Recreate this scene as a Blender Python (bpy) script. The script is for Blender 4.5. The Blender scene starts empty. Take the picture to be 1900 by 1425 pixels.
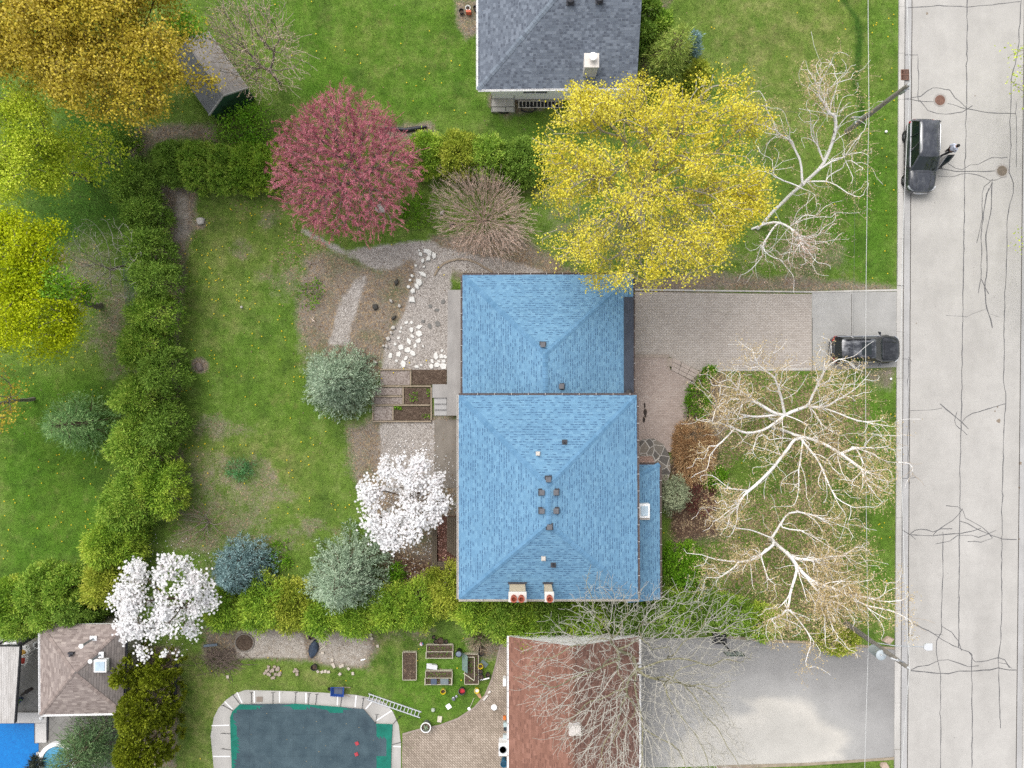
import bpy, math, random
import numpy as np
from mathutils import Vector, Matrix

R = random.Random(7)
rng = np.random.default_rng(11)
S = bpy.context.scene
COL = S.collection
rad = math.radians

# ------------------------------------------------------------------ camera, sky, sun, exposure
H = 48.7            # flying height of the camera in metres
PXM = 28.0          # photograph pixels per metre on the ground
cam_data = bpy.data.cameras.new("camera")
cam = bpy.data.objects.new("camera", cam_data)
COL.objects.link(cam)
cam.location = (0, 0, H)
cam.rotation_euler = (0, 0, 0)
cam_data.sensor_fit = 'HORIZONTAL'
cam_data.angle = 2 * math.atan(950.0 / (PXM * H))
cam_data.clip_end = 3000
S.camera = cam

SUN_EL, SUN_AZ = 58.0, 325.0      # degrees; azimuth clockwise from the top of the picture
world = bpy.data.worlds.new("World")
S.world = world
world.use_nodes = True
wn = world.node_tree
wn.nodes.clear()
_sky = wn.nodes.new('ShaderNodeTexSky')
_sky.sky_type = 'NISHITA'
_sky.sun_disc = False
_sky.sun_elevation = rad(SUN_EL)
_sky.sun_rotation = rad(SUN_AZ)
_sky.air_density = 1.0
_sky.dust_density = 3.0
_hs = wn.nodes.new('ShaderNodeHueSaturation')
_hs.inputs['Saturation'].default_value = 0.25      # overcast: a nearly white sky
_bg = wn.nodes.new('ShaderNodeBackground')
_bg.inputs['Strength'].default_value = 0.15
_wo = wn.nodes.new('ShaderNodeOutputWorld')
wn.links.new(_sky.outputs[0], _hs.inputs['Color'])
wn.links.new(_hs.outputs[0], _bg.inputs[0])
wn.links.new(_bg.outputs[0], _wo.inputs[0])

sun_data = bpy.data.lights.new("sun", 'SUN')
sun_data.energy = 1.0
sun_data.angle = rad(46)
sun_data.color = (1.0, 0.97, 0.92)
sun = bpy.data.objects.new("sun", sun_data)
COL.objects.link(sun)
_d = Vector((math.sin(rad(SUN_AZ)) * math.cos(rad(SUN_EL)), math.cos(rad(SUN_AZ)) * math.cos(rad(SUN_EL)), math.sin(rad(SUN_EL))))
sun.rotation_euler = _d.to_track_quat('Z', 'Y').to_euler()
sun.location = (0, 0, 80)

S.view_settings.view_transform = 'Standard'
S.view_settings.look = 'None'
S.view_settings.exposure = 0.84
S.view_settings.gamma = 1.0
S.render.engine = 'CYCLES'
S.cycles.max_bounces = 6
S.cycles.diffuse_bounces = 3
S.cycles.glossy_bounces = 2
S.cycles.transmission_bounces = 4
S.cycles.transparent_max_bounces = 4
S.cycles.use_denoising = False
S.cycles.use_adaptive_sampling = True
S.cycles.adaptive_threshold = 0.015

# ------------------------------------------------------------------ coordinates
def P(px, py, z=0.0):
    k = (H - z) / H / PXM
    return np.array(((px - 950.0) * k, (712.5 - py) * k, z))

def PL(pts, z=0.0):
    return [P(x, y, z) for x, y in pts]

def M(px, z=0.0):
    """length in metres of px photograph pixels at height z"""
    return px * (H - z) / H / PXM

# ------------------------------------------------------------------ custom properties and linking
def tag(o, label=None, cat=None, group=None, kind=None):
    if label: o['label'] = label
    if cat: o['category'] = cat
    if group: o['group'] = group
    if kind: o['kind'] = kind
    return o

def thing(name, label, cat, loc=(0, 0, 0), rz=0.0, group=None):
    o = bpy.data.objects.new(name, None)
    o.empty_display_size = 0.3
    COL.objects.link(o)
    o.location = tuple(loc)
    o.rotation_euler = (0, 0, rz)
    return tag(o, label, cat, group)

def link_mesh(name, me, mats, parent=None, world_coords=False):
    o = bpy.data.objects.new(name, me)
    COL.objects.link(o)
    for m in (mats if isinstance(mats, (list, tuple)) else [mats]):
        me.materials.append(m)
    if parent is not None:
        o.parent = parent
        if world_coords:
            o.matrix_parent_inverse = parent_matrix(parent).inverted()
    return o

def parent_matrix(o):
    m = Matrix.LocRotScale(o.location, o.rotation_euler, o.scale)
    if o.parent is not None:
        return parent_matrix(o.parent) @ o.matrix_parent_inverse @ m
    return m

def copy_tree(o, parent=None):
    c = o.copy()
    COL.objects.link(c)
    if parent is not None:
        c.parent = parent
    for ch in list(o.children):
        copy_tree(ch, c)
    return c

# ------------------------------------------------------------------ mesh builder for made things
class MB:
    def __init__(self):
        self.v = []; self.f = []; self.mi = []; self.uv = []; self.m = 0
    def face(self, pts, uv=None):
        b = len(self.v)
        self.v += [tuple(p) for p in pts]
        self.f.append(tuple(range(b, b + len(pts))))
        self.mi.append(self.m); self.uv.append(uv)
    def idx(self, verts, faces):
        b = len(self.v)
        self.v += [tuple(p) for p in verts]
        for f in faces:
            self.f.append(tuple(b + i for i in f)); self.mi.append(self.m); self.uv.append(None)
    def prism(self, poly, z0, z1):
        """poly: xy points counter-clockwise or not, extruded from z0 to z1"""
        a = sum(poly[i][0] * poly[(i + 1) % len(poly)][1] - poly[(i + 1) % len(poly)][0] * poly[i][1] for i in range(len(poly)))
        if a < 0: poly = list(reversed(poly))
        n = len(poly)
        vs = [(p[0], p[1], z0) for p in poly] + [(p[0], p[1], z1) for p in poly]
        fs = [tuple(reversed(range(n))), tuple(range(n, 2 * n))] + [(i, (i + 1) % n, n + (i + 1) % n, n + i) for i in range(n)]
        self.idx(vs, fs)
    def box(self, c, s, rz=0.0, rot=None):
        x, y, z = s[0] / 2, s[1] / 2, s[2] / 2
        vs = [Vector((i, j, k)) for k in (-z, z) for j in (-y, y) for i in (-x, x)]
        mt = rot if rot is not None else Matrix.Rotation(rz, 3, 'Z')
        c = Vector(tuple(c))
        vs = [mt @ v + c for v in vs]
        self.idx(vs, [(0, 2, 3, 1), (4, 5, 7, 6), (0, 1, 5, 4), (2, 6, 7, 3), (0, 4, 6, 2), (1, 3, 7, 5)])
    def bar(self, a, b, w, h):
        """a box from a to b, w wide and h high"""
        a = Vector(tuple(a)); b = Vector(tuple(b)); d = b - a
        L = d.length
        q = d.to_track_quat('X', 'Z').to_matrix()
        self.box((a + b) / 2, (L, w, h), rot=q)
    def tube(self, pts, r, n=8, caps=True):
        pts = [Vector(tuple(p)) for p in pts]
        if not isinstance(r, (list, tuple)): r = [r] * len(pts)
        vs = []; up = None
        for i, p in enumerate(pts):
            t = (pts[min(i + 1, len(pts) - 1)] - pts[max(i - 1, 0)]).normalized()
            if up is None: up = t.orthogonal()
            up = (up - t * up.dot(t)).normalized()
            s = t.cross(up)
            for k in range(n):
                a = 2 * math.pi * k / n
                vs.append(p + (up * math.cos(a) + s * math.sin(a)) * r[i])
        fs = []
        for i in range(len(pts) - 1):
            for k in range(n):
                fs.append((i * n + k, i * n + (k + 1) % n, (i + 1) * n + (k + 1) % n, (i + 1) * n + k))
        if caps:
            fs.append(tuple(reversed(range(n)))); fs.append(tuple(range((len(pts) - 1) * n, len(pts) * n)))
        self.idx(vs, fs)
    def lathe(self, prof, c=(0, 0, 0), n=20, caps=True):
        """prof: (radius, height) pairs from bottom to top"""
        vs = []; fs = []
        for r, z in prof:
            for k in range(n):
                a = 2 * math.pi * k / n
                vs.append((c[0] + r * math.cos(a), c[1] + r * math.sin(a), c[2] + z))
        for i in range(len(prof) - 1):
            for k in range(n):
                fs.append((i * n + k, i * n + (k + 1) % n, (i + 1) * n + (k + 1) % n, (i + 1) * n + k))
        if caps: fs.append(tuple(reversed(range(n)))); fs.append(tuple(range((len(prof) - 1) * n, len(prof) * n)))
        self.idx(vs, fs)
    def loft(self, secs, caps=True):
        n = len(secs[0]); vs = [p for s in secs for p in s]; fs = []
        for i in range(len(secs) - 1):
            for k in range(n):
                fs.append((i * n + k, i * n + (k + 1) % n, (i + 1) * n + (k + 1) % n, (i + 1) * n + k))
        if caps:
            fs.append(tuple(reversed(range(n)))); fs.append(tuple(range((len(secs) - 1) * n, len(secs) * n)))
        self.idx(vs, fs)
    def strip(self, pts, w, z):
        """a flat ribbon w wide along xy points"""
        pts = [Vector((p[0], p[1])) for p in pts]
        ls = []; rs = []
        for i, p in enumerate(pts):
            t = (pts[min(i + 1, len(pts) - 1)] - pts[max(i - 1, 0)])
            if t.length < 1e-6: t = Vector((1, 0))
            t.normalize(); s = Vector((-t.y, t.x))
            ww = w[i] if isinstance(w, (list, tuple)) else w
            ls.append(p + s * ww / 2); rs.append(p - s * ww / 2)
        n = len(pts)
        self.idx([(p.x, p.y, z) for p in ls] + [(p.x, p.y, z) for p in rs], [(n + i, n + i + 1, i + 1, i) for i in range(n - 1)])
    def mesh(self, name, smooth=None):
        me = bpy.data.meshes.new(name)
        me.from_pydata(self.v, [], self.f)
        if any(self.mi): me.polygons.foreach_set('material_index', self.mi)
        if any(u is not None for u in self.uv):
            lay = me.uv_layers.new(name='UVMap')
            li = 0
            for f, u in zip(self.f, self.uv):
                for k in range(len(f)):
                    lay.data[li].uv = u[k] if u is not None else (0, 0)
                    li += 1
        if smooth is not None:
            me.polygons.foreach_set('use_smooth', [True] * len(me.polygons))
            me.set_sharp_from_angle(angle=rad(smooth))
        me.update()
        return me
    def build(self, name, mats, parent=None, smooth=None, bevel=0.0):
        o = link_mesh(name, self.mesh(name, smooth), mats, parent)
        if bevel:
            b = o.modifiers.new('bevel', 'BEVEL'); b.width = bevel; b.segments = 2; b.limit_method = 'ANGLE'
        return o

def np_mesh(name, verts, quads, mats, parent=None, smooth=False, midx=None):
    me = bpy.data.meshes.new(name)
    nv, nf = len(verts), len(quads); k = quads.shape[1]
    me.vertices.add(nv); me.loops.add(nf * k); me.polygons.add(nf)
    me.vertices.foreach_set('co', np.ascontiguousarray(verts, dtype=np.float32).ravel())
    me.loops.foreach_set('vertex_index', np.ascontiguousarray(quads, dtype=np.int32).ravel())
    me.polygons.foreach_set('loop_start', np.arange(0, nf * k, k, dtype=np.int32))
    me.polygons.foreach_set('loop_total', np.full(nf, k, dtype=np.int32))
    if midx is not None: me.polygons.foreach_set('material_index', midx.astype(np.int32))
    if smooth: me.polygons.foreach_set('use_smooth', np.ones(nf, dtype=bool))
    me.update(calc_edges=True)
    return link_mesh(name, me, mats, parent)

# ------------------------------------------------------------------ materials
def lin(r, g, b):
    f = lambda c: (c / 255 / 12.92) if c / 255 <= 0.04045 else ((c / 255 + 0.055) / 1.055) ** 2.4
    return (f(r), f(g), f(b))
EXPO = 1.45     # how much brighter than its base colour a level surface shows in this light
def A(r, g, b, k=1.0):
    """base colour of a thing that the photograph shows with this sRGB colour"""
    return tuple(min(0.9, c * k / EXPO) for c in lin(r, g, b)) + (1.0,)

class G:
    def __init__(self, name):
        self.m = bpy.data.materials.new(name)
        self.m.use_nodes = True
        self.nt = self.m.node_tree
        self.bsdf = self.nt.nodes['Principled BSDF']
        self.out = self.nt.nodes['Material Output']
        self.bsdf.inputs['Roughness'].default_value = 0.75
        self.bsdf.inputs['Specular IOR Level'].default_value = 0.3
    def new(self, t): return self.nt.nodes.new(t)
    def put(self, sock, v):
        if isinstance(v, bpy.types.NodeSocket): self.nt.links.new(v, sock)
        elif isinstance(v, tuple) and len(v) == 3 and sock.type == 'RGBA': sock.default_value = v + (1,)
        else: sock.default_value = v
    def obj(self): return self.new('ShaderNodeTexCoord').outputs['Object']
    def pos(self): return self.new('ShaderNodeNewGeometry').outputs['Position']
    def island(self): return self.new('ShaderNodeNewGeometry').outputs['Random Per Island']
    def uv(self): return self.new('ShaderNodeTexCoord').outputs['UV']
    def noise(self, vec, scale, detail=4, rough=0.6, dist=0.0):
        n = self.new('ShaderNodeTexNoise'); self.put(n.inputs['Vector'], vec)
        n.inputs['Scale'].default_value = scale; n.inputs['Detail'].default_value = detail
        n.inputs['Roughness'].default_value = rough; n.inputs['Distortion'].default_value = dist
        return n.outputs['Fac']
    def voronoi(self, vec, scale, out='Color', feature='F1', rand=1.0):
        n = self.new('ShaderNodeTexVoronoi'); n.feature = feature; self.put(n.inputs['Vector'], vec)
        n.inputs['Scale'].default_value = scale; n.inputs['Randomness'].default_value = rand
        return n.outputs[out]
    def ramp(self, fac, stops, interp='LINEAR'):
        n = self.new('ShaderNodeValToRGB'); n.color_ramp.interpolation = interp
        e = n.color_ramp.elements
        while len(e) < len(stops): e.new(0.5)
        for el, (p, c) in zip(e, stops):
            el.position = p; el.color = c if isinstance(c, tuple) and len(c) == 4 else ((c, c, c, 1) if not isinstance(c, tuple) else c + (1,))
        self.put(n.inputs[0], fac)
        return n.outputs[0]
    def mix(self, fac, a, b, blend='MIX'):
        n = self.new('ShaderNodeMix'); n.data_type = 'RGBA'; n.blend_type = blend
        self.put(n.inputs[0], fac); self.put(n.inputs[6], a); self.put(n.inputs[7], b)
        return n.outputs[2]
    def math(self, op, a, b=0.0, clamp=False):
        n = self.new('ShaderNodeMath'); n.operation = op; n.use_clamp = clamp
        self.put(n.inputs[0], a); self.put(n.inputs[1], b)
        return n.outputs[0]
    def mapr(self, v, a, b, c=0.0, d=1.0):
        n = self.new('ShaderNodeMapRange'); self.put(n.inputs[0], v)
        for i, x in enumerate((a, b, c, d)): n.inputs[i + 1].default_value = x
        return n.outputs[0]
    def sep(self, v):
        n = self.new('ShaderNodeSeparateXYZ'); self.put(n.inputs[0], v); return n.outputs
    def comb(self, x, y, z=0.0):
        n = self.new('ShaderNodeCombineXYZ')
        for i, q in enumerate((x, y, z)): self.put(n.inputs[i], q)
        return n.outputs[0]
    def white(self, vec):
        n = self.new('ShaderNodeTexWhiteNoise'); self.put(n.inputs[0], vec); return n.outputs['Value']
    def attr(self, name):
        n = self.new('ShaderNodeAttribute'); n.attribute_name = name; return n.outputs['Color']
    def scalev(self, vec, x, y, z):
        n = self.new('ShaderNodeVectorMath'); n.operation = 'MULTIPLY'; self.put(n.inputs[0], vec); n.inputs[1].default_value = (x, y, z)
        return n.outputs[0]
    def rot(self, vec, a):
        n = self.new('ShaderNodeVectorRotate'); n.rotation_type = 'Z_AXIS'; self.put(n.inputs['Vector'], vec); n.inputs['Angle'].default_value = a
        return n.outputs[0]
    def bump(self, h, strength=0.4, dist=0.02):
        n = self.new('ShaderNodeBump'); n.inputs['Strength'].default_value = strength; n.inputs['Distance'].default_value = dist
        self.put(n.inputs['Height'], h); self.put(self.bsdf.inputs['Normal'], n.outputs[0])
    def col(self, c): self.put(self.bsdf.inputs['Base Color'], c); return self
    def set(self, **k):
        names = dict(rough='Roughness', metal='Metallic', spec='Specular IOR Level', coat='Coat Weight', ior='IOR', trans='Transmission Weight')
        for a, b in k.items(): self.put(self.bsdf.inputs[names[a]], b)
        return self

_basic = {}
def basic(name, c, rough=0.7, var=0.18, scale=6.0, metal=0.0, spec=0.3, bump=0.0):
    """a surface of one colour with mottling and a little dirt"""
    if name in _basic: return _basic[name]
    g = G(name)
    n = g.noise(g.obj(), scale, 5, 0.65)
    d = tuple(x * (1 - var) for x in c[:3]) + (1,)
    l = tuple(min(0.95, x * (1 + var)) for x in c[:3]) + (1,)
    g.col(g.ramp(n, [(0.3, d), (0.7, l)])).set(rough=rough, metal=metal, spec=spec)
    if bump: g.bump(g.noise(g.obj(), scale * 6, 4), bump, 0.02)
    _basic[name] = g.m
    return g.m

def leaf_mat(name, cols, clump=0.8, transl=0.25, jitter=0.5, rough=0.6, k=1.5):
    """leaves: every leaf its own tone, with drifts of tone through the crown"""
    cols = [tuple(min(0.85, x * k) for x in c[:3]) + (1,) for c in cols]
    g = G(name)
    r = g.island(); n = g.noise(g.obj(), clump, 3, 0.6)
    f = g.math('ADD', g.math('MULTIPLY', r, jitter), g.math('MULTIPLY', g.mapr(n, 0.3, 0.7), 1 - jitter))
    m = len(cols)
    c = g.ramp(f, [(0.06 + 0.88 * i / max(1, m - 1), x) for i, x in enumerate(cols)])
    g.col(c).set(rough=rough, spec=0.2)
    if transl:
        t = g.new('ShaderNodeBsdfTranslucent'); g.put(t.inputs[0], c)
        mx = g.new('ShaderNodeMixShader'); mx.inputs[0].default_value = transl
        g.nt.links.new(g.bsdf.outputs[0], mx.inputs[1]); g.nt.links.new(t.outputs[0], mx.inputs[2])
        g.nt.links.new(mx.outputs[0], g.out.inputs[0])
    return g.m
# ------------------------------------------------------------------ the ground: one sheet to the horizon
def smooth_noise(n0, seed, shape, octaves=4, gain=0.55):
    r = np.random.default_rng(seed)
    out = np.zeros(shape); amp = 1.0; tot = 0
    for o in range(octaves):
        k = n0 * 2 ** o
        g = r.random((k + 2, k + 2))
        yy = np.linspace(0, k, shape[0], endpoint=False); xx = np.linspace(0, k, shape[1], endpoint=False)
        y0 = yy.astype(int); x0 = xx.astype(int); fy = yy - y0; fx = xx - x0
        fy = fy * fy * (3 - 2 * fy); fx = fx * fx * (3 - 2 * fx)
        a = g[y0][:, x0]; b = g[y0][:, x0 + 1]; c = g[y0 + 1][:, x0]; d = g[y0 + 1][:, x0 + 1]
        top = a * (1 - fx) + b * fx; bot = c * (1 - fx) + d * fx
        out += amp * (top * (1 - fy)[:, None] + bot * fy[:, None]); tot += amp; amp *= gain
    return out / tot

STEP = 0.16
gx = np.arange(-38, 38 + STEP, STEP); gy = np.arange(-29, 29 + STEP, STEP)
NX, NY = len(gx), len(gy)
GX, GY = np.meshgrid(gx, gy)
PX = GX * PXM + 950; PY = 712.5 - GY * PXM
n1 = smooth_noise(14, 1, (NY, NX), 5); n2 = smooth_noise(40, 2, (NY, NX), 4); n3 = smooth_noise(6, 3, (NY, NX), 4)

def poly_sd(poly):
    """signed distance in photograph pixels, positive inside"""
    p = np.array(poly, float); n = len(p)
    d = np.full(PX.shape, 1e9); ins = np.zeros(PX.shape, bool)
    for i in range(n):
        a = p[i]; b = p[(i + 1) % n]
        e = b - a; w0 = PX - a[0]; w1 = PY - a[1]
        t = np.clip((w0 * e[0] + w1 * e[1]) / (e @ e + 1e-9), 0, 1)
        d = np.minimum(d, np.hypot(w0 - t * e[0], w1 - t * e[1]))
        c = ((a[1] > PY) != (b[1] > PY)) & (PX < (b[0] - a[0]) * (PY - a[1]) / (b[1] - a[1] + 1e-12) + a[0])
        ins ^= c
    return np.where(ins, d, -d)

def zone(poly, feather=14, amp=30, val=1.0, n=None):
    sd = poly_sd(poly) + ((n1 if n is None else n) - 0.5) * 2 * amp
    feather = feather * 1.6 + 5
    t = np.clip((sd + feather) / (2 * feather), 0, 1)
    return val * t * t * (3 - 2 * t)

def blob(x, y, rx, ry=None, feather=0.5, amp=0.5, val=1.0):
    ry = ry or rx
    d = 1 - np.hypot((PX - x) / rx, (PY - y) / ry) + (n2 - 0.5) * 2 * amp
    t = np.clip((d + feather * 0.3) / feather, 0, 1)
    return val * t * t * (3 - 2 * t)

Z = {k: np.zeros(PX.shape) for k in ('dirt', 'gravel', 'litter', 'dry', 'lush', 'mulch', 'ivy', 'sand')}
def add(k, m): Z[k] = np.maximum(Z[k], m)
# planting beds and bare earth
add('dirt', zone([(555, 470), (620, 460), (700, 505), (745, 470), (800, 470), (775, 560), (735, 650), (700, 700), (640, 700), (570, 650), (552, 560)], 14, 16))
add('dirt', zone([(300, 345), (372, 350), (360, 400), (340, 470), (332, 600), (338, 700), (338, 840), (345, 960), (270, 970), (250, 700), (270, 500), (290, 420)], 10, 18))
add('dirt', zone([(340, 800), (420, 840), (480, 870), (500, 960), (530, 1010), (520, 1070), (400, 1070), (300, 1010), (330, 900)], 18, 60, 0.5))
add('dirt', zone([(690, 770), (860, 770), (860, 1130), (730, 1130), (700, 1010), (640, 860), (640, 790)], 14, 20))
add('dirt', zone([(800, 440), (950, 420), (1060, 500), (1180, 520), (1400, 500), (1480, 516), (1660, 526), (1660, 545), (1178, 545), (860, 520), (800, 480)], 10, 14))
add('dirt', zone([(1000, 350), (1300, 400), (1420, 470), (1300, 530), (1060, 500), (990, 430)], 30, 40, 0.5))
add('dirt', zone([(1420, 430), (1560, 440), (1590, 500), (1480, 520), (1390, 520)], 20, 40, 0.5))
add('dirt', zone([(1275, 690), (1345, 700), (1350, 780), (1330, 860), (1340, 1000), (1250, 1020), (1225, 900), (1240, 850), (1270, 780)], 10, 14))
add('dirt', zone([(380, 1165), (560, 1165), (690, 1160), (700, 1210), (680, 1238), (560, 1230), (380, 1222)], 8, 8))
add('dirt', zone([(150, 540), (245, 520), (250, 690), (215, 700), (165, 640)], 16, 40, .62))
add('dirt', zone([(60, 500), (160, 430), (230, 440), (240, 560), (150, 600)], 20, 50, 0.55))
add('dirt', zone([(245, 235), (400, 230), (400, 262), (300, 262), (240, 300)], 8, 8))
add('dirt', zone([(560, 600), (660, 690), (660, 780), (560, 720)], 20, 20, .7))
add('dirt', zone([(700, 235), (800, 225), (815, 250), (700, 262)], 6, 6))
add('dirt', zone([(905, 170), (1000, 185), (1010, 205), (940, 212), (905, 195)], 6, 8))
add('dirt', zone([(845, 0), (890, 0), (890, 60), (865, 75), (848, 50)], 5, 6))
add('dirt', zone([(1185, 0), (1245, 0), (1215, 130), (1185, 180)], 8, 8))
add('dirt', zone([(1600, 690), (1658, 680), (1650, 720), (1610, 710)], 10, 10))
add('dirt', zone([(220, 1200), (335, 1200), (328, 1425), (215, 1425)], 4, 4))
add('dirt', zone([(690, 1140), (800, 1150), (830, 1200), (790, 1200), (700, 1180)], 10, 20, .5))
add('dirt', zone([(860, 1185), (942, 1185), (942, 1210), (905, 1230), (870, 1215)], 8, 8))
for x, y, a, b in ((370, 678, 14, 12), (445, 462, 20, 18), (500, 405, 22, 16), (372, 415, 10, 9), (530, 515, 40, 40), (500, 900, 50, 40), (680, 800, 40, 30), (560, 985, 50, 30), (390, 800, 60, 30)):
    add('dirt', blob(x, y, a * 1.3, b * 1.3, val=0.9 if a < 16 else .5, amp=.9, feather=.9))
add('mulch', zone([(730, 1020), (860, 1050), (860, 1130), (740, 1120)], 8, 10))
add('mulch', zone([(1225, 850), (1340, 850), (1345, 1000), (1230, 1010)], 10, 14, .9))
add('mulch', zone([(1262, 690), (1335, 700), (1320, 770), (1262, 770)], 10, 12, .7))
add('gravel', zone([(565, 430), (600, 440), (640, 462), (690, 470), (745, 452), (800, 452), (860, 470), (930, 480), (1060, 520), (1060, 545), (930, 520), (855, 500), (800, 480), (760, 475), (735, 492), (695, 500), (650, 480), (590, 452)], 7, 12))
add('gravel', zone([(640, 462), (748, 452), (735, 492), (700, 502), (672, 492)], 7, 8))
add('gravel', zone([(665, 512), (683, 508), (668, 550), (648, 600), (645, 640), (610, 640), (625, 590), (638, 555)], 6, 9))
add('gravel', zone([(775, 470), (840, 475), (832, 545), (832, 690), (708, 690), (715, 640), (760, 560), (772, 510)], 5, 6))
add('gravel', zone([(705, 784), (805, 784), (806, 905), (745, 930), (705, 870)], 6, 8))
add('sand', zone([(440, 1172), (500, 1168), (560, 1178), (568, 1220), (440, 1222)], 4, 5))
add('sand', zone([(575, 1180), (670, 1165), (690, 1200), (670, 1235), (590, 1230)], 8, 12, .55))
add('sand', zone([(325, 350), (350, 365), (350, 440), (325, 450)], 8, 10, .5))
# fallen leaves and catkins
add('litter', Z['dirt'] * 0.6)
add('litter', zone([(1290, 690), (1500, 680), (1560, 690), (1640, 740), (1610, 1010), (1640, 1160), (1560, 1200), (1420, 1160), (1300, 1060), (1320, 900)], 30, 70, 0.85))
for x, y, a, b in ((1420, 870, 45, 50), (1560, 930, 30, 50), (1640, 745, 25, 60), (1380, 880, 30, 25), (1640, 960, 25, 80)):
    Z['litter'] *= 1 - blob(x, y, a * 1.2, b * 1.2, val=0.85, feather=.7)
add('litter', zone([(545, 400), (650, 450), (560, 560), (500, 480)], 25, 30, .55))
add('litter', zone([(380, 355), (545, 350), (580, 440), (430, 420)], 25, 30, .3))
# grass: dry, lush
add('dry', zone([(1290, 0), (1600, 0), (1600, 130), (1560, 230), (1400, 200), (1290, 100)], 40, 90, .55))
add('dry', zone([(340, 380), (480, 370), (520, 470), (400, 640), (350, 640)], 40, 80, .4))
add('dry', zone([(330, 780), (600, 830), (560, 960), (360, 900)], 30, 70, .55))
add('dry', zone([(330, 1215), (560, 1230), (720, 1280), (450, 1285), (390, 1350), (390, 1425), (328, 1425)], 20, 40, .6))
add('dry', zone([(640, 1150), (800, 1170), (740, 1240), (660, 1240)], 20, 30, .5))
add('dry', zone([(560, 30), (860, 40), (880, 180), (700, 200), (600, 120)], 40, 90, .3))
add('lush', zone([(430, 0), (880, 0), (900, 200), (780, 230), (560, 190), (540, 60)], 20, 50, .9))
add('lush', zone([(0, 700), (190, 720), (200, 1050), (0, 1080)], 20, 50, .8))
add('lush', zone([(1500, 380), (1665, 250), (1662, 530), (1560, 520)], 20, 40, .8))
add('lush', zone([(1580, 0), (1668, 0), (1665, 300), (1600, 300)], 20, 40, .5))
add('lush', zone([(720, 1180), (900, 1190), (900, 1330), (760, 1345), (700, 1290), (600, 1250)], 14, 30, .7))
add('lush', zone([(1590, 700), (1660, 720), (1660, 1100), (1600, 1100)], 14, 40, .7))
add('lush', zone([(350, 600), (560, 560), (640, 800), (560, 860), (360, 780)], 40, 90, .35))
add('lush', zone([(910, 205), (1000, 200), (1005, 250), (920, 250)], 10, 14, .6))
# the darker green streak down the far front lawn (a filled trench of taller grass)
def streak(pts, w, val):
    d = np.full(PX.shape, 1e9)
    for a, b in zip(pts, pts[1:]):
        a = np.array(a, float); b = np.array(b, float); e = b - a
        t = np.clip(((PX - a[0]) * e[0] + (PY - a[1]) * e[1]) / (e @ e), 0, 1)
        d = np.minimum(d, np.hypot(PX - a[0] - t * e[0], PY - a[1] - t * e[1]))
    t = np.clip(1.3 - d / w + (n2 - .5) * .8, 0, 1)
    return val * t * t * (3 - 2 * t)
add('ivy', streak([(1565, 0), (1590, 35), (1596, 70), (1590, 130), (1585, 150), (1597, 190), (1600, 230)], 7, .8))
add('ivy', zone([(60, 300), (250, 300), (240, 420), (120, 470), (60, 430)], 20, 40, .7))
add('ivy', zone([(120, 160), (250, 230), (250, 310), (100, 300)], 20, 30, .8))
add('ivy', zone([(550, 540), (600, 500), (610, 560), (570, 600)], 14, 20, .3))
add('ivy', zone([(430, 850), (480, 850), (480, 880), (430, 885)], 10, 14, .6))
for k in Z: Z[k] = np.clip(Z[k], 0, 1)

ext = [60, 130, 320, 900]
ax = np.concatenate([-np.array(ext[::-1], float), gx, np.array(ext, float)])
ay = np.concatenate([-np.array(ext[::-1], float), gy, np.array(ext, float)])
AX, AY = np.meshgrid(ax, ay)
def pad(a): return np.pad(a, 4, mode='constant')
verts = np.stack([AX.ravel(), AY.ravel(), np.zeros(AX.size)], 1)
nx = len(ax); ny = len(ay)
ii, jj = np.meshgrid(np.arange(nx - 1), np.arange(ny - 1))
b0 = (jj * nx + ii).ravel()
quads = np.stack([b0, b0 + 1, b0 + nx + 1, b0 + nx], 1)

g = G('lawn')
zA = g.new('ShaderNodeAttribute'); zA.attribute_name = 'zoneA'
zB = g.new('ShaderNodeAttribute'); zB.attribute_name = 'zoneB'
sA = g.new('ShaderNodeSeparateColor'); g.nt.links.new(zA.outputs['Color'], sA.inputs[0])
sB = g.new('ShaderNodeSeparateColor'); g.nt.links.new(zB.outputs['Color'], sB.inputs[0])
dirt, gravel, litter = sA.outputs[0], sA.outputs[1], sA.outputs[2]
dry, lush, mulch = sB.outputs[0], sB.outputs[1], sB.outputs[2]
ivy, sand = zA.outputs['Alpha'], zB.outputs['Alpha']
p = g.pos()
nb = g.noise(p, 0.16, 5, 0.65); nm = g.noise(p, 0.9, 5, 0.7); nf = g.noise(p, 9.0, 4, 0.75); nff = g.noise(p, 30.0, 3, 0.7)
gr = g.ramp(nm, [(0.25, A(80, 112, 40, 1.18)), (0.5, A(106, 134, 56, 1.18)), (0.75, A(136, 152, 86, 1.18))])
gl = g.ramp(nm, [(0.25, A(56, 106, 20)), (0.5, A(80, 134, 30)), (0.75, A(106, 150, 50))])
c = g.mix(g.math('MULTIPLY', lush, g.mapr(nb, 0.3, 0.55, 0.6, 1.0)), gr, gl)
c = g.mix(g.math('MULTIPLY', g.mapr(nb, 0.35, 0.7), 0.45), c, A(120, 140, 58))
c = g.mix(g.math('MULTIPLY', g.mapr(g.noise(p, .42, 6, .7), .50, .64), .5), c, A(70, 94, 42))
c = g.mix(g.math('MULTIPLY', g.mapr(g.noise(g.scalev(p, 1, .8, 1), .75, 6, .75), .55, .68), .45), c, A(146, 146, 88))
dryc = g.ramp(nm, [(0.3, A(128, 138, 70)), (0.7, A(170, 160, 108))])
c = g.mix(g.math('MULTIPLY', dry, g.mapr(nm, 0.35, 0.65, 0.15, 1.0)), c, dryc)
c = g.mix(ivy, c, g.ramp(nf, [(0.3, A(34, 70, 22)), (0.7, A(62, 110, 36))]))
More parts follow.
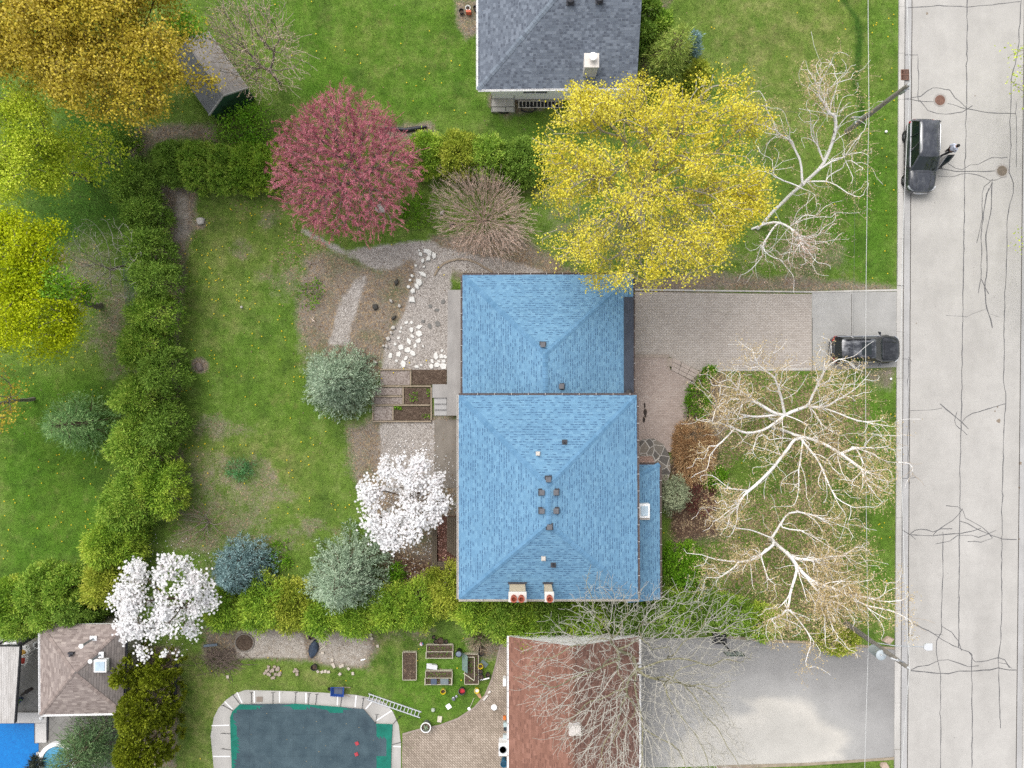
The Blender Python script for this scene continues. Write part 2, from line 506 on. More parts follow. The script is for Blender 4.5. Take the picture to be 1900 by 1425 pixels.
# blade-scale grain
c = g.mix(0.6, c, g.ramp(nf, [(0.28, 0.45), (0.5, 1.0), (0.72, 1.5)]), 'MULTIPLY')
c = g.mix(0.7, c, g.ramp(g.noise(p, 2.6, 4, .7), [(0.3, 0.66), (0.5, 1.0), (0.7, 1.3)]), 'MULTIPLY')
c = g.mix(0.3, c, g.ramp(nff, [(0.3, 0.5), (0.5, 1.0), (0.7, 1.5)]), 'MULTIPLY')
soil = g.ramp(g.noise(p, 2.2, 6, 0.75), [(0.25, A(112, 101, 90, 1.1)), (0.5, A(146, 134, 122, 1.1)), (0.75, A(172, 160, 146, 1.1))])
soil = g.mix(g.mapr(g.noise(p, .55, 5, .75), .48, .68, 0, .75), soil, A(104, 112, 66))
soil = g.mix(0.7, soil, g.ramp(nf, [(0.25, 0.45), (0.5, 1.0), (0.75, 1.5)]), 'MULTIPLY')
mul = g.ramp(g.noise(p, 14, 4, 0.8), [(0.3, A(52, 36, 30)), (0.5, A(92, 68, 56)), (0.72, A(134, 104, 84))])
soil = g.mix(mulch, soil, mul)
edge = g.math('ADD', dirt, g.math('ADD', g.math('MULTIPLY', g.math('SUBTRACT', nf, .5), 1.1), g.math('MULTIPLY', g.math('SUBTRACT', nm, .5), 1.3)))
c = g.mix(g.math('MULTIPLY', g.mapr(edge, 0.30, 0.85), g.mapr(dirt, .02, .2)), c, soil)
# leaf litter: small tan and brown flakes
vc = g.new('ShaderNodeSeparateColor'); g.nt.links.new(g.voronoi(p, 13.0), vc.inputs[0])
lc = g.ramp(vc.outputs[1], [(0.0, A(118, 96, 76)), (0.35, A(164, 138, 110)), (0.7, A(196, 172, 138)), (1.0, A(140, 122, 106))])
lmask = g.math('GREATER_THAN', g.math('ADD', g.math('MULTIPLY', litter, g.mapr(nm, 0.3, 0.65, 0.45, 1.1)), 0.0), g.math('ADD', g.math('MULTIPLY', vc.outputs[0], 1.0), 0.18))
c = g.mix(g.math('MULTIPLY', lmask, 0.85), c, lc)
vg = g.new('ShaderNodeSeparateColor'); g.nt.links.new(g.voronoi(p, 16.0), vg.inputs[0])
gc = g.ramp(vg.outputs[0], [(0.0, A(146, 138, 131, 1.1)), (0.5, A(180, 172, 165, 1.1)), (1.0, A(208, 201, 194, 1.1))])
gc = g.mix(g.mapr(nm, 0.4, 0.8, 0.0, .3), gc, A(150, 138, 124))
gedge = g.math('SUBTRACT', g.math('MULTIPLY', gravel, 1.35), g.math('ADD', g.math('MULTIPLY', g.mapr(nf, 0.25, 0.75), 0.5), g.math('MULTIPLY', g.mapr(nm, 0.4, 0.75), 0.5)), True)
c = g.mix(g.mapr(gedge, 0.1, 0.5), c, gc)
sc_ = g.mix(0.6, g.ramp(g.noise(p, 3, 6, .75), [(0.3, A(160, 146, 130)), (0.7, A(214, 206, 196))]), g.ramp(nf, [(0.25, 0.6), (0.75, 1.4)]), 'MULTIPLY')
sedge = g.math('SUBTRACT', g.math('MULTIPLY', sand, 1.5), g.math('MULTIPLY', g.mapr(nf, 0.25, 0.75), 0.5), True)
c = g.mix(g.mapr(sedge, 0.1, 0.5), c, sc_)
g.col(c).set(rough=0.95, spec=0.1)
g.bump(g.math('ADD', nf, nff), 0.7, 0.06)
lawn = np_mesh('lawn', verts, quads, g.m)
for nm_, ks in (('zoneA', ('dirt', 'gravel', 'litter', 'ivy')), ('zoneB', ('dry', 'lush', 'mulch', 'sand'))):
    at = lawn.data.color_attributes.new(nm_, 'FLOAT_COLOR', 'POINT')
    at.data.foreach_set('color', np.stack([pad(Z[k]).ravel() for k in ks], 1).astype(np.float32).ravel())
tag(lawn, kind='structure')

def zval(k, x, y):
    i = np.clip(((x + 38) / STEP).astype(int), 0, NX - 1); j = np.clip(((y + 29) / STEP).astype(int), 0, NY - 1)
    return Z[k][j, i]

# ------------------------------------------------------------------ paved surfaces
def slab(name, poly_px, mat_, z1, z0=-0.05, zpx=0.0, kind='structure', parent=None):
    b = MB(); b.prism([tuple(P(x, y, zpx)[:2]) for x, y in poly_px], z0, z1)
    o = b.build(name, mat_, parent)
    if kind: tag(o, kind=kind)
    return o

def road_mat(name, c0, c1, grain=0.25, patch=0.5, scale=0.35):
    g = G(name); p = g.pos()
    c = g.ramp(g.noise(g.scalev(p, 1, 0.25, 1), scale, 6, 0.65), [(0.3, c0), (0.7, c1)])
    c = g.mix(0.6, c, g.ramp(g.noise(p, 0.6, 5, .7), [(0.3, 1 - 0.14 * patch * 2), (0.7, 1.06)]), 'MULTIPLY')
    c = g.mix(1.0, c, g.ramp(g.noise(p, 22, 3, 0.8), [(0.25, 1 - grain), (0.5, 1.0), (0.75, 1 + grain * 0.7)]), 'MULTIPLY')
    v = g.voronoi(p, 0.9, 'Distance')
    c = g.mix(g.math('MULTIPLY', g.math('LESS_THAN', v, 0.035), 0.5), c, A(120, 116, 112))
    g.col(c).set(rough=0.9, spec=0.2); g.bump(g.noise(p, 40, 2), 0.25, 0.01)
    return g.m

def paver_mat(name, cols, bw=0.22, bh=0.11, ang=0.0, mortar=A(120, 108, 98), msize=0.012, weeds=0.0):
    g = G(name); p = g.pos()
    q = g.rot(p, ang) if ang else p
    b = g.new('ShaderNodeTexBrick'); g.put(b.inputs['Vector'], q)
    b.offset = 0.5; b.inputs['Scale'].default_value = 1.0
    b.inputs['Brick Width'].default_value = bw; b.inputs['Row Height'].default_value = bh
    b.inputs['Mortar Size'].default_value = msize; b.inputs['Mortar Smooth'].default_value = 0.2
    b.inputs['Color1'].default_value = (0, 0, 0, 1); b.inputs['Color2'].default_value = (1, 1, 1, 1); b.inputs['Mortar'].default_value = (0.5, 0.5, 0.5, 1)
    t = g.math('ADD', g.math('MULTIPLY', b.outputs['Color'], 0.45), g.math('MULTIPLY', g.mapr(g.noise(p, 0.35, 5, .65), .3, .7), 0.55))
    c = g.ramp(t, [(i / (len(cols) - 1), x) for i, x in enumerate(cols)])
    c = g.mix(0.5, c, g.ramp(g.noise(p, 18, 3, .75), [(.25, .7), (.75, 1.3)]), 'MULTIPLY')
    c = g.mix(b.outputs['Fac'], c, mortar)
    if weeds:
        w = g.mapr(g.noise(p, 0.5, 5, .75), .56, .7)
        c = g.mix(g.math('MULTIPLY', w, weeds), c, A(96, 88, 66))
    g.col(c).set(rough=0.9, spec=0.2); g.bump(b.outputs['Fac'], -0.4, 0.01)
    return g.m

kl = lambda y: 1667 - 0.0060 * y        # left face of the kerb
rr = lambda y: 1900.5 - 0.0108 * y      # right edge of the carriageway
Y0, Y1 = -1620, 3060
def band(name, fa, fb, m, z1, **k): return slab(name, [(fa(Y0), Y0), (fb(Y0), Y0), (fb(Y1), Y1), (fa(Y1), Y1)], m, z1, **k)
m_road = road_mat('road_asphalt', A(193, 189, 183), A(209, 205, 199), 0.14, .8)
m_conc = road_mat('kerb_concrete', A(196, 192, 186), A(224, 220, 214), 0.2, .8, 1.0)
m_gut = road_mat('gutter_concrete', A(186, 184, 182), A(206, 204, 202), 0.2, .8, 1.0)
road = band('road', lambda y: kl(y) + 25, rr, m_road, 0.010)
band('gutter', lambda y: kl(y) + 12.6, lambda y: kl(y) + 25, m_gut, 0.014)
b = MB()
y = Y0
while y < Y1:
    y2 = y + 86
    a0, a1 = P(kl(y), y), P(kl(y2 - .4), y2 - .4)
    w = M(12)
    lo = (545 < y + 43 < 690) or (1190 < y + 43 < 1400)
    h = 0.05 if lo else 0.11
    vs = []
    for q in (a0, a1):
        vs.append([(q[0], q[1], -.05), (q[0] + w, q[1], -.05), (q[0] + w, q[1], 0.02), (q[0] + w - .05, q[1], h - .02), (q[0] + w - .09, q[1], h), (q[0], q[1], h)])
    b.loft(vs)
    y = y2
kerb = b.build('kerb', m_conc); tag(kerb, kind='structure')
m_seal = basic('crack_sealant', A(108, 107, 108), .6, .2, 3.0)
m_crk = basic('dark_joint', A(84, 78, 72), .9, .4, 3.0)
b = MB(); b.strip([P(kl(y) + 12.3, y)[:2] for y in range(Y0, Y1, 30)], 0.045, 0.024); jt = b.build('kerb_joint', m_crk, kerb)
b = MB(); b.strip([P(kl(y) + 25 + R.uniform(-.3, .3), y)[:2] for y in range(Y0, Y1, 25)], 0.05, 0.018); b.build('road_edge_joint', m_crk, road)
b = MB(); b.strip([P(rr(y), y)[:2] for y in range(Y0, Y1, 25)], 0.05, 0.018); b.build('road_edge_joint', m_crk, road)
band('gutter', lambda y: rr(y), lambda y: rr(y) + 11, m_gut, 0.014)
b = MB(); b.prism([tuple(P(f, y)[:2]) for f, y in ((rr(Y0) + 11, Y0), (rr(Y0) + 23, Y0), (rr(Y1) + 23, Y1), (rr(Y1) + 11, Y1))], -.05, 0.10)
tag(b.build('kerb', m_conc, bevel=0.03), kind='structure')

CRACKS = [
 ([(1810, -1500), (1794.6, 0), (1793, 202), (1790, 320), (1787.5, 480), (1786, 584), (1784, 760), (1783, 784), (1781.5, 850), (1781, 923), (1780, 982), (1779.5, 1060), (1779, 1120), (1778.6, 1201)], 1),
 ([(1797, 1209), (1803, 1214), (1803, 1290), (1804, 1340), (1803, 1425), (1801, 2900)], 1),
 ([(1896, -200), (1894.6, 0), (1889, 88), (1876, 150), (1874, 236), (1876, 270), (1873, 303), (1872, 320), (1880, 340), (1880, 357), (1873, 380), (1869, 404), (1868, 440), (1867, 507), (1864, 541), (1863, 642), (1862, 709), (1866, 730), (1866, 749), (1863, 790), (1861, 839), (1860, 900), (1859, 959), (1858, 1060), (1859, 1100), (1857, 1188), (1852, 1219), (1853, 1260), (1856, 1351)], .9),
 ([(1749, 987), (1749.6, 1060), (1747, 1120), (1746.5, 1173), (1738, 1188), (1737, 1210), (1740, 1226.5), (1745, 1250), (1745, 1425), (1746, 1800)], .8),
 ([(1682, 15), (1710, 13), (1741, 10), (1792, 13.5), (1830, 10), (1893, 3)], .8),
 ([(1679, 184), (1708, 179), (1720, 169), (1731, 163), (1762, 167), (1772, 182), (1795, 202), (1832, 209), (1885, 211)], .9),
 ([(1706, 186), (1721, 205), (1740, 211), (1755, 212), (1785, 208), (1795, 202), (1804, 196)], .8), ([(1758, 192), (1795, 203)], .7), ([(1679, 184), (1706, 188), (1735, 189)], .8),
 ([(1679, 102), (1703, 102), (1704, 150), (1704, 189)], .7), ([(1885, 188), (1886, 310)], .6),
 ([(1758, 303), (1772, 312), (1785, 315), (1800, 306), (1815, 305), (1830, 297), (1839, 293), (1869, 292)], .7),
 ([(1745, 313), (1772, 318), (1800, 318), (1846, 317)], 1), ([(1741, 327), (1772, 327), (1783, 323), (1795, 322), (1815, 325), (1836, 335), (1869, 328)], .7),
 ([(1842, 332), (1826, 346), (1822, 360), (1823, 404), (1818, 425), (1812, 451)], .8), ([(1841, 337), (1830, 360), (1826, 387), (1820, 438), (1821, 480), (1820, 516), (1815, 544)], .8),
 ([(1841, 337), (1839, 387), (1829, 435), (1831, 480), (1831, 503), (1827, 534), (1829, 563), (1838, 593), (1841, 608)], 1.2), ([(1820, 517), (1827, 532), (1834, 545)], .8),
 ([(1822, 404), (1828, 378), (1834, 350)], .7), ([(1755, 585), (1793, 588), (1829, 573)], .3), ([(1838, 583), (1853, 588)], .3),
 ([(1676, 666), (1685, 666), (1685, 760), (1684, 820), (1684.7, 887), (1688, 897)], .8), ([(1685, 662), (1692, 671)], .6), ([(1672, 888), (1699, 886)], .6),
 ([(1744, 749), (1765, 767), (1784, 783), (1797, 796)], 1), ([(1775, 765), (1771, 780), (1773, 788), (1779, 794), (1794, 807)], .8), ([(1784, 784), (1792, 774), (1805, 766.5), (1835, 758), (1865, 749)], .9),
 ([(1688, 762), (1720, 761), (1748, 757)], .4), ([(1755, 938), (1777, 940), (1787, 948), (1791, 961), (1806, 969), (1822, 978), (1833, 988), (1841, 998)], .8),
 ([(1786, 944), (1778, 955), (1767, 966), (1748, 978), (1738, 985), (1731, 993)], .8), ([(1672, 982), (1688, 992), (1731, 994), (1760, 991), (1781, 990), (1805, 985), (1820, 980)], .9),
 ([(1688, 991), (1697, 984), (1707, 982), (1720, 983), (1731, 987), (1746, 981), (1767, 981)], .8), ([(1690, 993), (1699, 1001)], .6), ([(1736, 1009), (1762, 1004), (1770, 998), (1777, 993), (1803, 993), (1815, 997), (1830, 992), (1848, 984)], .8),
 ([(1781, 967), (1795, 971), (1810, 980), (1841, 994), (1860, 1000), (1886, 1001)], .8), ([(1795, 1005), (1820, 1006), (1841, 999)], .6),
 ([(1677, 1151), (1702, 1160), (1731, 1175), (1750, 1188), (1777, 1201), (1797, 1209), (1802, 1216), (1806, 1225), (1810, 1228), (1831, 1226), (1852, 1220), (1864, 1224), (1873, 1239)], .9),
 ([(1746, 1161), (1766, 1173), (1778, 1189), (1784, 1207)], .8), ([(1690, 1243), (1702, 1237), (1723, 1234), (1743, 1225), (1759, 1224), (1775, 1229), (1797, 1237), (1816, 1235)], .9), ([(1731, 1176), (1750, 1178)], .5),
 ([(1690, 1244), (1728, 1248), (1759, 1250), (1779, 1245), (1836, 1243), (1852, 1239), (1872, 1243), (1886, 1243)], 1.1), ([(1852, 1229), (1868, 1232), (1877, 1240)], .6), ([(1683, 1178), (1693, 1179)], 1.0),
]
b = MB()
for pts, w in CRACKS:
    q = [np.array(P(*a)[:2]) for a in pts]; out = [q[0]]
    for a, c in zip(q, q[1:]):
        n = max(1, int(np.linalg.norm(c - a) / 0.35))
        for i in range(1, n + 1):
            out.append(a + (c - a) * i / n + (rng.normal(0, 0.018, 2) if i < n else 0))
    b.strip(out, [0.058 * w * R.uniform(.55, 1.25) for _ in out], 0.0155 + R.uniform(0, .0015))
b.build('crack_seal', m_seal, road)

m_pav = paver_mat('driveway_pavers', [A(182, 172, 163), A(200, 191, 182), A(214, 206, 198)], .23, .115, 0, A(148, 136, 126), .010, .2)
m_pav2 = paver_mat('walkway_pavers', [A(168, 152, 142), A(186, 170, 161), A(200, 187, 178)], .23, .115, 0, A(146, 130, 120), .007, .3)
m_pav3 = paver_mat('herringbone_pavers', [A(150, 136, 122), A(188, 172, 156), A(214, 198, 182)], .24, .12, rad(45), A(112, 98, 84), .014, .35)
slab('driveway', [(1120, 541), (1506, 546), (1506, 688), (1300, 689), (1240, 661), (1120, 661)], m_pav, 0.02)
m_apron = road_mat('apron_concrete', A(178, 176, 172), A(196, 194, 190), .22, .9, .6)
slab('driveway_apron', [(1506.4, 543), (1664.5, 541), (1663.5, 681), (1506.4, 688)], m_apron, 0.016)
b = MB()
for a, c in (((1580, 545), (1580, 685)), ((1507, 590), (1507, 690))): b.strip([P(*a)[:2], P(*c)[:2]], .03, .0205)
b.build('apron_joint', m_crk, bpy.data.objects['driveway_apron'])
slab('driveway_edging', [(1178, 536), (1506, 540.5), (1664, 536.5), (1664, 540), (1506, 543), (1178, 539)], m_conc, 0.045)
slab('driveway_edging', [(1310, 685), (1505, 683), (1505, 686.5), (1310, 688.5)], m_conc, 0.05)
slab('walkway', [(1120, 663), (1236, 663), (1243, 686.5), (1281, 706), (1276, 716), (1264, 800), (1243, 838), (1120, 842)], m_pav2, 0.20)
m_step_wall = basic('edging_stone_top', A(178, 164, 152), .9, .14, 3, bump=.3)
m_stone = basic('cast_stone', A(172, 156, 146), .9, .14, 3, bump=.3)
b = MB()
b.prism([tuple(P(x, y)[:2]) for x, y in ((1178, 658), (1241, 658), (1241, 664), (1178, 664))], 0, .22)
b.prism([tuple(P(x, y)[:2]) for x, y in ((1236, 664.4), (1246, 664.4), (1246, 680), (1236, 680))], 0, .22)
edge_wall = b.build('edging_wall', m_step_wall, bevel=.015); tag(edge_wall, 'low cast stone edging wall at the top of the front walkway', 'wall')
st = thing('stone_step', 'pale stone step blocks running diagonally from driveway to front walk', 'steps', P(1270, 675, 0))
o0 = P(1270, 675); m_step = basic('step_stone', A(192, 178, 168), .9, .10, 3, bump=.3)
for k in range(3):
    b = MB(); A0_, A1_ = np.array((1246 - .4 * k, 663 + 8.2 * k)), np.array((1299 - 5.6 * k, 690 + 5.4 * k)); B0_, B1_ = np.array((1246 - .4 * (k + .92), 663 + 8.2 * (k + .92))), np.array((1299 - 5.6 * (k + .92), 690 + 5.4 * (k + .92)))
    for j in range(3):
        f0, f1 = j / 3 + (.0 if j == 0 else .012) , (j + 1) / 3
        b.prism([tuple(P(*q_)[:2] - o0[:2]) for q_ in (A0_ + (A1_ - A0_) * f0, A0_ + (A1_ - A0_) * f1, B0_ + (B1_ - B0_) * f1, B0_ + (B1_ - B0_) * f0)], 0, .12 + .05 * k)
    b.build('step', m_step, st, bevel=.012)
b = MB()
for (x0, y0), (x1, y1) in (((1298, 694), (1279, 715)), ((1278, 717), (1267, 790)), ((1266, 792), (1250, 836))):
    n = 9 if y1 - y0 > 30 else 4
    for k in range(n):
        t0, t1 = k / n, (k + .9) / n
        q0 = P(x0 + (x1 - x0) * t0, y0 + (y1 - y0) * t0); q1 = P(x0 + (x1 - x0) * t1, y0 + (y1 - y0) * t1)
        b.bar((q0[0], q0[1], .18 + R.uniform(0, .03)), (q1[0], q1[1], .18 + R.uniform(0, .03)), .2, .24)
tag(b.build('stone_edging', basic('edging_stone', A(150, 138, 126), .9, .25, 2, bump=.4), bevel=.02), 'row of rough stones edging the front walk beside the flower bed', 'edging')

# round flagstone landing by the front door
g = G('flagstone'); p = g.pos()
ed = g.voronoi(p, 1.7, 'Distance', 'DISTANCE_TO_EDGE')
cc = g.new('ShaderNodeSeparateColor'); g.nt.links.new(g.voronoi(p, 1.7), cc.inputs[0])
c = g.ramp(cc.outputs[0], [(0, A(104, 100, 96)), (.5, A(128, 122, 114)), (1, A(150, 140, 128))])
c = g.mix(.5, c, g.ramp(g.noise(p, 9, 5, .7), [(.3, .75), (.7, 1.25)]), 'MULTIPLY')
c = g.mix(g.math('LESS_THAN', ed, 0.028), c, A(206, 200, 192))
g.col(c).set(rough=.85); m_flag = g.m
slab('flagstone_landing', [(1180 + 0, 822), (1192, 814), (1212, 813), (1230, 824), (1241, 845), (1243, 872), (1236, 900), (1180, 900)], m_flag, .23)
slab('landing_brick', [(1180, 846), (1208, 846), (1216, 862), (1180, 862)], paver_mat('landing_pavers', [A(170, 140, 124), A(190, 160, 146), A(204, 178, 166)], .23, .115, 0, A(120, 98, 88), .01), .27)

# concrete terrace, steps and slabs behind the house
m_ter = road_mat('terrace_concrete', A(150, 146, 142), A(196, 192, 188), .16, 1.2, .5)
slab('concrete_terrace', [(831, 538), (884, 538), (884, 771), (829, 771)], m_ter, .55, -.05, .5)
st = thing('rear_steps', 'grey concrete back steps beside the raised terrace', 'steps', P(818, 745))
o0 = P(818, 745)
for k, (x0, y0, x1, y1, h, mm) in enumerate(((803, 713, 831, 738, .5, m_ter), (806, 738, 829, 749, .37, m_gut), (806, 749, 829, 760, .24, m_gut), (806, 760, 829, 771, .11, m_gut))):
    b = MB(); b.prism([tuple(P(x, y, h / 2)[:2] - o0[:2]) for x, y in ((x0, y0), (x1, y0), (x1, y1), (x0, y1))], 0, h)
    b.build('landing' if k == 0 else 'step', mm, st, bevel=.012)
slab('concrete_walk', [(806, 779), (884, 779), (884, 905), (806, 905)], road_mat('walk_concrete', A(128, 120, 110), A(164, 156, 146), .2, 1.2, .7), .022)

# neighbour's asphalt driveway with a pale worn area
g = G('worn_asphalt'); p = g.pos()
s = g.sep(p)
nz = g.noise(g.scalev(p, .5, 1, 1), .28, 5, .55, .6)
w = g.math('ADD', g.math('MULTIPLY', g.mapr(s[1], -17.5, -23.5), 1.0), g.math('MULTIPLY', g.math('SUBTRACT', nz, .5), 1.0))
w = g.math('MULTIPLY', w, g.math('MULTIPLY', g.mapr(s[0], 27, 19), g.mapr(s[0], 7.5, 13.5, .25, 1)))
c = g.ramp(w, [(.15, A(162, 160, 158)), (.5, A(182, 180, 177)), (.62, A(186, 184, 180)), (.74, A(214, 209, 200)), (.95, A(206, 202, 194))])
c = g.mix(.8, c, g.ramp(g.noise(p, .5, 6, .7), [(.3, .86), (.7, 1.1)]), 'MULTIPLY')
c = g.mix(1.0, c, g.ramp(g.noise(p, 24, 3, .8), [(.25, .84), (.75, 1.14)]), 'MULTIPLY')
g.col(c).set(rough=.9, spec=.2); g.bump(g.noise(p, 40, 2), .25, .01)
slab('asphalt_driveway', [(1170, 1185), (1330, 1183), (1420, 1190), (1660.5, 1205), (1659.5, 1404), (1500, 1417), (1170, 1425)], g.m, .018)
slab('driveway_edging', [(1330, 1420), (1500, 1415), (1659, 1404.5), (1659, 1409), (1500, 1420), (1330, 1427)], basic('old_edging', A(170, 156, 136), .9, .3, 2), .05)
slab('driveway_edging', [(1330, 1178), (1420, 1185), (1660, 1200.5), (1660, 1204.5), (1420, 1189.5), (1330, 1182.5)], basic('old_edging', A(170, 156, 136), .9, .3, 2), .05)

# herringbone patio by the terracotta roof
arc = [(942, 1185), (936, 1186), (928, 1200), (921, 1230), (912, 1262), (900, 1290), (880, 1313), (850, 1333), (815, 1346), (775, 1354), (747, 1362), (745, 1500), (960, 1500), (960, 1185)]
slab('paved_patio', arc, m_pav3, .03)
b = MB(); b.strip([P(x, y)[:2] for x, y in arc[1:11]], .12, .04); b.build('patio_edging', m_stone, bpy.data.objects['paved_patio'])
# cabana courtyard
m_court = paver_mat('courtyard_slabs', [A(138, 135, 130), A(152, 149, 144), A(166, 163, 158)], .6, .6, rad(40), A(116, 113, 108), .012, .2)
slab('courtyard', [(-60, 1185), (222, 1160), (222, 1425), (72, 1500), (-60, 1500)], m_court, .012)

# manholes and a storm grate set in the road
m_rust = basic('rusty_iron', A(142, 108, 94), .85, .25, 9, .3, bump=.4)
for x, y, lab, cc_ in ((1744, 186, 'round rusty manhole cover in the road above the parked SUV', m_rust), (1859, 317, 'round grey brown manhole cover near the far kerb', basic('worn_iron', A(138, 126, 112), .85, .25, 9, .3, bump=.4))):
    q = P(x, y); t = thing('manhole', lab, 'manhole', (q[0], q[1], .0))
    b = MB(); b.lathe([(.335, 0), (.335, .021), (.325, .023)], n=28); b.build('cover', cc_, t)
    b = MB(); b.lathe([(.44, 0), (.44, .018), (.43, .0185)], n=28); b.build('frame', basic('manhole_collar', A(178, 172, 166), .9, .2, 4), t)
q = P(1678, 140); t = thing('storm_grate', 'square rusty storm drain grate at the kerb by the utility pole', 'drain', (q[0], q[1], 0), rad(.3)); t.location.z = .07
b = MB(); b.box((0, 0, .0), (.56, .68, .08)); b.build('well', m_crk, t)
b = MB()
for k in range(6): b.box((-.24 + k * .096, 0, .045), (.05, .62, .03))
b.box((0, 0, .048), (.5, .05, .036)); b.build('grate', m_rust, t)
b = MB()
for sx in (-1, 1): b.box((sx * .27, 0, .045), (.04, .68, .045))
for sy in (-1, 1): b.box((0, sy * .33, .045), (.50, .04, .045))
b.build('frame', m_rust, t)

b = MB()
for (x, y, rx, ry) in ((1195, 752, 2, 5), (1196, 765, 3, 7), (1194, 778, 2.5, 6), (1197, 772, 1.5, 3)):
    q = P(x, y); n = 12; b.face([(q[0] + M(rx) * R.uniform(.7, 1.3) * math.cos(2 * math.pi * k / n), q[1] + M(ry) * R.uniform(.8, 1.2) * math.sin(2 * math.pi * k / n), .204 + .001 * (x % 3)) for k in range(n)])
b.build('wet_patch', basic('wet_dirt', A(62, 52, 46), .7, .3, 8), bpy.data.objects['walkway'])
b = MB()
for (x, y, r_) in ((1853, 781, 4), (1851, 755, 1.6), (1846, 763, 1.4), (1720, 25, 2.4), (1809, 178, 1.2), (1700, 600, 1.0), (1893, 860, 3), (1891, 905, 2.2), (1890, 1000, 2)):
    q = P(x, y); n = 11; b.face([(q[0] + M(r_) * R.uniform(.6, 1.3) * math.cos(2 * math.pi * k / n), q[1] + M(r_) * R.uniform(.7, 1.4) * math.sin(2 * math.pi * k / n), .0145) for k in range(n)])
b.build('oil_spot', basic('oil_stain', A(152, 138, 122), .8, .25, 8), road)
# ------------------------------------------------------------------ roofs and houses
def shingle_mat(name, base, dark, light, row=0.15, tab=0.30, dash=0.42, cvar=1.0, dashw=0.36):
    """laminated shingles laid in courses; the UV is in metres, u along the eave and v up the slope"""
    g = G(name); s = g.sep(g.uv())
    v = g.math('DIVIDE', s[1], row); r = g.math('FLOOR', v); fv = g.math('FRACT', v)
    u = g.math('ADD', g.math('DIVIDE', s[0], tab), g.math('MULTIPLY', g.white(g.comb(r, 3.7)), 7.0))
    cell = g.math('FLOOR', u); fu = g.math('FRACT', u)
    h = g.white(g.comb(cell, r, 1.0)); h2 = g.white(g.comb(cell, r, 5.0))
    c = g.ramp(h, [(0.0, tuple(base[i] + (dark[i] - base[i]) * .35 * cvar for i in range(3)) + (1,)), (0.5, base), (1.0, tuple(base[i] + (light[i] - base[i]) * cvar for i in range(3)) + (1,))])
    big = g.noise(g.obj(), .35, 4, .6)
    c = g.mix(.5, c, g.ramp(big, [(.3, .86), (.7, 1.12)]), 'MULTIPLY')
    # dark dashes: shadow-band granules plus painted shade of tab thickness; butt joint line
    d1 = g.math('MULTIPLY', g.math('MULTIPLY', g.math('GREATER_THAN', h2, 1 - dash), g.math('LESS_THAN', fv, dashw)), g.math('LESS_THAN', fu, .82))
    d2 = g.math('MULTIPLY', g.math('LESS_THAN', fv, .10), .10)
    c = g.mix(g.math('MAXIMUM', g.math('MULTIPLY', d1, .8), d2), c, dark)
    c = g.mix(1.0, c, g.ramp(g.noise(g.obj(), 26, 3, .8), [(.25, .82), (.75, 1.18)]), 'MULTIPLY')
    g.col(c).set(rough=.88, spec=.25)
    hh = g.math('ADD', g.math('MULTIPLY', g.math('SUBTRACT', 1.0, fv), .6), g.math('MULTIPLY', h2, .6))
    g.bump(hh, .45, .03)
    return g.m

def cap_mat(name, cols):
    g = G(name)
    c = g.ramp(g.island(), [(i / (len(cols) - 1), x) for i, x in enumerate(cols)])
    c = g.mix(1.0, c, g.ramp(g.noise(g.obj(), 22, 3, .8), [(.25, .85), (.75, 1.15)]), 'MULTIPLY')
    g.col(c).set(rough=.88, spec=.25)
    return g.m

def roof_face(b, pts):
    """pts[0] -> pts[1] is the eave; uv in metres"""
    p = [Vector(tuple(q)) for q in pts]
    u = (p[1] - p[0]); u.z = 0; u.normalize()
    n = (p[1] - p[0]).cross(p[2] - p[0]).normalized()
    w = n.cross(u).normalized()
    if w.z < 0: w = -w
    b.face(p, [((q - p[0]).dot(u), (q - p[0]).dot(w)) for q in p])

def caps(path, mat_, parent, name='hip_cap', w=.32, step=.24, lift=.02):
    """overlapping cap shingles folded over a hip or a ridge"""
    b = MB()
    a = Vector(tuple(path[0])); c = Vector(tuple(path[1])); d = c - a; L = d.length; t = d / L
    s = Vector((t.y, -t.x, 0)).normalized(); up = s.cross(t)
    if up.z < 0: up = -up
    drop = .16
    n = int(L / step)
    for i in range(n):
        p0 = a + t * (i * step); p1 = a + t * min(L, i * step + step * 1.25)
        z0 = up * (lift + .012); z1 = up * lift * .6
        j = R.uniform(-.012, .012)
        l0 = p0 + s * (w / 2 + j) + z0 - up * drop * w; r0 = p0 - s * (w / 2 - j) + z0 - up * drop * w
        l1 = p1 + s * (w / 2 + j) + z1 - up * drop * w; r1 = p1 - s * (w / 2 - j) + z1 - up * drop * w
        b.idx([l0, p0 + z0, r0, l1, p1 + z1, r1], [(0, 1, 4, 3), (1, 2, 5, 4)])
    return b.build(name, mat_, parent)

def gutter(pts, mat_, parent, hang=None, w=.11, h=.11, rim=.014, step=.6):
    """open gutter along the eave points given in order, outward on the right hand"""
    o = []
    for a, c in zip(pts, pts[1:]):
        b = MB()
        a = Vector(tuple(a)); c = Vector(tuple(c)); t = (c - a).normalized(); s = Vector((t.y, -t.x, 0))
        for off, z, ww, hh in ((.008, -h / 2, .012, h), (w, -h / 2, .018, h), (w / 2, -h + .006, w - .03, .010)):
            b.bar(a + s * off + Vector((0, 0, z)), c + s * off + Vector((0, 0, z)), ww, hh)
        if hang:
            b.m = 1; n = int((c - a).length / 1.0)
            for i in range(n):
                q = a + t * (.4 + i * 1.0)
                b.bar(q + s * .0 + Vector((0, 0, .004)), q + s * (w + .012) + Vector((0, 0, .004)), .035, .012)
        o.append(b.build('gutter', [mat_, M_HANG], parent))
    return o

def vent_box(x, y, z, rz, mat_, parent, slope=(0, 0), s=.30):
    q = thing('roof_vent', None, None); q.parent = None
    return q

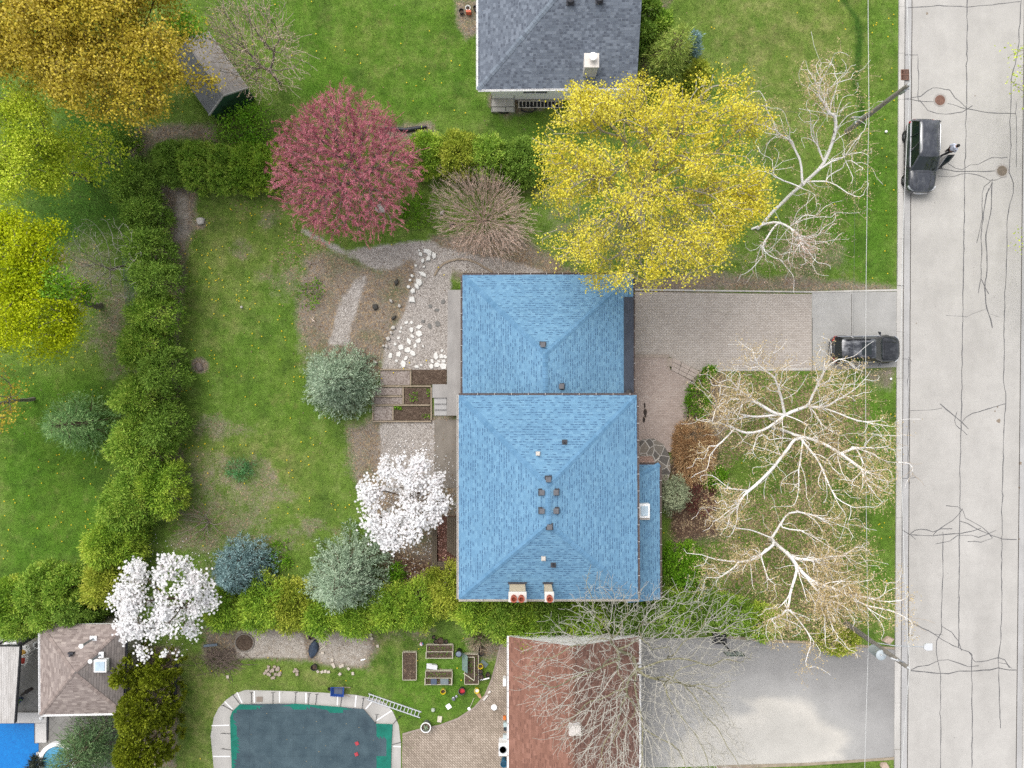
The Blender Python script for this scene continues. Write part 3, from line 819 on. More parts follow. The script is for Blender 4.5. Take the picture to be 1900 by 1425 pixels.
def window(parent, c, axis, w, h, m_frame, m_glass):
    """window in a wall; axis 'x+','x-','y+','y-' is the way it faces"""
    sg = 1 if axis[1] == '+' else -1
    def place(u, v, d, su, sv, sd):
        if axis[0] == 'x': return ((c[0] + sg * d, c[1] + u, c[2] + v), (sd, su, sv))
        return ((c[0] + u, c[1] + sg * d, c[2] + v), (su, sd, sv))
    b = MB(); t = .07
    for args in ((-w / 2, 0, .03, t, h + t, .08), (w / 2, 0, .03, t, h + t, .08), (0, h / 2, .03, w - t, t, .08), (0, -h / 2, .03, w - t, t, .08), (0, 0, .028, .045, h - t, .06)):
        b.box(*place(*args))
    f = b.build('window', m_frame, parent)
    b = MB(); b.box(*place(0, 0, .012, w - t, h - t, .012)); b.build('pane', m_glass, f)
    return f

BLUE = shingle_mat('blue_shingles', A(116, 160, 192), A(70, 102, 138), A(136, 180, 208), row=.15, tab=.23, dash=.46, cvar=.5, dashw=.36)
BLUE_CAP = cap_mat('blue_cap_shingles', [A(104, 148, 182), A(116, 160, 194), A(98, 142, 176), A(110, 154, 188)])
M_SIDE = basic('beige_siding', A(206, 198, 184), .7, .06, 2)
M_BRICK = paver_mat('house_brick', [A(150, 116, 100), A(172, 136, 118), A(188, 154, 136)], .23, .076, 0, A(190, 182, 172), .01)
M_WHITE = basic('white_paint', A(238, 237, 236, 1.4), .5, .05, 2)
M_TRIM = basic('cream_trim', A(222, 214, 204), .5, .08, 3)
M_DKTRIM = basic('brown_gutter', A(120, 104, 98), .5, .15, 3)
g = G('window_glass'); g.col(g.ramp(g.noise(g.obj(), .8), [(.3, (.02, .03, .04, 1)), (.7, (.06, .08, .09, 1))])).set(rough=.08, spec=.6); M_GLASS = g.m
M_VENT = basic('grey_vent_plastic', A(112, 112, 116), .6, .12, 5)
M_HANG = basic('gutter_hanger', A(190, 186, 182), .5, .1, 3)
M_DARK = basic('dark_vent', A(70, 70, 76), .6, .15, 5)
M_BLK = basic('black_plastic', (.018, .018, .02, 1), .5, .3, 5)
M_CHIM = basic('buff_chimney_brick', A(226, 206, 174), .85, .14, 5, bump=.3)
M_CAPC = basic('chimney_cap_concrete', A(238, 230, 222), .85, .08, 4)
M_CLAY = basic('clay_flue', A(176, 96, 74), .85, .22, 6)

def zplane(a, b_, c):
    a, b_, c = (Vector(tuple(q)) for q in (a, b_, c)); n = (b_ - a).cross(c - a)
    return lambda x, y: a.z - (n.x * (x - a.x) + n.y * (y - a.y)) / n.z

# ---- the blue house ---------------------------------------------------------
house = thing('house', 'blue shingled side split house with hip roofs and two chimneys in the middle', 'house', (2.1, -7.5, 0))
HO = Vector((2.1, -7.5, 0))
def rel(p): return Vector(tuple(p)) - HO
ZE, ZR = 5.3, 7.25
E = {k: rel(P(x, y, ZE)) for k, (x, y) in dict(nw=(851, 733), ne=(1181.5, 733), se=(1184, 1112), sw=(851, 1112)).items()}
R1, R2 = rel(P(1016, 902, ZR)), rel(P(1018, 972, ZR))
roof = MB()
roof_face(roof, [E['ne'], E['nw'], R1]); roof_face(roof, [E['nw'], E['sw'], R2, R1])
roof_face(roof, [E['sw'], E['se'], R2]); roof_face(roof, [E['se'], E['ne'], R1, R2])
def soffit(b, ring, drop):
    lo = [Vector((p.x, p.y, p.z - drop)) for p in ring]
    n = len(ring)
    for i in range(n): b.face([ring[i], lo[i], lo[(i + 1) % n], ring[(i + 1) % n]])
    b.face(lo)
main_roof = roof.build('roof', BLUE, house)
b = MB(); soffit(b, [E['nw'], E['sw'], E['se'], E['ne']], .16); b.build('fascia', M_TRIM, main_roof)
for a, c in ((E['nw'], R1), (E['ne'], R1), (E['sw'], R2), (E['se'], R2)): caps((a + (c - a) * .02, c), BLUE_CAP, main_roof)
caps((R2, R1), BLUE_CAP, main_roof, 'ridge_cap')
gutter([E['ne'], E['nw']], M_DKTRIM, house, M_WHITE); gutter([E['nw'], E['sw'], E['se']], M_TRIM, house, M_WHITE); gutter([E['se'], E['ne']], M_DKTRIM, house, M_WHITE)
ov = .45
b = MB()
wx0, wx1, wy0, wy1 = E['sw'].x + ov, E['se'].x - ov, E['sw'].y + ov, E['nw'].y - ov
b.prism([(wx0, wy0), (wx1, wy0), (wx1, wy1), (wx0, wy1)], -.1, 2.62); b.build('wall', M_BRICK, house)
b = MB(); b.prism([(wx0, wy0), (wx1, wy0), (wx1, wy1), (wx0, wy1)], 2.62, ZE - .16); b.build('wall', M_SIDE, house)
for yy in (-3.6, -.6, 2.4):
    window(house, (wx0, yy, 3.9), 'x-', 1.5, 1.2, M_WHITE, M_GLASS); window(house, (wx0, yy, 1.35), 'x-', 1.5, 1.2, M_WHITE, M_GLASS)
    window(house, (wx1, yy, 3.95), 'x+', 1.5, 1.2, M_WHITE, M_GLASS)
# garage wing
GE, GR = 2.95, 4.75
g_ = {k: rel(P(x, y, GE)) for k, (x, y) in dict(nw=(858, 510), ne=(1175, 509)).items()}
g_['se'] = Vector((g_['ne'].x, E['ne'].y - .45, GE)); g_['sw'] = Vector((g_['nw'].x, E['nw'].y - .45, GE))
Q1 = rel(P(1012, 656, GR)); Q2 = Vector((Q1.x, E['nw'].y - .45, GR))
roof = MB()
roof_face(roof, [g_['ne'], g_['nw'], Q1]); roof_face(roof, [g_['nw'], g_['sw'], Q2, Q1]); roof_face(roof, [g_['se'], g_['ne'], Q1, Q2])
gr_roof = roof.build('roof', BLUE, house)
b = MB(); soffit(b, [g_['nw'], g_['sw'], g_['se'], g_['ne']], .16); b.build('fascia', M_DKTRIM, gr_roof)
for a, c in ((g_['nw'], Q1), (g_['ne'], Q1)): caps((a + (c - a) * .02, c), BLUE_CAP, gr_roof)
caps((Q2, Q1), BLUE_CAP, gr_roof, 'ridge_cap')
gutter([g_['ne'], g_['nw']], M_DKTRIM, house, M_WHITE); gutter([g_['nw'], g_['sw']], M_DKTRIM, house, M_WHITE); gutter([g_['se'], g_['ne']], M_DKTRIM, house, M_WHITE)
b = MB(); b.prism([(g_['nw'].x + ov, g_['sw'].y), (g_['ne'].x - ov, g_['sw'].y), (g_['ne'].x - ov, g_['ne'].y - ov), (g_['nw'].x + ov, g_['nw'].y - ov)], -.1, GE - .16); b.build('wall', M_BRICK, house)
# dark membrane strip over the garage doors
m_mem = basic('roof_membrane', A(72, 78, 90), .6, .2, 1.5)
b = MB(); x0 = rel(P(1157.5, 600, GE + .25)).x; yt = rel(P(1157, 551.5, GE)).y
zs = zplane(g_['se'], g_['ne'], Q1)
b.idx([(x0, yt, zs(x0, yt) + .03), (g_['ne'].x + .01, yt, GE + .07), (g_['ne'].x + .01, E['ne'].y - .4, GE + .07), (x0, E['ne'].y - .4, zs(x0, yt) + .03)], [(3, 2, 1, 0)])
b.idx([(x0, yt, zs(x0, yt) - .1), (x0, yt, zs(x0, yt) + .03), (g_['ne'].x + .01, yt, GE + .07), (g_['ne'].x + .01, yt, GE - .1)], [(0, 1, 2, 3)])
b.idx([(g_['ne'].x + .012, yt, GE - .1), (g_['ne'].x + .012, yt, GE + .07), (g_['ne'].x + .012, E['ne'].y - .4, GE + .07), (g_['ne'].x + .012, E['ne'].y - .4, GE - .1)], [(0, 1, 2, 3)])
b.build('membrane_strip', m_mem, house)
q = rel(P(1167, 729, 3.1)); b = MB(); b.lathe([(.16, 0), (.16, .16), (.22, .17), (.22, .22), (.05, .27)], (q.x, q.y, 3.05)); b.build('drain_vent', M_BLK, house, smooth=40)
for k in range(2):   # garage doors with panels
    b = MB(); yc = g_['ne'].y - 2.6 - 3.2 * k; xw = g_['ne'].x - ov
    for i in range(4):
        b.box((xw + .02, yc, .30 + .53 * i), (.05, 2.6, .50))
        for j in range(4): b.box((xw + .045, yc - .96 + .64 * j, .30 + .53 * i), (.02, .5, .36))
    b.build('garage_door', M_WHITE, house)
# porch roof on the street side
PE = 2.95
pa, pb = rel(P(1224, 862, PE)), rel(P(1225, 1112, PE)); px_in = wx1; zin = 3.75
pni, psi = Vector((px_in, pa.y, zin)), Vector((px_in, pb.y, zin))
roof = MB(); hx = Vector((px_in + .25, pa.y - 1.1, zin - .2))
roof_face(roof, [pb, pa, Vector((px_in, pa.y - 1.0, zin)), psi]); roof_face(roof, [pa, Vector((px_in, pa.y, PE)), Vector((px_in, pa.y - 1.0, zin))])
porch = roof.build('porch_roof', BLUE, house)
caps((pa, Vector((px_in, pa.y - 1.0, zin))), BLUE_CAP, porch)
b = MB(); soffit(b, [Vector((px_in, pa.y, PE)), Vector((px_in, pb.y, PE)), pb, pa], .16); b.build('fascia', M_DKTRIM, porch)
b = MB(); b.face([psi, pb, Vector((px_in, pb.y, PE))]); b.build('gable', M_SIDE, porch)
gutter([pb, pa], M_DKTRIM, house, M_WHITE); gutter([pa, Vector((px_in, pa.y, PE))], M_DKTRIM, house)
b = MB(); b.prism([(px_in, pb.y + .3), (pa.x - .25, pb.y + .3), (pa.x - .25, pa.y - 1.5), (px_in, pa.y - 1.5)], -.1, PE - .16); b.build('wall', M_BRICK, house)
for yy in (-3.4, -1.4): window(house, (pa.x - .25, yy, 1.6), 'x+', 1.3, 1.2, M_WHITE, M_GLASS)
b = MB(); b.box((wx1 + .02, wy1 - 2.6, 1.1), (.06, .95, 2.05)); d_ = b.build('front_door', basic('door_paint', (.12, .05, .04, 1), .4, .1, 3), house)
b = MB(); b.lathe([(.03, 0), (.035, .05), (.02, .07)], (0, 0, 0), 10); k_ = b.build('handle', basic('brass', (.6, .42, .15, 1), .3, .1, 4, 1.0), d_); k_.location = (wx1 + .06, wy1 - 2.95, 1.05)
# skylight box by the wall above the porch
q = rel(P(1194, 947, 3.55)); b = MB(); b.box((q.x, q.y, 3.35), (.72, .86, .75)); s_ = b.build('skylight', M_WHITE, house, bevel=.02)
b = MB(); b.box((q.x + .02, q.y, 3.75), (.46, .6, .07)); b.build('pane', basic('skylight_dome', A(206, 226, 240), .2, .12, 3, spec=.6), s_, bevel=.03)
b = MB(); b.box((q.x + .1, q.y - .52, 3.33), (.6, .14, .3)); b.build('flashing', M_TRIM, s_)
# vents: low square boxes
faces = dict(n=zplane(E['ne'], E['nw'], R1), w=zplane(E['nw'], E['sw'], R2), s=zplane(E['sw'], E['se'], R2), e=zplane(E['se'], E['ne'], R1),
             gn=zplane(g_['ne'], g_['nw'], Q1), ge=zplane(g_['se'], g_['ne'], Q1))
for x, y, f in ((1017, 888, 'n'), (1005, 912, 'w'), (1031, 912, 'e'), (1005, 946, 'w'), (1031, 946, 'e'), (1019, 975, 's'), (1007, 640, 'gn'), (1041.5, 717, 'ge')):
    zz = 6.9 if f[0] != 'g' else 4.5
    q = rel(P(x, y, zz)); zf = faces[f](q.x, q.y)
    b = MB(); b.box((q.x, q.y, zf + .11), (.24, .24, .24)); b.box((q.x, q.y, zf + .235), (.30, .30, .05))
    v_ = b.build('roof_vent', M_VENT, house, bevel=.02)
    b = MB(); b.box((q.x, q.y, zf + .012), (.40, .40, .03)); b.build('flashing', M_DARK, v_)
for x, y, f, mm, rr_ in ((1048, 822, 'n', M_DARK, .05), (1027, 1049, 's', M_DARK, .05)):
    q = rel(P(x, y, 6.5)); zf = faces[f](q.x, q.y)
    b = MB(); b.tube([(q.x, q.y, zf - .05), (q.x, q.y, zf + .35)], rr_, 12); v_ = b.build('vent_pipe', M_BLK, house)
    b = MB(); b.box((q.x, q.y + (.04 if f == 'n' else -.04), zf + .02), (.3, .3, .05)); b.build('flashing', mm, v_)
for x, y, f in ((998, 841, 'n'), (1008.5, 1035, 's')):
    q = rel(P(x, y, 6.4)); zf = faces[f](q.x, q.y)
    b = MB(); b.box((q.x, q.y, zf + .10), (.20, .20, .2)); b.box((q.x, q.y - .03, zf + .02), (.26, .3, .05)); b.build('exhaust_vent', M_TRIM, house, bevel=.015)
for x0, x1, n in ((943.5, 977, 2), (1010.5, 1028, 1)):     # chimneys on the south wall
    zt = 7.5
    p0 = rel(P(x0, 1117, zt)); p1 = rel(P(x1, 1098, zt)); cx, cy = (p0.x + p1.x) / 2, (p0.y + p1.y) / 2; w, d = p1.x - p0.x, p1.y - p0.y
    b = MB(); b.box((cx, cy, (zt - .1) / 2 - .05), (w - .1, d - .08, zt - .0)); c_ = b.build('chimney', M_CHIM, house)
    b = MB(); b.box((cx, cy, zt), (w, d, .12)); b.build('chimney_cap', M_CAPC, c_, bevel=.02)
    for i in range(n):
        b = MB(); xx = cx + (i - (n - 1) / 2) * .42; b.lathe([(.15, 0), (.16, .34), (.19, .36), (.19, .42), (.12, .42), (.12, .2)], (xx, cy, zt + .06), 16); b.build('flue', M_CLAY, c_, smooth=50)
    b = MB(); b.box((cx, p1.y + .03, faces['s'](cx, p1.y) + .05), (w + .08, .1, .14)); b.build('flashing', M_DARK, c_)

# ---- grey roofed house at the top -------------------------------------------
gh = thing('house', 'white sided house with grey shingle roof at the top edge', 'house', (3.0, 21.0, 0)); HO = Vector((3.0, 21.0, 0))
GREY = shingle_mat('grey_shingles', A(116, 124, 136), A(88, 94, 106), A(132, 140, 152), row=.17, tab=.22, dash=.22, cvar=1.1, dashw=.7)
GREY_CAP = cap_mat('grey_cap_shingles', [A(120, 130, 142), A(136, 146, 158), A(110, 118, 130)])
ze, zr = 3.1, 5.4
sw, se = rel(P(887, 166, ze)), rel(P(1181, 163, ze)); half = 5.6
nw, ne = Vector((sw.x, sw.y + 2 * half, ze)), Vector((se.x, se.y + 2 * half, ze)); r1 = Vector((sw.x + half, sw.y + half, zr)); r2 = Vector((se.x, se.y + half, zr))
roof = MB(); roof_face(roof, [sw, se, r2, r1]); roof_face(roof, [nw, sw, r1]); roof_face(roof, [ne, nw, r1, r2]); rf = roof.build('roof', GREY, gh)
b = MB(); soffit(b, [nw, sw, se, ne], .16); b.build('fascia', M_WHITE, rf)
b = MB(); b.face([ne - Vector((.02, 0, 0)), r2 - Vector((.02, 0, 0)), se - Vector((.02, 0, 0))]); b.build('gable', M_WHITE, rf)
caps((sw, r1), GREY_CAP, rf); caps((nw, r1), GREY_CAP, rf); caps((r2, r1), GREY_CAP, rf, 'ridge_cap')
gutter([nw, sw, se], M_WHITE, gh, M_WHITE)
b = MB(); wy = sw.y + .55; b.prism([(sw.x + .75, wy), (se.x - .3, wy), (se.x - .3, ne.y - .5), (sw.x + .75, ne.y - .5)], -.1, ze - .16); b.build('wall', basic('white_siding', A(244, 243, 241, 1.6), .6, .02, 1.2), gh)
wall_y = wy + HO.y
window(gh, (-1.5, wy, 1.7), 'y-', 1.6, 1.1, M_WHITE, M_GLASS)
window(gh, (1.6, wy, 1.7), 'y-', 1.2, 1.0, M_WHITE, M_GLASS)
zf = zplane(sw, se, r2)
q = rel(P(1096, 132, 4.2)); zz = zf(q.x, q.y + .2)
b = MB(); b.box((q.x, q.y + .42, zz + .45), (.80, .80, 1.6)); c_ = b.build('chimney', basic('painted_chimney', A(224, 220, 214), .8, .1, 4), gh)
b = MB(); b.box((q.x, q.y + .42, zz + 1.28), (.90, .86, .10)); b.build('chimney_cap', M_CAPC, c_, bevel=.015)
b = MB(); b.lathe([(.14, 0), (.14, .25), (.24, .28), (.24, .36), (.02, .46)], (q.x + .05, q.y + .5, zz + 1.33), 18); b.build('flue', M_WHITE, c_, smooth=40)
for x, y in ((1058, 2), (1112, 0)):
    q = rel(P(x, y, 5)); b = MB(); z_ = zf(q.x, q.y); b.lathe([(.2, 0), (.2, .15), (.17, .2), (.17, .34), (.22, .36), (.03, .44)], (q.x, q.y, z_), 16); b.box((q.x, q.y, z_ + .03), (.46, .46, .07)); b.build('roof_vent', M_DARK, gh, smooth=40)
# things along its south wall
q = P(938, 188, 1.0); hr = thing('handrail', 'dark metal railing around the sunken window well of the white sided house', 'railing', (q[0], wall_y - .45, 0))
b = MB()
b.tube([(-.9, .4, .9), (-.9, -.35, .9), (.55, -.35, .9), (.55, .4, .9)], .022, 8)
for x in (-.9, .0, .55): b.tube([(x, -.35, 0), (x, -.35, .9)], .02, 8)
b.build('rail', M_BLK, hr)
b = MB(); b.prism([(-.95, .42), (-.95, -.42), (.6, -.42), (.6, .42)], 0, .25); b.build('well', m_conc, hr)
q = P(1003, 193); gt = thing('window_grate', 'pale slatted grate lying along the foot of the white house wall', 'grate', (q[0], wall_y - .35, 0))
b = MB()
for k in range(13): b.box((-1.44 + k * .24, 0, .14), (.05, .42, .05))
b.box((0, .22, .15), (3.0, .05, .06)); b.box((0, -.22, .15), (3.0, .05, .06)); b.build('slat', M_TRIM, gt)
b = MB(); b.box((0, 0, .05), (2.9, .40, .1)); b.build('pit', M_BLK, gt)

# ---- terracotta roofed house at the bottom ---------------------------------
HO = Vector((4.2, -21.5, 0)); th = thing('house', 'long house with terracotta shingle gable roof beside the paved patio', 'house', HO)
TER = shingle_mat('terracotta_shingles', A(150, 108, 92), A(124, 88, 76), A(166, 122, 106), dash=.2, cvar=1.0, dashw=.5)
TERD = shingle_mat('brown_terracotta', A(134, 101, 89), A(104, 78, 70), A(150, 117, 104), dash=.25, cvar=1.0, dashw=.5)  # darker, browner tone for the right-hand slope
ze, zr = 3.0, 4.7
nw, ne = rel(P(944, 1181, ze)), rel(P(1186, 1181, ze)); Ln = 12.3
sw, se = Vector((nw.x, nw.y - Ln, ze)), Vector((ne.x, ne.y - Ln, ze)); mx = rel(P(1063, 1250, zr)).x
r1, r2 = Vector((mx, nw.y, zr)), Vector((mx, sw.y, zr))
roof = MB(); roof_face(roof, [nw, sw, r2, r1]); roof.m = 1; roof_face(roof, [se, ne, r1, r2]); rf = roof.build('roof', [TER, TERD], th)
b = MB(); soffit(b, [nw, sw, se, ne], .16); b.build('fascia', M_WHITE, rf)
b = MB(); b.face([nw - Vector((0, .02, 0)), r1 - Vector((0, .02, 0)), ne - Vector((0, .02, 0))]); b.face([sw + Vector((0, .02, 0)), se + Vector((0, .02, 0)), r2 + Vector((0, .02, 0))]); b.build('gable', M_WHITE, rf)
caps((r2, r1), cap_mat('terracotta_caps', [A(132, 96, 82), A(146, 108, 92), A(138, 102, 88)]), rf, 'ridge_cap')
gutter([nw, sw], M_WHITE, th, M_WHITE); gutter([se, ne], M_WHITE, th, M_WHITE)
b = MB(); b.prism([(nw.x + .5, sw.y + .4), (ne.x - .5, sw.y + .4), (ne.x - .5, ne.y - .4), (nw.x + .5, ne.y - .4)], -.1, ze - .16); b.build('wall', M_SIDE, th)
for yy in (2, -1): window(th, (nw.x + .5, yy, 1.6), 'x-', 1.4, 1.1, M_WHITE, M_GLASS)
q = rel(P(1066, 1352, 4.9)); b = MB(); b.box((q.x, q.y, 4.55), (.6, .5, 1.1)); c_ = b.build('chimney', M_WHITE, th); b = MB(); b.box((q.x, q.y, 5.13), (.72, .6, .08)); b.build('chimney_cap', M_CAPC, c_)
b = MB()
for k in range(4): b.bar((ne.x + .13, rel(P(0, 1230 + k * 7, 3)).y, 3.02), (ne.x - .12, rel(P(0, 1230 + k * 7, 3)).y, 3.06), .06, .02)
b.build('gutter_strap', M_WHITE, th)

# ---- brown hip roofed cabana -------------------------------------------------
HO = Vector(tuple(P(150, 1240, 0))); cb = thing('cabana', 'small pool cabana with brown hip roof and white gutters', 'cabana', HO)
BRN = shingle_mat('brown_shingles', A(160, 146, 140), A(128, 114, 108), A(182, 168, 160), dash=.2, cvar=1.2, dashw=.4)
BRND = shingle_mat('dark_brown_shingles', A(140, 132, 128), A(92, 84, 80), A(152, 142, 136), dash=.98, cvar=.8, dashw=.16)  # darker tone with dark course lines, for the right-hand slope
ze, zr = 2.7, 4.0
nw, ne, se, sw = (rel(P(*a, ze)) for a in ((74, 1158), (234, 1158), (222 + 6, 1323), (75, 1326)))
ap = rel(P(137, 1249, zr))
roof = MB(); roof_face(roof, [ne, nw, ap]); roof_face(roof, [nw, sw, ap]); roof_face(roof, [sw, se, ap]); roof.m = 1; roof_face(roof, [se, ne, ap]); rf = roof.build('roof', [BRN, BRND], cb)
capm = cap_mat('brown_caps', [A(150, 136, 130), A(172, 156, 148), A(142, 128, 122)])
for a in (nw, ne, se, sw): caps((a, ap), capm, rf, w=.24)
b = MB(); soffit(b, [nw, sw, se, ne], .16); b.build('fascia', M_WHITE, rf)
gutter([nw, sw, se], M_WHITE, cb); gutter([se, ne], M_DARK, cb)
b = MB(); b.prism([(nw.x + .35, sw.y + .35), (se.x - .35, se.y + .35), (ne.x - .35, ne.y - .35), (nw.x + .35, nw.y - .35)], -.1, ze - .16); b.build('wall', M_SIDE, cb)
ef = zplane(se, ne, ap); nf_ = zplane(ne, nw, ap)
q = rel(P(190, 1233, 3.3)); zz = ef(q.x, q.y)
b = MB(); b.box((q.x, q.y, zz + .12), (.78, .78, .34)); s_ = b.build('skylight', M_WHITE, cb, bevel=.02)
b = MB(); b.box((q.x, q.y, zz + .31), (.6, .6, .05)); b.build('pane', basic('skylight_dome', A(206, 226, 240), .2, .12, 3, spec=.6), s_, bevel=.02)
for (x, y, h, rr_) in ((172, 1186, 1.25, .07), (189, 1213, 1.05, .06)):
    q = rel(P(x, y, 3.2)); zz = nf_(q.x, q.y) if x < 180 else min(nf_(q.x, q.y), ef(q.x, q.y))
    b = MB(); b.tube([(q.x, q.y, zz - .1), (q.x, q.y, zz + h)], rr_, 12); v_ = b.build('flue_pipe', basic('galvanised', A(176, 184, 190), .35, .1, 4, .6), cb, smooth=40)
    b = MB(); b.lathe([(rr_ + .06, 0), (rr_ + .07, .10), (.02, .16)], (q.x, q.y, zz + h), 14); b.build('rain_cap', M_WHITE, v_, smooth=40)
    b = MB(); b.box((q.x, q.y, zz + .03), (.42, .36, .06)); b.build('flashing', M_WHITE, v_)
q = rel(P(135, 1210, 3.4)); zz = nf_(q.x, q.y); b = MB(); b.box((q.x, q.y, zz + .1), (.34, .12, .2)); b.tube([(q.x + .02, q.y - .1, zz), (q.x + .02, q.y - .1, zz + .32)], .07, 12); b.build('vent_pipe', M_DARK, cb)

# ---- awning over the patio by the bright pool ------------------------------
q = P(8, 1270, 2.5); aw = thing('pergola', 'patio cover with weathered corrugated white panels at the left edge', 'patio cover', (q[0], q[1], 0))
HO = Vector((q[0], q[1], 0))
g = G('corrugated_sheet'); s = g.sep(g.obj())
wv = g.math('SINE', g.math('MULTIPLY', s[0], 2 * math.pi / .11))
c = g.ramp(g.noise(g.scalev(g.obj(), 3, .5, 1), 1.4, 6, .7), [(.3, A(176, 170, 164)), (.7, A(228, 224, 220))])
g.col(c).set(rough=.6); g.bump(wv, .5, .03)
p0, p1, p2, p3 = (rel(P(*a, 2.5)) for a in ((-70, 1200), (36, 1200), (26, 1342), (-70, 1342)))
b = MB(); b.prism([(p[0], p[1]) for p in (p0, p1, p2, p3)], 2.47, 2.51); b.build('panel', g.m, aw)
b = MB()
for a, c in ((p0, p1), (p1, p2), (p2, p3)): b.bar((a.x, a.y, 2.36), (c.x, c.y, 2.36), .08, .18)
b.build('beam', M_DARK, aw)
for a in (p1, p2):
    b = MB(); b.box((a.x - 2.1, a.y + (-.25 if a is p1 else .25), 1.16), (.1, .1, 2.4)); b.build('post', M_DARK, aw)

# ---- garden shed at top left -------------------------------------------------
ang = math.atan2(-(177 - 62), (413 - 332)); q = P(400, 168, 0)
sh = thing('shed', 'weathered grey gable garden shed with dark green end wall under the golden tree', 'shed', (P(408, 157)[0], P(408, 157)[1], 0), ang)
SHR = shingle_mat('lit_shed_roof', A(164, 158, 154), A(132, 128, 124), A(180, 172, 166), dash=.15, cvar=.8, dashw=.3)
SHD = shingle_mat('shaded_shed_roof', A(124, 126, 130), A(96, 98, 102), A(136, 138, 142), dash=.15, cvar=.8, dashw=.3)  # one roof, with light and shade of its slopes put into two tones
Lh, w, ze, zr = 2.15, 1.38, 1.9, 2.75
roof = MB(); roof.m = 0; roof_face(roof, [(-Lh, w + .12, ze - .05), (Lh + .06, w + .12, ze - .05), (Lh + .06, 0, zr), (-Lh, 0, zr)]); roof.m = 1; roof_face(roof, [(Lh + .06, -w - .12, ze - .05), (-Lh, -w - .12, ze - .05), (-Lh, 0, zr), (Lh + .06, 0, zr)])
rf = roof.build('roof', [SHR, SHD], sh)
mg = basic('dark_green_boards', (.022, .07, .035, 1), .7, .25, 3)
b = MB(); b.prism([(-Lh + .1, -w), (Lh, -w), (Lh, w), (-Lh + .1, w)], -.1, ze - .05); b.idx([(Lh, -w, ze - .05), (Lh, w, ze - .05), (Lh, 0, zr - .04)], [(0, 1, 2)]); b.build('wall', mg, sh)
b = MB()
for sg in (-1, 1): b.bar((Lh + .06, sg * (w + .14), ze - .12), (Lh + .06, 0, zr - .05), .04, .14)
b.bar((-Lh, w + .14, ze - .1), (Lh + .06, w + .14, ze - .1), .03, .1)
b.build('barge_board', basic('grey_barge', A(196, 194, 192), .7, .1, 4), rf)
b = MB(); b.box((Lh + .02, 0, .85), (.05, 1.1, 1.7)); b.build('door', basic('green_door', (.02, .06, .03, 1), .6, .2, 3), sh)
# ------------------------------------------------------------------ plants: generators
def unit(a): return a / (np.linalg.norm(a, axis=1, keepdims=True) + 1e-9)

def card_verts(c, d, nrm, L, W, fold=0.0):
    """diamond leaves: centre c, long axis d, facing nrm, length L, width W"""
    d = unit(d); s = unit(np.cross(nrm, d)); n = np.cross(d, s)
    L = np.asarray(L)[:, None] if np.ndim(L) else L; W = np.asarray(W)[:, None] if np.ndim(W) else W
    v = np.stack([c - d * L / 2, c + s * W / 2 + n * W * fold, c + d * L / 2, c - s * W / 2 + n * W * fold], 1)
    return v.reshape(-1, 3)

def cards(name, parts, mats, parent):
    vs = np.concatenate([p[0] for p in parts]); n = len(vs) // 4
    mi = np.concatenate([np.full(len(p[0]) // 4, p[1]) for p in parts])
    return np_mesh(name, vs, np.arange(n * 4).reshape(-1, 4), mats, parent, midx=mi)

def rnd_dirs(n, r): return unit(r.normal(size=(n, 3)))

def outline(pts, z, c=None):
    """pixel outline of a crown -> centre in the world and radius function"""
    w = np.array([P(x, y, z)[:2] for x, y in pts])
    cc = w.mean(0) if c is None else P(c[0], c[1], z)[:2]
    d = w - cc; a = np.arctan2(d[:, 1], d[:, 0]); rr_ = np.hypot(d[:, 0], d[:, 1])
    o = np.argsort(a); a, rr_ = a[o], rr_[o]
    a3 = np.concatenate([a - 2 * math.pi, a, a + 2 * math.pi]); r3 = np.tile(rr_, 3)
    return cc, lambda t: np.interp(np.mod(t + math.pi, 2 * math.pi) - math.pi, a3, r3)

def circle_px(x, y, rx, ry=None, n=20, jit=.12, seed=0):
    r = np.random.default_rng(seed + int(x * 7 + y)); ry = ry or rx
    return [(x + rx * math.cos(2 * math.pi * k / n) * (1 + r.uniform(-jit, jit)), y + ry * math.sin(2 * math.pi * k / n) * (1 + r.uniform(-jit, jit))) for k in range(n)]

def grow(nodes, par, targets, bf=.45):
    """joins every target to the nearest node, weighing the length of the way back to the root"""
    nodes = [np.array(n, float) for n in nodes]; par = list(par)
    path = [0.0]
    for i in range(1, len(nodes)): path.append(path[par[i]] + np.linalg.norm(nodes[i] - nodes[par[i]]))
    T = np.array(targets, float); N = len(T)
    best = np.full(N, 1e9); bi = np.zeros(N, int); bd = np.zeros(N)
    for i, n in enumerate(nodes):
        d = np.linalg.norm(T - n, axis=1); c = d + bf * path[i]
        m = c < best; best[m] = c[m]; bi[m] = i; bd[m] = d[m]
    done = np.zeros(N, bool); order = []
    for _ in range(N):
        j = int(np.argmin(np.where(done, 1e9, best)))
        done[j] = True; k = len(nodes); nodes.append(T[j]); par.append(int(bi[j])); pl = path[bi[j]] + bd[j]; path.append(pl); order.append(j)
        d = np.linalg.norm(T - T[j], axis=1); c = d + bf * pl
        m = (~done) & (c < best); best[m] = c[m]; bi[m] = k; bd[m] = d[m]
    return np.array(nodes), np.array(par)

def radii(nodes, par, tip=.008, e=2.4, rmax=.3, fixed=None):
    n = len(nodes); acc = np.zeros(n); ch = np.zeros(n, int)
    for i in range(n):
        if par[i] >= 0: ch[par[i]] += 1
    r = np.zeros(n)
    for i in range(n - 1, -1, -1):
        r[i] = tip if acc[i] == 0 else acc[i] ** (1 / e)
        if fixed is not None and i in fixed: r[i] = max(r[i] * .0 + fixed[i], tip)
        r[i] = min(r[i], rmax)
        if par[i] >= 0: acc[par[i]] += r[i] ** e
    return r, ch

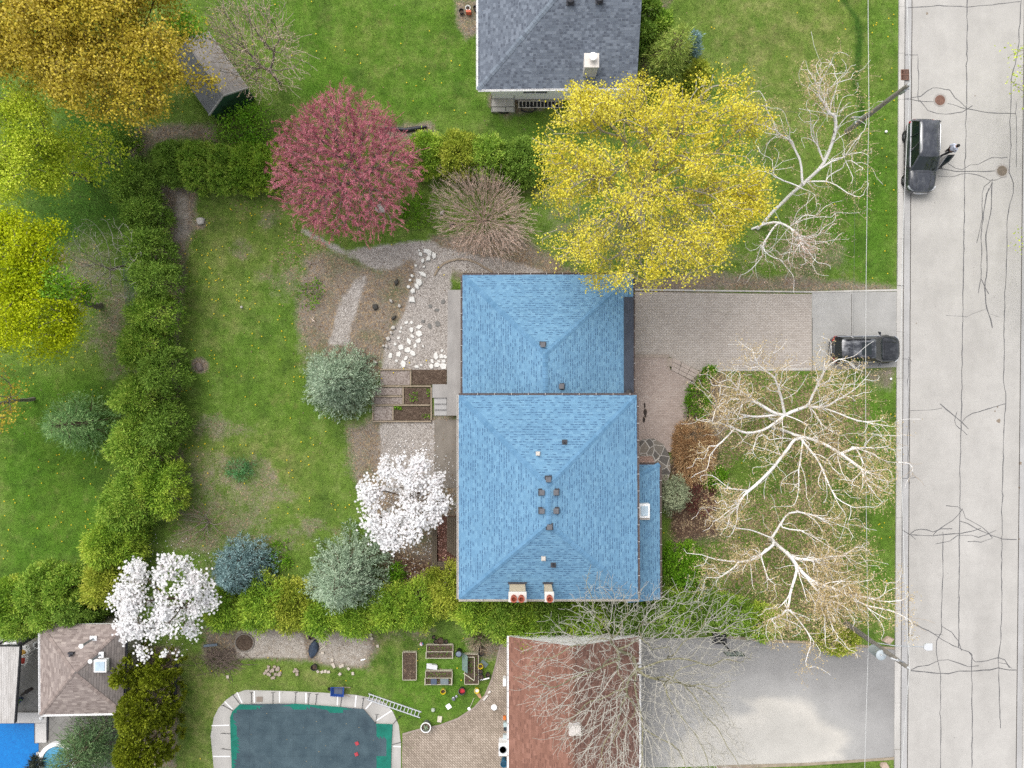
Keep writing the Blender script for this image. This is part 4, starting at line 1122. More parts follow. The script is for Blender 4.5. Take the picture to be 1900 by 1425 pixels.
def limb_mesh(name, nodes, par, r, mats, parent, nsides=5, wig=.06, thick_to=None, rng_=None, sel=None):
    """tapered tubes along the chains of a branch skeleton, all in one mesh"""
    rg = rng_ or np.random.default_rng(5)
    n = len(nodes); kids = [[] for _ in range(n)]
    for i in range(n):
        if par[i] >= 0: kids[par[i]].append(i)
    chains = []
    starts = [i for i in range(n) if par[i] < 0]
    stack = [(s, None) for s in starts]
    while stack:
        i, p = stack.pop()
        ch = [] if p is None else [p]
        while True:
            ch.append(i)
            if not kids[i]: break
            ks = sorted(kids[i], key=lambda q: -r[q])
            for q in ks[1:]: stack.append((q, i))
            i = ks[0]
        if len(ch) > 1: chains.append((ch, p is not None))
    if sel is not None: chains = [c for c in chains if sel(max(r[c[0][1:]]))]
    if not chains: return None
    V = []; F = []; base = 0
    P_ = []; Rr = []; T_ = []; seg = []
    for ch, sub in chains:
        pts = nodes[ch]; rr_ = r[ch].copy()
        if sub: rr_[0] = min(rr_[0], rr_[1] * 1.15)
        q = [pts[0]]; qr = [rr_[0]]
        for k in range(1, len(pts)):
            L = np.linalg.norm(pts[k] - pts[k - 1]); m = max(1, int(L / .45))
            for s in range(1, m + 1):
                f = s / m
                o = rg.normal(size=3) * wig * min(L, 1.2) * (0 if s == m else 1)
                q.append(pts[k - 1] * (1 - f) + pts[k] * f + o); qr.append(rr_[k - 1] * (1 - f) + rr_[k] * f)
        q = np.array(q)
        if len(q) > 3: q[1:-1] = q[1:-1] * .5 + (q[:-2] + q[2:]) * .25
        t = np.empty_like(q); t[1:-1] = q[2:] - q[:-2]; t[0] = q[1] - q[0]; t[-1] = q[-1] - q[-2]
        P_.append(q); Rr.append(np.array(qr)); T_.append(t); seg.append(len(q))
    Q = np.concatenate(P_); RR = np.concatenate(Rr); T = unit(np.concatenate(T_))
    ref = np.where(np.abs(T[:, 2:3]) > .9, np.array([[1.0, 0.2, 0]]), np.array([[.1, .2, 1.0]]))
    a = unit(np.cross(T, ref)); b_ = np.cross(T, a)
    ang = 2 * np.pi * np.arange(nsides) / nsides
    V = (Q[:, None, :] + RR[:, None, None] * (a[:, None, :] * np.cos(ang)[None, :, None] + b_[:, None, :] * np.sin(ang)[None, :, None])).reshape(-1, 3)
    keep = np.ones(len(Q), bool); ends = np.cumsum(seg) - 1; keep[ends] = False
    i0 = np.nonzero(keep)[0]
    k = np.arange(nsides); k2 = (k + 1) % nsides
    F = np.stack([i0[:, None] * nsides + k, i0[:, None] * nsides + k2, (i0[:, None] + 1) * nsides + k2, (i0[:, None] + 1) * nsides + k], 2).reshape(-1, 4)
    return np_mesh(name, V, F, mats, parent, smooth=True)

def bark_mat(name, c0, c1, scale=9.0, birch=False):
    g = G(name); v = g.obj()
    n = g.noise(v, scale, 5, .7)
    c = g.ramp(n, [(.3, c0), (.7, c1)])
    if birch:
        m = g.noise(g.scalev(v, 1, 1, 5), 2.2, 4, .7)
        c = g.mix(g.mapr(m, .60, .68), c, A(96, 84, 74))
    g.col(c).set(rough=.85, spec=.15)
    return g.m

BARK_GREY = bark_mat('grey_bark', A(120, 112, 100), A(172, 164, 150))
BARK_BROWN = bark_mat('brown_bark', A(84, 70, 58), A(128, 110, 94))
BARK_BIRCH = bark_mat('birch_bark', A(222, 217, 212, 1.3), A(248, 245, 242, 1.4), 5, True)
BARK_BIRCHG = bark_mat('old_birch_bark', A(164, 154, 142), A(220, 213, 204, 1.1), 5, True)
BARK_MOSS = bark_mat('mossy_bark', A(138, 136, 96), A(184, 178, 152))

def crown_targets(Rf, n, zc, htop, hlow, r, inner=.0, shell=.5, flat=2.0, lobes=0, lsize=.2):
    m = n if not lobes else lobes
    th = r.uniform(0, 2 * math.pi, m); u = r.random(m) ** .5
    u = inner + (1 - inner) * u
    if lobes: u *= (1 - lsize * .75)
    rad_ = Rf(th) * u
    prof = np.sqrt(np.clip(1 - u ** flat, 0, 1))
    top = zc + (htop - zc) * prof; bot = zc - (zc - hlow) * prof * .8
    z = bot + (top - bot) * (r.random(m) ** shell)
    C = np.stack([rad_ * np.cos(th), rad_ * np.sin(th), z], 1)
    if not lobes: return C, u
    Rm = float(np.mean(Rf(np.linspace(0, 6.28, 24))))
    k = r.integers(0, lobes, n); sz = Rm * lsize * r.uniform(.6, 1.35, lobes)
    d = unit(r.normal(size=(n, 3)) + np.array([0, 0, .55])) * (r.random(n)[:, None] ** .35)
    T = C[k] + d * sz[k][:, None] * np.array([1, 1, .7])
    T[:, 2] = np.maximum(T[:, 2], hlow * .6)
    return T, u[k]

def leafy_tree(name, label, cat, out_px, zc, htop, hlow, mats, bark, n=420, per=26, leaf=(.17, .13), sigma=.42, seed=1, c=None, group=None,
               shell=.45, gaps=.0, bf=.4, mat_fn=None, trunk_r=.3, flat=2.2, up=.6, tip=.012, lobes=0, lsize=.2):
    r = np.random.default_rng(seed)
    cc, Rf = outline(out_px, zc, c)
    t = thing(name, label, cat, (cc[0], cc[1], 0), 0, group)
    T, u = crown_targets(Rf, n, zc, htop, hlow, r, shell=shell, flat=flat, lobes=lobes, lsize=lsize)
    T[:, :2] *= .97
    base = [(0, 0, 0), (r.normal() * .1, r.normal() * .1, hlow * .5), (r.normal() * .2, r.normal() * .2, hlow), (r.normal() * .3, r.normal() * .3, (hlow + zc) / 2)]
    nodes, par = grow(base, [-1, 0, 1, 2], T, bf)
    rr_, ch = radii(nodes, par, tip=tip, rmax=trunk_r)
    rr_[0] = rr_[1] * 1.35
    limb_mesh('trunk', nodes, par, rr_, bark, t, 6, .05, rng_=r)
    keep = T
    if gaps: keep = T[r.random(len(T)) > gaps]
    C = np.repeat(keep, per, 0)
    sg = sigma * r.uniform(.6, 1.25, len(keep))
    off = r.normal(size=(len(C), 3)) * np.repeat(sg, per)[:, None] * np.array([1, 1, .6])
    C = C + off
    N = len(C)
    nr = unit(rnd_dirs(N, r) + np.array([0, 0, up]) + unit(off) * .5)
    d = rnd_dirs(N, r)
    sz = r.uniform(.65, 1.25, N)
    v = card_verts(C, d, nr, leaf[0] * sz, leaf[1] * sz, .12)
    if mat_fn is not None:
        mi = mat_fn(C + np.array([cc[0], cc[1], 0]), r)
        me = np_mesh('crown', v, np.arange(N * 4).reshape(-1, 4), mats, t, midx=mi)
    else:
        np_mesh('crown', v, np.arange(N * 4).reshape(-1, 4), mats, t)
    return t

def twig_tree(name, label, cat, out_px, zc, htop, hlow, bark, n=1500, bf=.6, tip=.009, seed=1, c=None, base=None, rmax=.16, group=None, bud=None, bud_n=3, bud_sz=(.12, .02), fuzz=.0,
              shell=.6, stems=1, wig=.05, e=2.2, twig_mat=None, twig_r=.02, inner=.0, lean=None, flat=2.0, sig=.05):
    """a leafless tree or shrub: a fine branch skeleton, with buds along the twigs if it has them"""
    r = np.random.default_rng(seed)
    cc, Rf = outline(out_px, zc, c)
    t = thing(name, label, cat, (cc[0], cc[1], 0), 0, group)
    T, u = crown_targets(Rf, n, zc, htop, hlow, r, shell=shell, inner=inner, flat=flat)
    if fuzz: T[:, :2] *= 1 + r.normal(size=(n, 1)) * fuzz
    if base is None: base = (0, 0)
    else: base = tuple(P(base[0], base[1], 0)[:2] - cc)
    bn = [(base[0], base[1], 0)]; bp = [-1]
    if stems > 1:
        for k in range(stems):
            a = 2 * math.pi * k / stems + r.uniform(-.3, .3)
            bn.append((base[0] + .25 * math.cos(a), base[1] + .25 * math.sin(a), hlow * .6 + .1)); bp.append(0)
    else:
        bn.append((base[0] * .7, base[1] * .7, hlow * .6)); bp.append(0)
        bn.append((base[0] * .35, base[1] * .35, hlow)); bp.append(1)
    nodes, par = grow(bn, bp, T, bf)
    rr_, ch = radii(nodes, par, tip=tip, e=e, rmax=rmax)
    if twig_mat is None:
        limb_mesh('branches' if False else 'trunk', nodes, par, rr_, bark, t, 4, wig, rng_=r)
    else:
        limb_mesh('trunk', nodes, par, rr_, bark, t, 5, wig, rng_=r, sel=lambda x: x > twig_r)
        limb_mesh('twigs', nodes, par, rr_, twig_mat, t, 3, wig, rng_=r, sel=lambda x: x <= twig_r)
    if bud is not None:
        k = len(bn); idx = np.arange(k, len(nodes)); idx = np.repeat(idx, bud_n)
        f = r.random(len(idx))[:, None]
        C = nodes[idx] * f + nodes[par[idx]] * (1 - f) + r.normal(size=(len(idx), 3)) * sig
        d = unit(nodes[idx] - nodes[par[idx]]) + r.normal(size=(len(idx), 3)) * .35
        nr = unit(rnd_dirs(len(idx), r) + np.array([0, 0, .5]))
        sz = r.uniform(.6, 1.3, len(idx))
        v = card_verts(C, d, nr, bud_sz[0] * sz, bud_sz[1] * sz)
        np_mesh('buds', v, np.arange(len(v)).reshape(-1, 4), bud, t)
    return t

def tuft_cards(C, out, per, spread, L, W, r, up=.35, rough=.8):
    C2 = np.repeat(C, per, 0); O = np.repeat(out, per, 0); N = len(C2)
    d = unit(O + r.normal(size=(N, 3)) * rough)
    pos = C2 + d * (r.random(N)[:, None] * spread) + r.normal(size=(N, 3)) * spread * .2
    nr = unit(rnd_dirs(N, r) + np.array([0, 0, up]))
    sz = r.uniform(.65, 1.3, N)
    return card_verts(pos, d, nr, L * sz, W * sz, .1)

def bush(name, label, cat, out_px, h, mats, n=160, per=34, L=.22, W=.07, spread=.30, seed=1, group=None, c=None, lobes=12, lobe=.35, zc=None, p=2.6, bark=None, stem_r=.07, up=.35, rough=.8, side=.35, low=.15):
    """a dense evergreen: tufts of sprays over a lumpy dome, and a short woody stem"""
    r = np.random.default_rng(seed)
    zc = h * .6 if zc is None else zc
    cc, Rf = outline(out_px, zc, c)
    t = thing(name, label, cat, (cc[0], cc[1], 0), 0, group)
    Rm = float(np.mean(Rf(np.linspace(0, 6.28, 24))))
    lx = r.uniform(-1, 1, (lobes, 2)) * Rm * .8; la = r.uniform(-1, 1, lobes) * lobe; lw = r.uniform(.25, .5, lobes) * Rm
    def lump(x, y): return sum(a * np.exp(-((x - q[0]) ** 2 + (y - q[1]) ** 2) / w ** 2) for q, a, w in zip(lx, la, lw))
    th = r.uniform(0, 2 * math.pi, n); u = r.random(n) ** .5
    ra = Rf(th) * u * .95
    x, y = ra * np.cos(th), ra * np.sin(th)
    z = h * (1 - .55 * u ** p) + lump(x, y) * (1 - .5 * u) + r.normal(size=n) * .10
    out = unit(np.stack([np.cos(th) * u * 1.1, np.sin(th) * u * 1.1, 1.05 - .6 * u], 1))
    m = int(n * side)
    ts = r.uniform(0, 2 * math.pi, m); zs_ = r.uniform(min(low, h * .3), h * .5, m); rs = Rf(ts) * (.72 + .25 * np.sin(np.pi * zs_ / h))
    C = np.concatenate([np.stack([x, y, z], 1), np.stack([rs * np.cos(ts), rs * np.sin(ts), zs_], 1)])
    O = np.concatenate([out, np.stack([np.cos(ts), np.sin(ts), np.full(m, .35)], 1)])
    # a second, lower layer closes the crown from above
    k = int(n * .6); t2 = r.uniform(0, 2 * math.pi, k); u2 = r.random(k) ** .5; r2 = Rf(t2) * u2 * .85
    C = np.concatenate([C, np.stack([r2 * np.cos(t2), r2 * np.sin(t2), h * (.72 - .4 * u2 ** p)], 1)])
    O = np.concatenate([O, np.stack([np.cos(t2) * u2, np.sin(t2) * u2, np.ones(k)], 1)])
    v = tuft_cards(C, O, per, spread, L, W, r, up, rough)
    np_mesh('foliage', v, np.arange(len(v)).reshape(-1, 4), mats, t)
    st = MB(); st.tube([(0, 0, -.05), (.03, .02, h * .35), (0, .04, h * .75)], [stem_r, stem_r * .8, stem_r * .3], 7); st.build('stem', bark or BARK_BROWN, t)
    return t

def conifer(name, label, cat, out_px, h, mats, whorls=9, arms=9, per=26, L=.20, W=.05, seed=1, zc=None, tuft=.30, group=None, hlow=.5, droop=.25, c=None, density=.24, rough=.75, up=.3, prof=.85):
    """a spruce or a pine: whorls of arms from a straight trunk, tufts of needles along every arm"""
    r = np.random.default_rng(seed)
    zc = h * .35 if zc is None else zc
    cc, Rf = outline(out_px, zc, c)
    t = thing(name, label, cat, (cc[0], cc[1], 0), 0, group)
    C = []; O = []; nodes = [(0, 0, 0)]; par = [-1]
    for k in range(1, 9): nodes.append((0, 0, h * k / 8)); par.append(k - 1)
    wr = MB()
    wr.tube([(0, 0, -.05), (0, 0, h * .5), (0, 0, h * .97)], [.14, .09, .02], 8)
    for k in range(whorls):
        f = (k + .3) / whorls; z0 = hlow + (h - hlow) * f
        m = max(4, int(round(arms * (1.05 - .6 * f))))
        a0 = r.uniform(0, 6.28)
        for j in range(m):
            a = a0 + 2 * math.pi * j / m + r.uniform(-.2, .2)
            Lr = float(Rf(np.array([math.atan2(math.sin(a), math.cos(a))]))[0]) * ((1 - f) ** prof * .97 + .05) * r.uniform(.82, 1.06)
            pts = []
            ns = max(2, int(Lr / density))
            for q in range(ns + 1):
                s = q / ns; rr_ = Lr * s
                z = z0 - droop * Lr * s + .22 * droop * Lr * s * s * 1.6
                pts.append(np.array([rr_ * math.cos(a), rr_ * math.sin(a), z]))
            wr.tube([tuple(pts[0]), tuple(pts[len(pts) // 2]), tuple(pts[-1])], [.035 * (1 - f * .6), .022, .008], 4, caps=False)
            for q in range(1, ns + 1):
                s = q / ns; wd = min(.34, .16 + Lr * .16 * math.sin(math.pi * min(1, s * .8 + .1)))
                for sg in ((0,) if q == ns else (-1, 1)):
                    off = np.array([-math.sin(a), math.cos(a), 0]) * wd * sg * r.uniform(.5, 1.1)
                    C.append(pts[q] + off + np.array([0, 0, r.normal() * .05])); O.append(np.array([math.cos(a) * .75 - math.sin(a) * sg * .55, math.sin(a) * .75 + math.cos(a) * sg * .55, .55]))
    for q in range(6): C.append(np.array([r.normal() * .08, r.normal() * .08, h - .1 * q])); O.append(np.array([r.normal() * .4, r.normal() * .4, 1.0]))
    wr.build('trunk', BARK_BROWN, t)
    v = tuft_cards(np.array(C), unit(np.array(O)), per, tuft, L, W, r, up, rough)
    np_mesh('needles', v, np.arange(len(v)).reshape(-1, 4), mats, t)
    return t

def traced_tree(name, label, cat, trunk, limbs, bark, bark_old, twig_mat, bud, seed=1, twigs=900, spread=1.0, bud_n=2, bud_sz=(.10, .042), zlift=.35, group=None, old=(), r0=.2, tw_z=(.2, 1.0), tip=.009, sec=95, keep_off=None):
    """a bare tree whose main limbs follow the photograph: trunk and limbs are (px, py, z) lists; a limb starts at the nearest trunk or limb node"""
    r = np.random.default_rng(seed)
    base = P(*trunk[0]); t = thing(name, label, cat, (base[0], base[1], 0), 0, group); o = np.array([base[0], base[1], 0])
    nodes = [P(*q) - o for q in trunk]; par = [-1] + list(range(len(trunk) - 1)); lvl = [0] * len(nodes)
    for li, lb in enumerate(limbs):
        pts = [P(*q) - o for q in lb]
        d = [np.linalg.norm((n - pts[0]) * np.array([1, 1, .35])) for n in nodes]; k = int(np.argmin(d))
        for q in pts[0 if d[k] > .25 else 1:]:
            nodes.append(q); par.append(k); lvl.append(1); k = len(nodes) - 1
    for _ in range(sec):
        i = int(r.integers(len(trunk), len(nodes))); a_, b_ = nodes[par[i]], nodes[i]; p0 = a_ + (b_ - a_) * r.random()
        dr = (b_ - a_) / (np.linalg.norm(b_ - a_) + 1e-6); sd = np.cross(dr, [0, 0, 1]) * r.choice((-1, 1)); L_ = r.uniform(.5, 1.5); k = i if par[i] < 0 else par[i]
        nodes.append(p0); par.append(k); k = len(nodes) - 1; v_ = dr * .75 + sd * r.uniform(.3, 1.0) + np.array([0, 0, r.uniform(-.1, .5)]); v_ /= np.linalg.norm(v_)
        for q_ in range(3): v_ = v_ + r.normal(size=3) * .25; v_ /= np.linalg.norm(v_); nodes.append(nodes[-1] + v_ * L_ / 3); par.append(k); k = len(nodes) - 1
    nl = len(nodes)
    # twigs fan out from the limbs
    w = np.array([0 if (i < len(trunk)) else 1.0 for i in range(nl)]); w /= w.sum()
    src = r.choice(nl, twigs, p=w); f = r.random(twigs)[:, None]
    NA = np.array(nodes); pa = np.array(par); pa[pa < 0] = 0
    root = NA[src] * f + NA[pa[src]] * (1 - f)
    out = unit(NA[src] - NA[len(trunk) - 1]) * .55 + unit(NA[src] - NA[pa[src]]) * .6
    T = root + (out * r.uniform(.2, 1.3, (twigs, 1)) + r.normal(size=(twigs, 3)) * np.array([.42, .42, .34])) * spread + np.array([0, 0, -.12])
    T[:, 2] = np.maximum(T[:, 2], .6)
    if keep_off is not None:
        q0, q1 = P(*keep_off[:2])[:2] - o[:2], P(*keep_off[2:])[:2] - o[:2]; k_ = H / (H - T[:, 2]); gx0 = (T[:, 0] + o[0]) * k_ - o[0]; gy0 = (T[:, 1] + o[1]) * k_ - o[1]
        T = T[~((gx0 > q0[0]) & (gx0 < q1[0]) & (gy0 < q0[1]) & (gy0 > q1[1]))]
    nodes2, par2 = grow(nodes, par, T, .12)
    rr_, ch = radii(nodes2, par2, tip=tip, e=2.15, rmax=r0 * .62)
    limb_mesh('trunk', nodes2, par2, rr_, bark_old, t, 8, .03, rng_=r, sel=lambda x: x > r0 * .62)
    limb_mesh('limbs', nodes2, par2, rr_, bark, t, 6, .03, rng_=r, sel=lambda x: .012 < x <= r0 * .62)
    limb_mesh('twigs', nodes2, par2, rr_, twig_mat, t, 3, .06, rng_=r, sel=lambda x: x <= .012)
    if bud is not None:
        idx = np.repeat(np.arange(nl, len(nodes2)), bud_n); f = r.random(len(idx))[:, None] ** .7
        C = nodes2[idx] * f + nodes2[par2[idx]] * (1 - f) + r.normal(size=(len(idx), 3)) * .16
        d = rnd_dirs(len(idx), r) + np.array([0, 0, -.4]); nr = unit(rnd_dirs(len(idx), r) + np.array([0, 0, .5]))
        sz = r.uniform(.6, 1.35, len(idx))
        v = card_verts(C, d, nr, bud_sz[0] * sz, bud_sz[1] * sz)
        np_mesh('catkins', v, np.arange(len(v)).reshape(-1, 4), bud, t)
    return t
# ------------------------------------------------------------------ plants: the trees and shrubs of the photograph
L_YEL = leaf_mat('yellow_blossom', [A(186, 172, 44), A(220, 206, 60), A(240, 228, 94), A(210, 200, 88)], .5, .25, k=1.35)
L_GOLD = leaf_mat('golden_leaves', [A(138, 130, 36), A(178, 162, 48), A(210, 188, 66), A(192, 172, 82), A(154, 152, 44)], .35, .2, k=1.4)
L_LIME = leaf_mat('lime_leaves', [A(110, 136, 34), A(154, 168, 44), A(190, 196, 78)], .6, k=2.3)
L_BRIGHT = leaf_mat('bright_yellow_leaves', [A(132, 156, 8), A(180, 194, 12), A(214, 220, 44)], .5, k=1.35)
L_FRESH = leaf_mat('fresh_green_leaves', [A(70, 118, 20), A(104, 150, 30), A(136, 172, 52)], .6)
L_CEDAR = leaf_mat('cedar_sprays', [A(66, 96, 28), A(92, 122, 40), A(122, 144, 54), A(148, 158, 72)], .9, .15, .45, k=2.45)
L_CEDARY = leaf_mat('golden_cedar_sprays', [A(96, 118, 34), A(134, 148, 48), A(164, 170, 64), A(190, 188, 88)], .7, .15, .4, k=1.75)
L_CEDARB = leaf_mat('mixed_cedar_sprays', [A(74, 104, 30), A(102, 130, 40), A(134, 152, 52), A(166, 170, 76)], .55, .15, .35, k=2.45)
L_CEDARD = leaf_mat('dark_cedar_sprays', [A(68, 94, 32), A(92, 118, 44), A(120, 140, 58)], .9, .15, .5, k=2.45)
L_ARB = leaf_mat('dark_arborvitae_sprays', [A(64, 76, 12), A(92, 102, 18), A(122, 128, 36)], 1.2, .1, .5, k=2.2)
L_SPR = leaf_mat('sage_spruce_needles', [A(104, 124, 100), A(138, 156, 130), A(176, 188, 164)], .8, .1, .5, k=1.85)
L_SPRB = leaf_mat('blue_spruce_needles', [A(84, 110, 112), A(116, 142, 142), A(150, 172, 172)], .8, .1, .5, k=1.8)
L_PINE = leaf_mat('pine_needles', [A(72, 104, 58), A(100, 130, 80), A(136, 158, 102)], .8, .1, .5, k=2.6)
L_PINEY = leaf_mat('yellow_green_needles', [A(88, 112, 44), A(128, 146, 66), A(168, 172, 92)], .8, .1, .5, k=2.0)
L_PINEB = leaf_mat('grey_green_needles', [A(98, 108, 84), A(126, 134, 106), A(156, 160, 130)], .8, .1, .5, k=2.0)
L_RED = leaf_mat('crimson_buds', [A(144, 78, 92), A(174, 102, 116), A(200, 130, 142)], .5, .15, .6, k=1.75)
L_TAN = leaf_mat('tan_catkins', [A(172, 152, 104), A(202, 180, 132), A(220, 200, 158)], .6, .15, .6, k=1.4)
L_PINKT = leaf_mat('pinkish_buds', [A(164, 134, 120), A(190, 162, 146), A(206, 180, 164)], .6, .1, .6)
TW_TAN = basic('tan_twigs', A(208, 186, 158), .85, .2, 6)
TW_RED = basic('crimson_twigs', A(186, 112, 122, 1.3), .85, .2, 6)
TW_PINK = basic('pink_grey_twigs', A(196, 176, 162, 1.35), .85, .2, 6)
TW_GREY = basic('grey_twigs', A(190, 185, 174, 1.25), .85, .2, 6)
PET = leaf_mat('magnolia_petals', [A(246, 236, 236, 1.25), A(254, 250, 249, 1.3), A(255, 255, 253, 1.3)], 1.0, .3, .7, k=1.0)
L_PINE2 = leaf_mat('soft_pine_needles', [A(66, 92, 56), A(92, 118, 76), A(126, 146, 100)], .8, .1, .5, k=1.9)

# --- big yellow maple over the drive
leafy_tree('maple_tree', 'large yellow flowering maple overhanging the blue garage roof and driveway', 'tree',
    [(1010, 230), (985, 300), (995, 400), (1005, 480), (1050, 510), (1095, 545), (1170, 562), (1260, 545), (1320, 530), (1370, 480), (1410, 430), (1440, 380), (1415, 330), (1400, 260), (1425, 200), (1400, 130), (1350, 130), (1300, 185), (1240, 170), (1180, 130), (1110, 140), (1040, 180)],
    8.5, 13.0, 3.5, [L_YEL], bark_mat('maple_bark', A(150, 142, 126, 1.0), A(200, 194, 178, 1.1)), n=3200, per=19, leaf=(.115, .09), sigma=.22, seed=4, shell=.5, gaps=.12, c=(1210, 325), trunk_r=.30, bf=.45, tip=.016, lobes=210, lsize=.14)
# --- golden maple in the top left corner
def gold_fn(C, r):
    g_ = (C[:, 0] > P(318, 0, 9)[0]) & (C[:, 1] > P(0, 62, 9)[1])
    return np.where(g_ & (r.random(len(C)) < .75), 1, 0)
leafy_tree('maple_tree', 'huge golden leaved maple filling the top left corner above the shed', 'tree',
    [(392, 50), (412, 140), (385, 205), (312, 240), (240, 262), (165, 225), (115, 175), (60, 172), (0, 165), (-60, 130), (-90, 20), (-20, -80), (150, -110), (300, -60), (352, 0)],
    8, 13.0, 3.5, [L_GOLD, L_FRESH], BARK_BROWN, n=3000, per=42, leaf=(.135, .11), sigma=.32, seed=5, shell=.42, lobes=270, lsize=.15, c=(160, 60), mat_fn=gold_fn, trunk_r=.4)
# --- lime green tree at the left edge
leafy_tree('deciduous_tree', 'loose lime green tree with grey twigs showing, at the left edge under the golden maple', 'tree',
    [(110, 215), (100, 255), (122, 330), (80, 375), (40, 395), (-40, 395), (-70, 260), (-20, 170), (40, 170), (80, 185)], 6.5, 9.5, 2.5, [L_LIME], BARK_GREY, n=900, per=36, leaf=(.12, .09), sigma=.30, seed=6, gaps=.06, trunk_r=.2, lobes=70, lsize=.2)
def bright_fn(C, r):
    gx_ = P(112, 0, 8)[0]; gy0 = P(0, 560, 8)[1]
    return np.where((C[:, 0] > gx_) & (C[:, 1] > gy0) & (r.random(len(C)) < .9), 1, 0)
leafy_tree('deciduous_tree', 'bright acid yellow tree with wide open limbs at the left edge', 'tree',
    [(100, 410), (118, 460), (110, 500), (178, 545), (168, 590), (160, 640), (95, 695), (40, 680), (0, 695), (-70, 640), (-90, 540), (-60, 420), (0, 380), (60, 390)], 7.0, 10.5, 3, [L_BRIGHT, L_FRESH], BARK_GREY, n=1500, per=42, leaf=(.12, .095), sigma=.30, seed=7, mat_fn=bright_fn, gaps=.05, trunk_r=.25, shell=.35, lobes=95, lsize=.17)
leafy_tree('deciduous_tree', 'small golden branch tip tree at the left edge below the acid yellow tree', 'tree', circle_px(-62, 745, 98, 75), 6, 8.5, 2.5, [L_GOLD], BARK_GREY, n=420, per=26, leaf=(.125, .10), sigma=.32, seed=8, trunk_r=.14, gaps=.2)
leafy_tree('deciduous_tree', 'young fresh green tree in the shade below the golden maple', 'tree', [(120, 225), (160, 250), (215, 260), (240, 300), (210, 340), (160, 320), (125, 290)], 3, 5.0, 1.4, [L_LIME], BARK_GREY, n=150, per=20, leaf=(.15, .12), sigma=.34, seed=9, trunk_r=.10, gaps=.2)
leafy_tree('shrub', 'bright green leafy shrub between the shed and the clipped hedge', 'shrub', [(385, 236), (402, 220), (440, 212), (490, 205), (540, 208), (550, 245), (520, 268), (460, 275), (400, 268)], 1.3, 2.2, .5, [L_FRESH], BARK_BROWN, n=170, per=22, leaf=(.13, .1), sigma=.28, seed=10, trunk_r=.06, gaps=.15)
# --- crimson tree
twig_tree('redbud_tree', 'round crimson budding tree in the garden behind the blue house', 'tree',
    [(512, 300), (524, 250), (560, 214), (590, 186), (640, 170), (690, 200), (722, 214), (738, 252), (780, 296), (776, 350), (748, 372), (742, 415), (690, 440), (640, 428), (610, 440), (552, 395), (508, 345)], 4.0, 6.8, 1.2, BARK_GREY, n=4600, bf=.5, tip=.012, seed=11, rmax=.11, fuzz=.09, bud=L_RED, bud_n=13, bud_sz=(.17, .022), shell=.45, twig_mat=TW_RED, twig_r=.026, sig=.06)
# --- bare shrubs
twig_tree('bare_tree', 'bare pinkish brown tree beside the grey shed on the back lawn', 'tree', [(392, 40), (430, 0), (480, -8), (530, 40), (560, 100), (580, 130), (520, 160), (470, 180), (430, 150), (405, 110)], 5.0, 8.0, 2.0, BARK_GREY, n=2400, bf=.5, tip=.009, e=2.8, seed=12, rmax=.10, fuzz=.12, bud=L_TAN, bud_n=1, bud_sz=(.12, .03), twig_mat=TW_PINK, twig_r=.02, c=(470, 90))
twig_tree('bare_shrub', 'spreading bare pinkish shrub of straight stems by the gravel path', 'shrub', [(803, 370), (828, 325), (880, 312), (930, 330), (972, 380), (988, 425), (960, 465), (900, 474), (840, 455), (808, 412)], 1.8, 3.2, .5, BARK_GREY, n=2600, bf=.9, tip=.0085, e=3.0, seed=13, rmax=.03, fuzz=.12, stems=7, twig_mat=TW_PINK, twig_r=.045, bud=L_PINKT, bud_n=4, bud_sz=(.12, .02), wig=.03, c=(898, 398))
twig_tree('bare_tree', 'thin bare grey tree in the brown bed left of the tall hedge', 'tree', [(130, 470), (140, 420), (200, 400), (250, 430), (260, 500), (245, 560), (190, 550), (150, 520)], 3.5, 5.5, 1.2, BARK_GREY, n=420, bf=.4, tip=.008, seed=14, rmax=.07, twig_mat=TW_GREY, twig_r=.02)
twig_tree('bare_shrub', 'low bare reddish shrub at the lawn edge above the white magnolia', 'shrub', [(310, 985), (330, 950), (380, 935), (430, 945), (440, 985), (400, 1005), (345, 1010)], 1.0, 1.8, .3, BARK_GREY, n=330, bf=.6, tip=.008, seed=15, rmax=.04, stems=4, twig_mat=basic('reddish_twigs', A(140, 108, 100), .85, .2, 6), twig_r=.016)
twig_tree('bare_shrub', 'dry pale brown shrub behind the black pots of the vegetable plot', 'shrub', [(855, 1190), (870, 1170), (900, 1170), (918, 1185), (910, 1205), (880, 1208)], .7, 1.2, .2, BARK_BROWN, n=260, bf=.8, tip=.008, seed=16, rmax=.03, stems=5, twig_mat=TW_TAN, twig_r=.016)
# --- big grey bare tree over the terracotta roof and the asphalt drive
twig_tree('bare_tree', 'large bare grey tree reaching over the terracotta roof and asphalt driveway', 'tree',
    [(962, 1240), (975, 1190), (1060, 1130), (1090, 1060), (1180, 1095), (1260, 1090), (1330, 1080), (1390, 1130), (1400, 1190), (1340, 1250), (1345, 1320), (1390, 1400), (1330, 1470), (1200, 1480), (1110, 1440), (1010, 1330), (965, 1280)],
    7.0, 11.5, 3.0, BARK_MOSS, n=6600, bf=.42, tip=.010, seed=17, rmax=.15, fuzz=.06, c=(1195, 1262), twig_mat=TW_GREY, twig_r=.04, shell=.55, e=3.0)
twig_tree('bare_shrub', 'bare leggy shrub tangle at the end of the bottom hedge near the brown cabana', 'shrub', [(120, 1105), (150, 1085), (185, 1100), (190, 1125), (160, 1140), (130, 1130)], .9, 1.6, .3, BARK_GREY, n=130, bf=.6, tip=.009, seed=18, rmax=.04, stems=4)

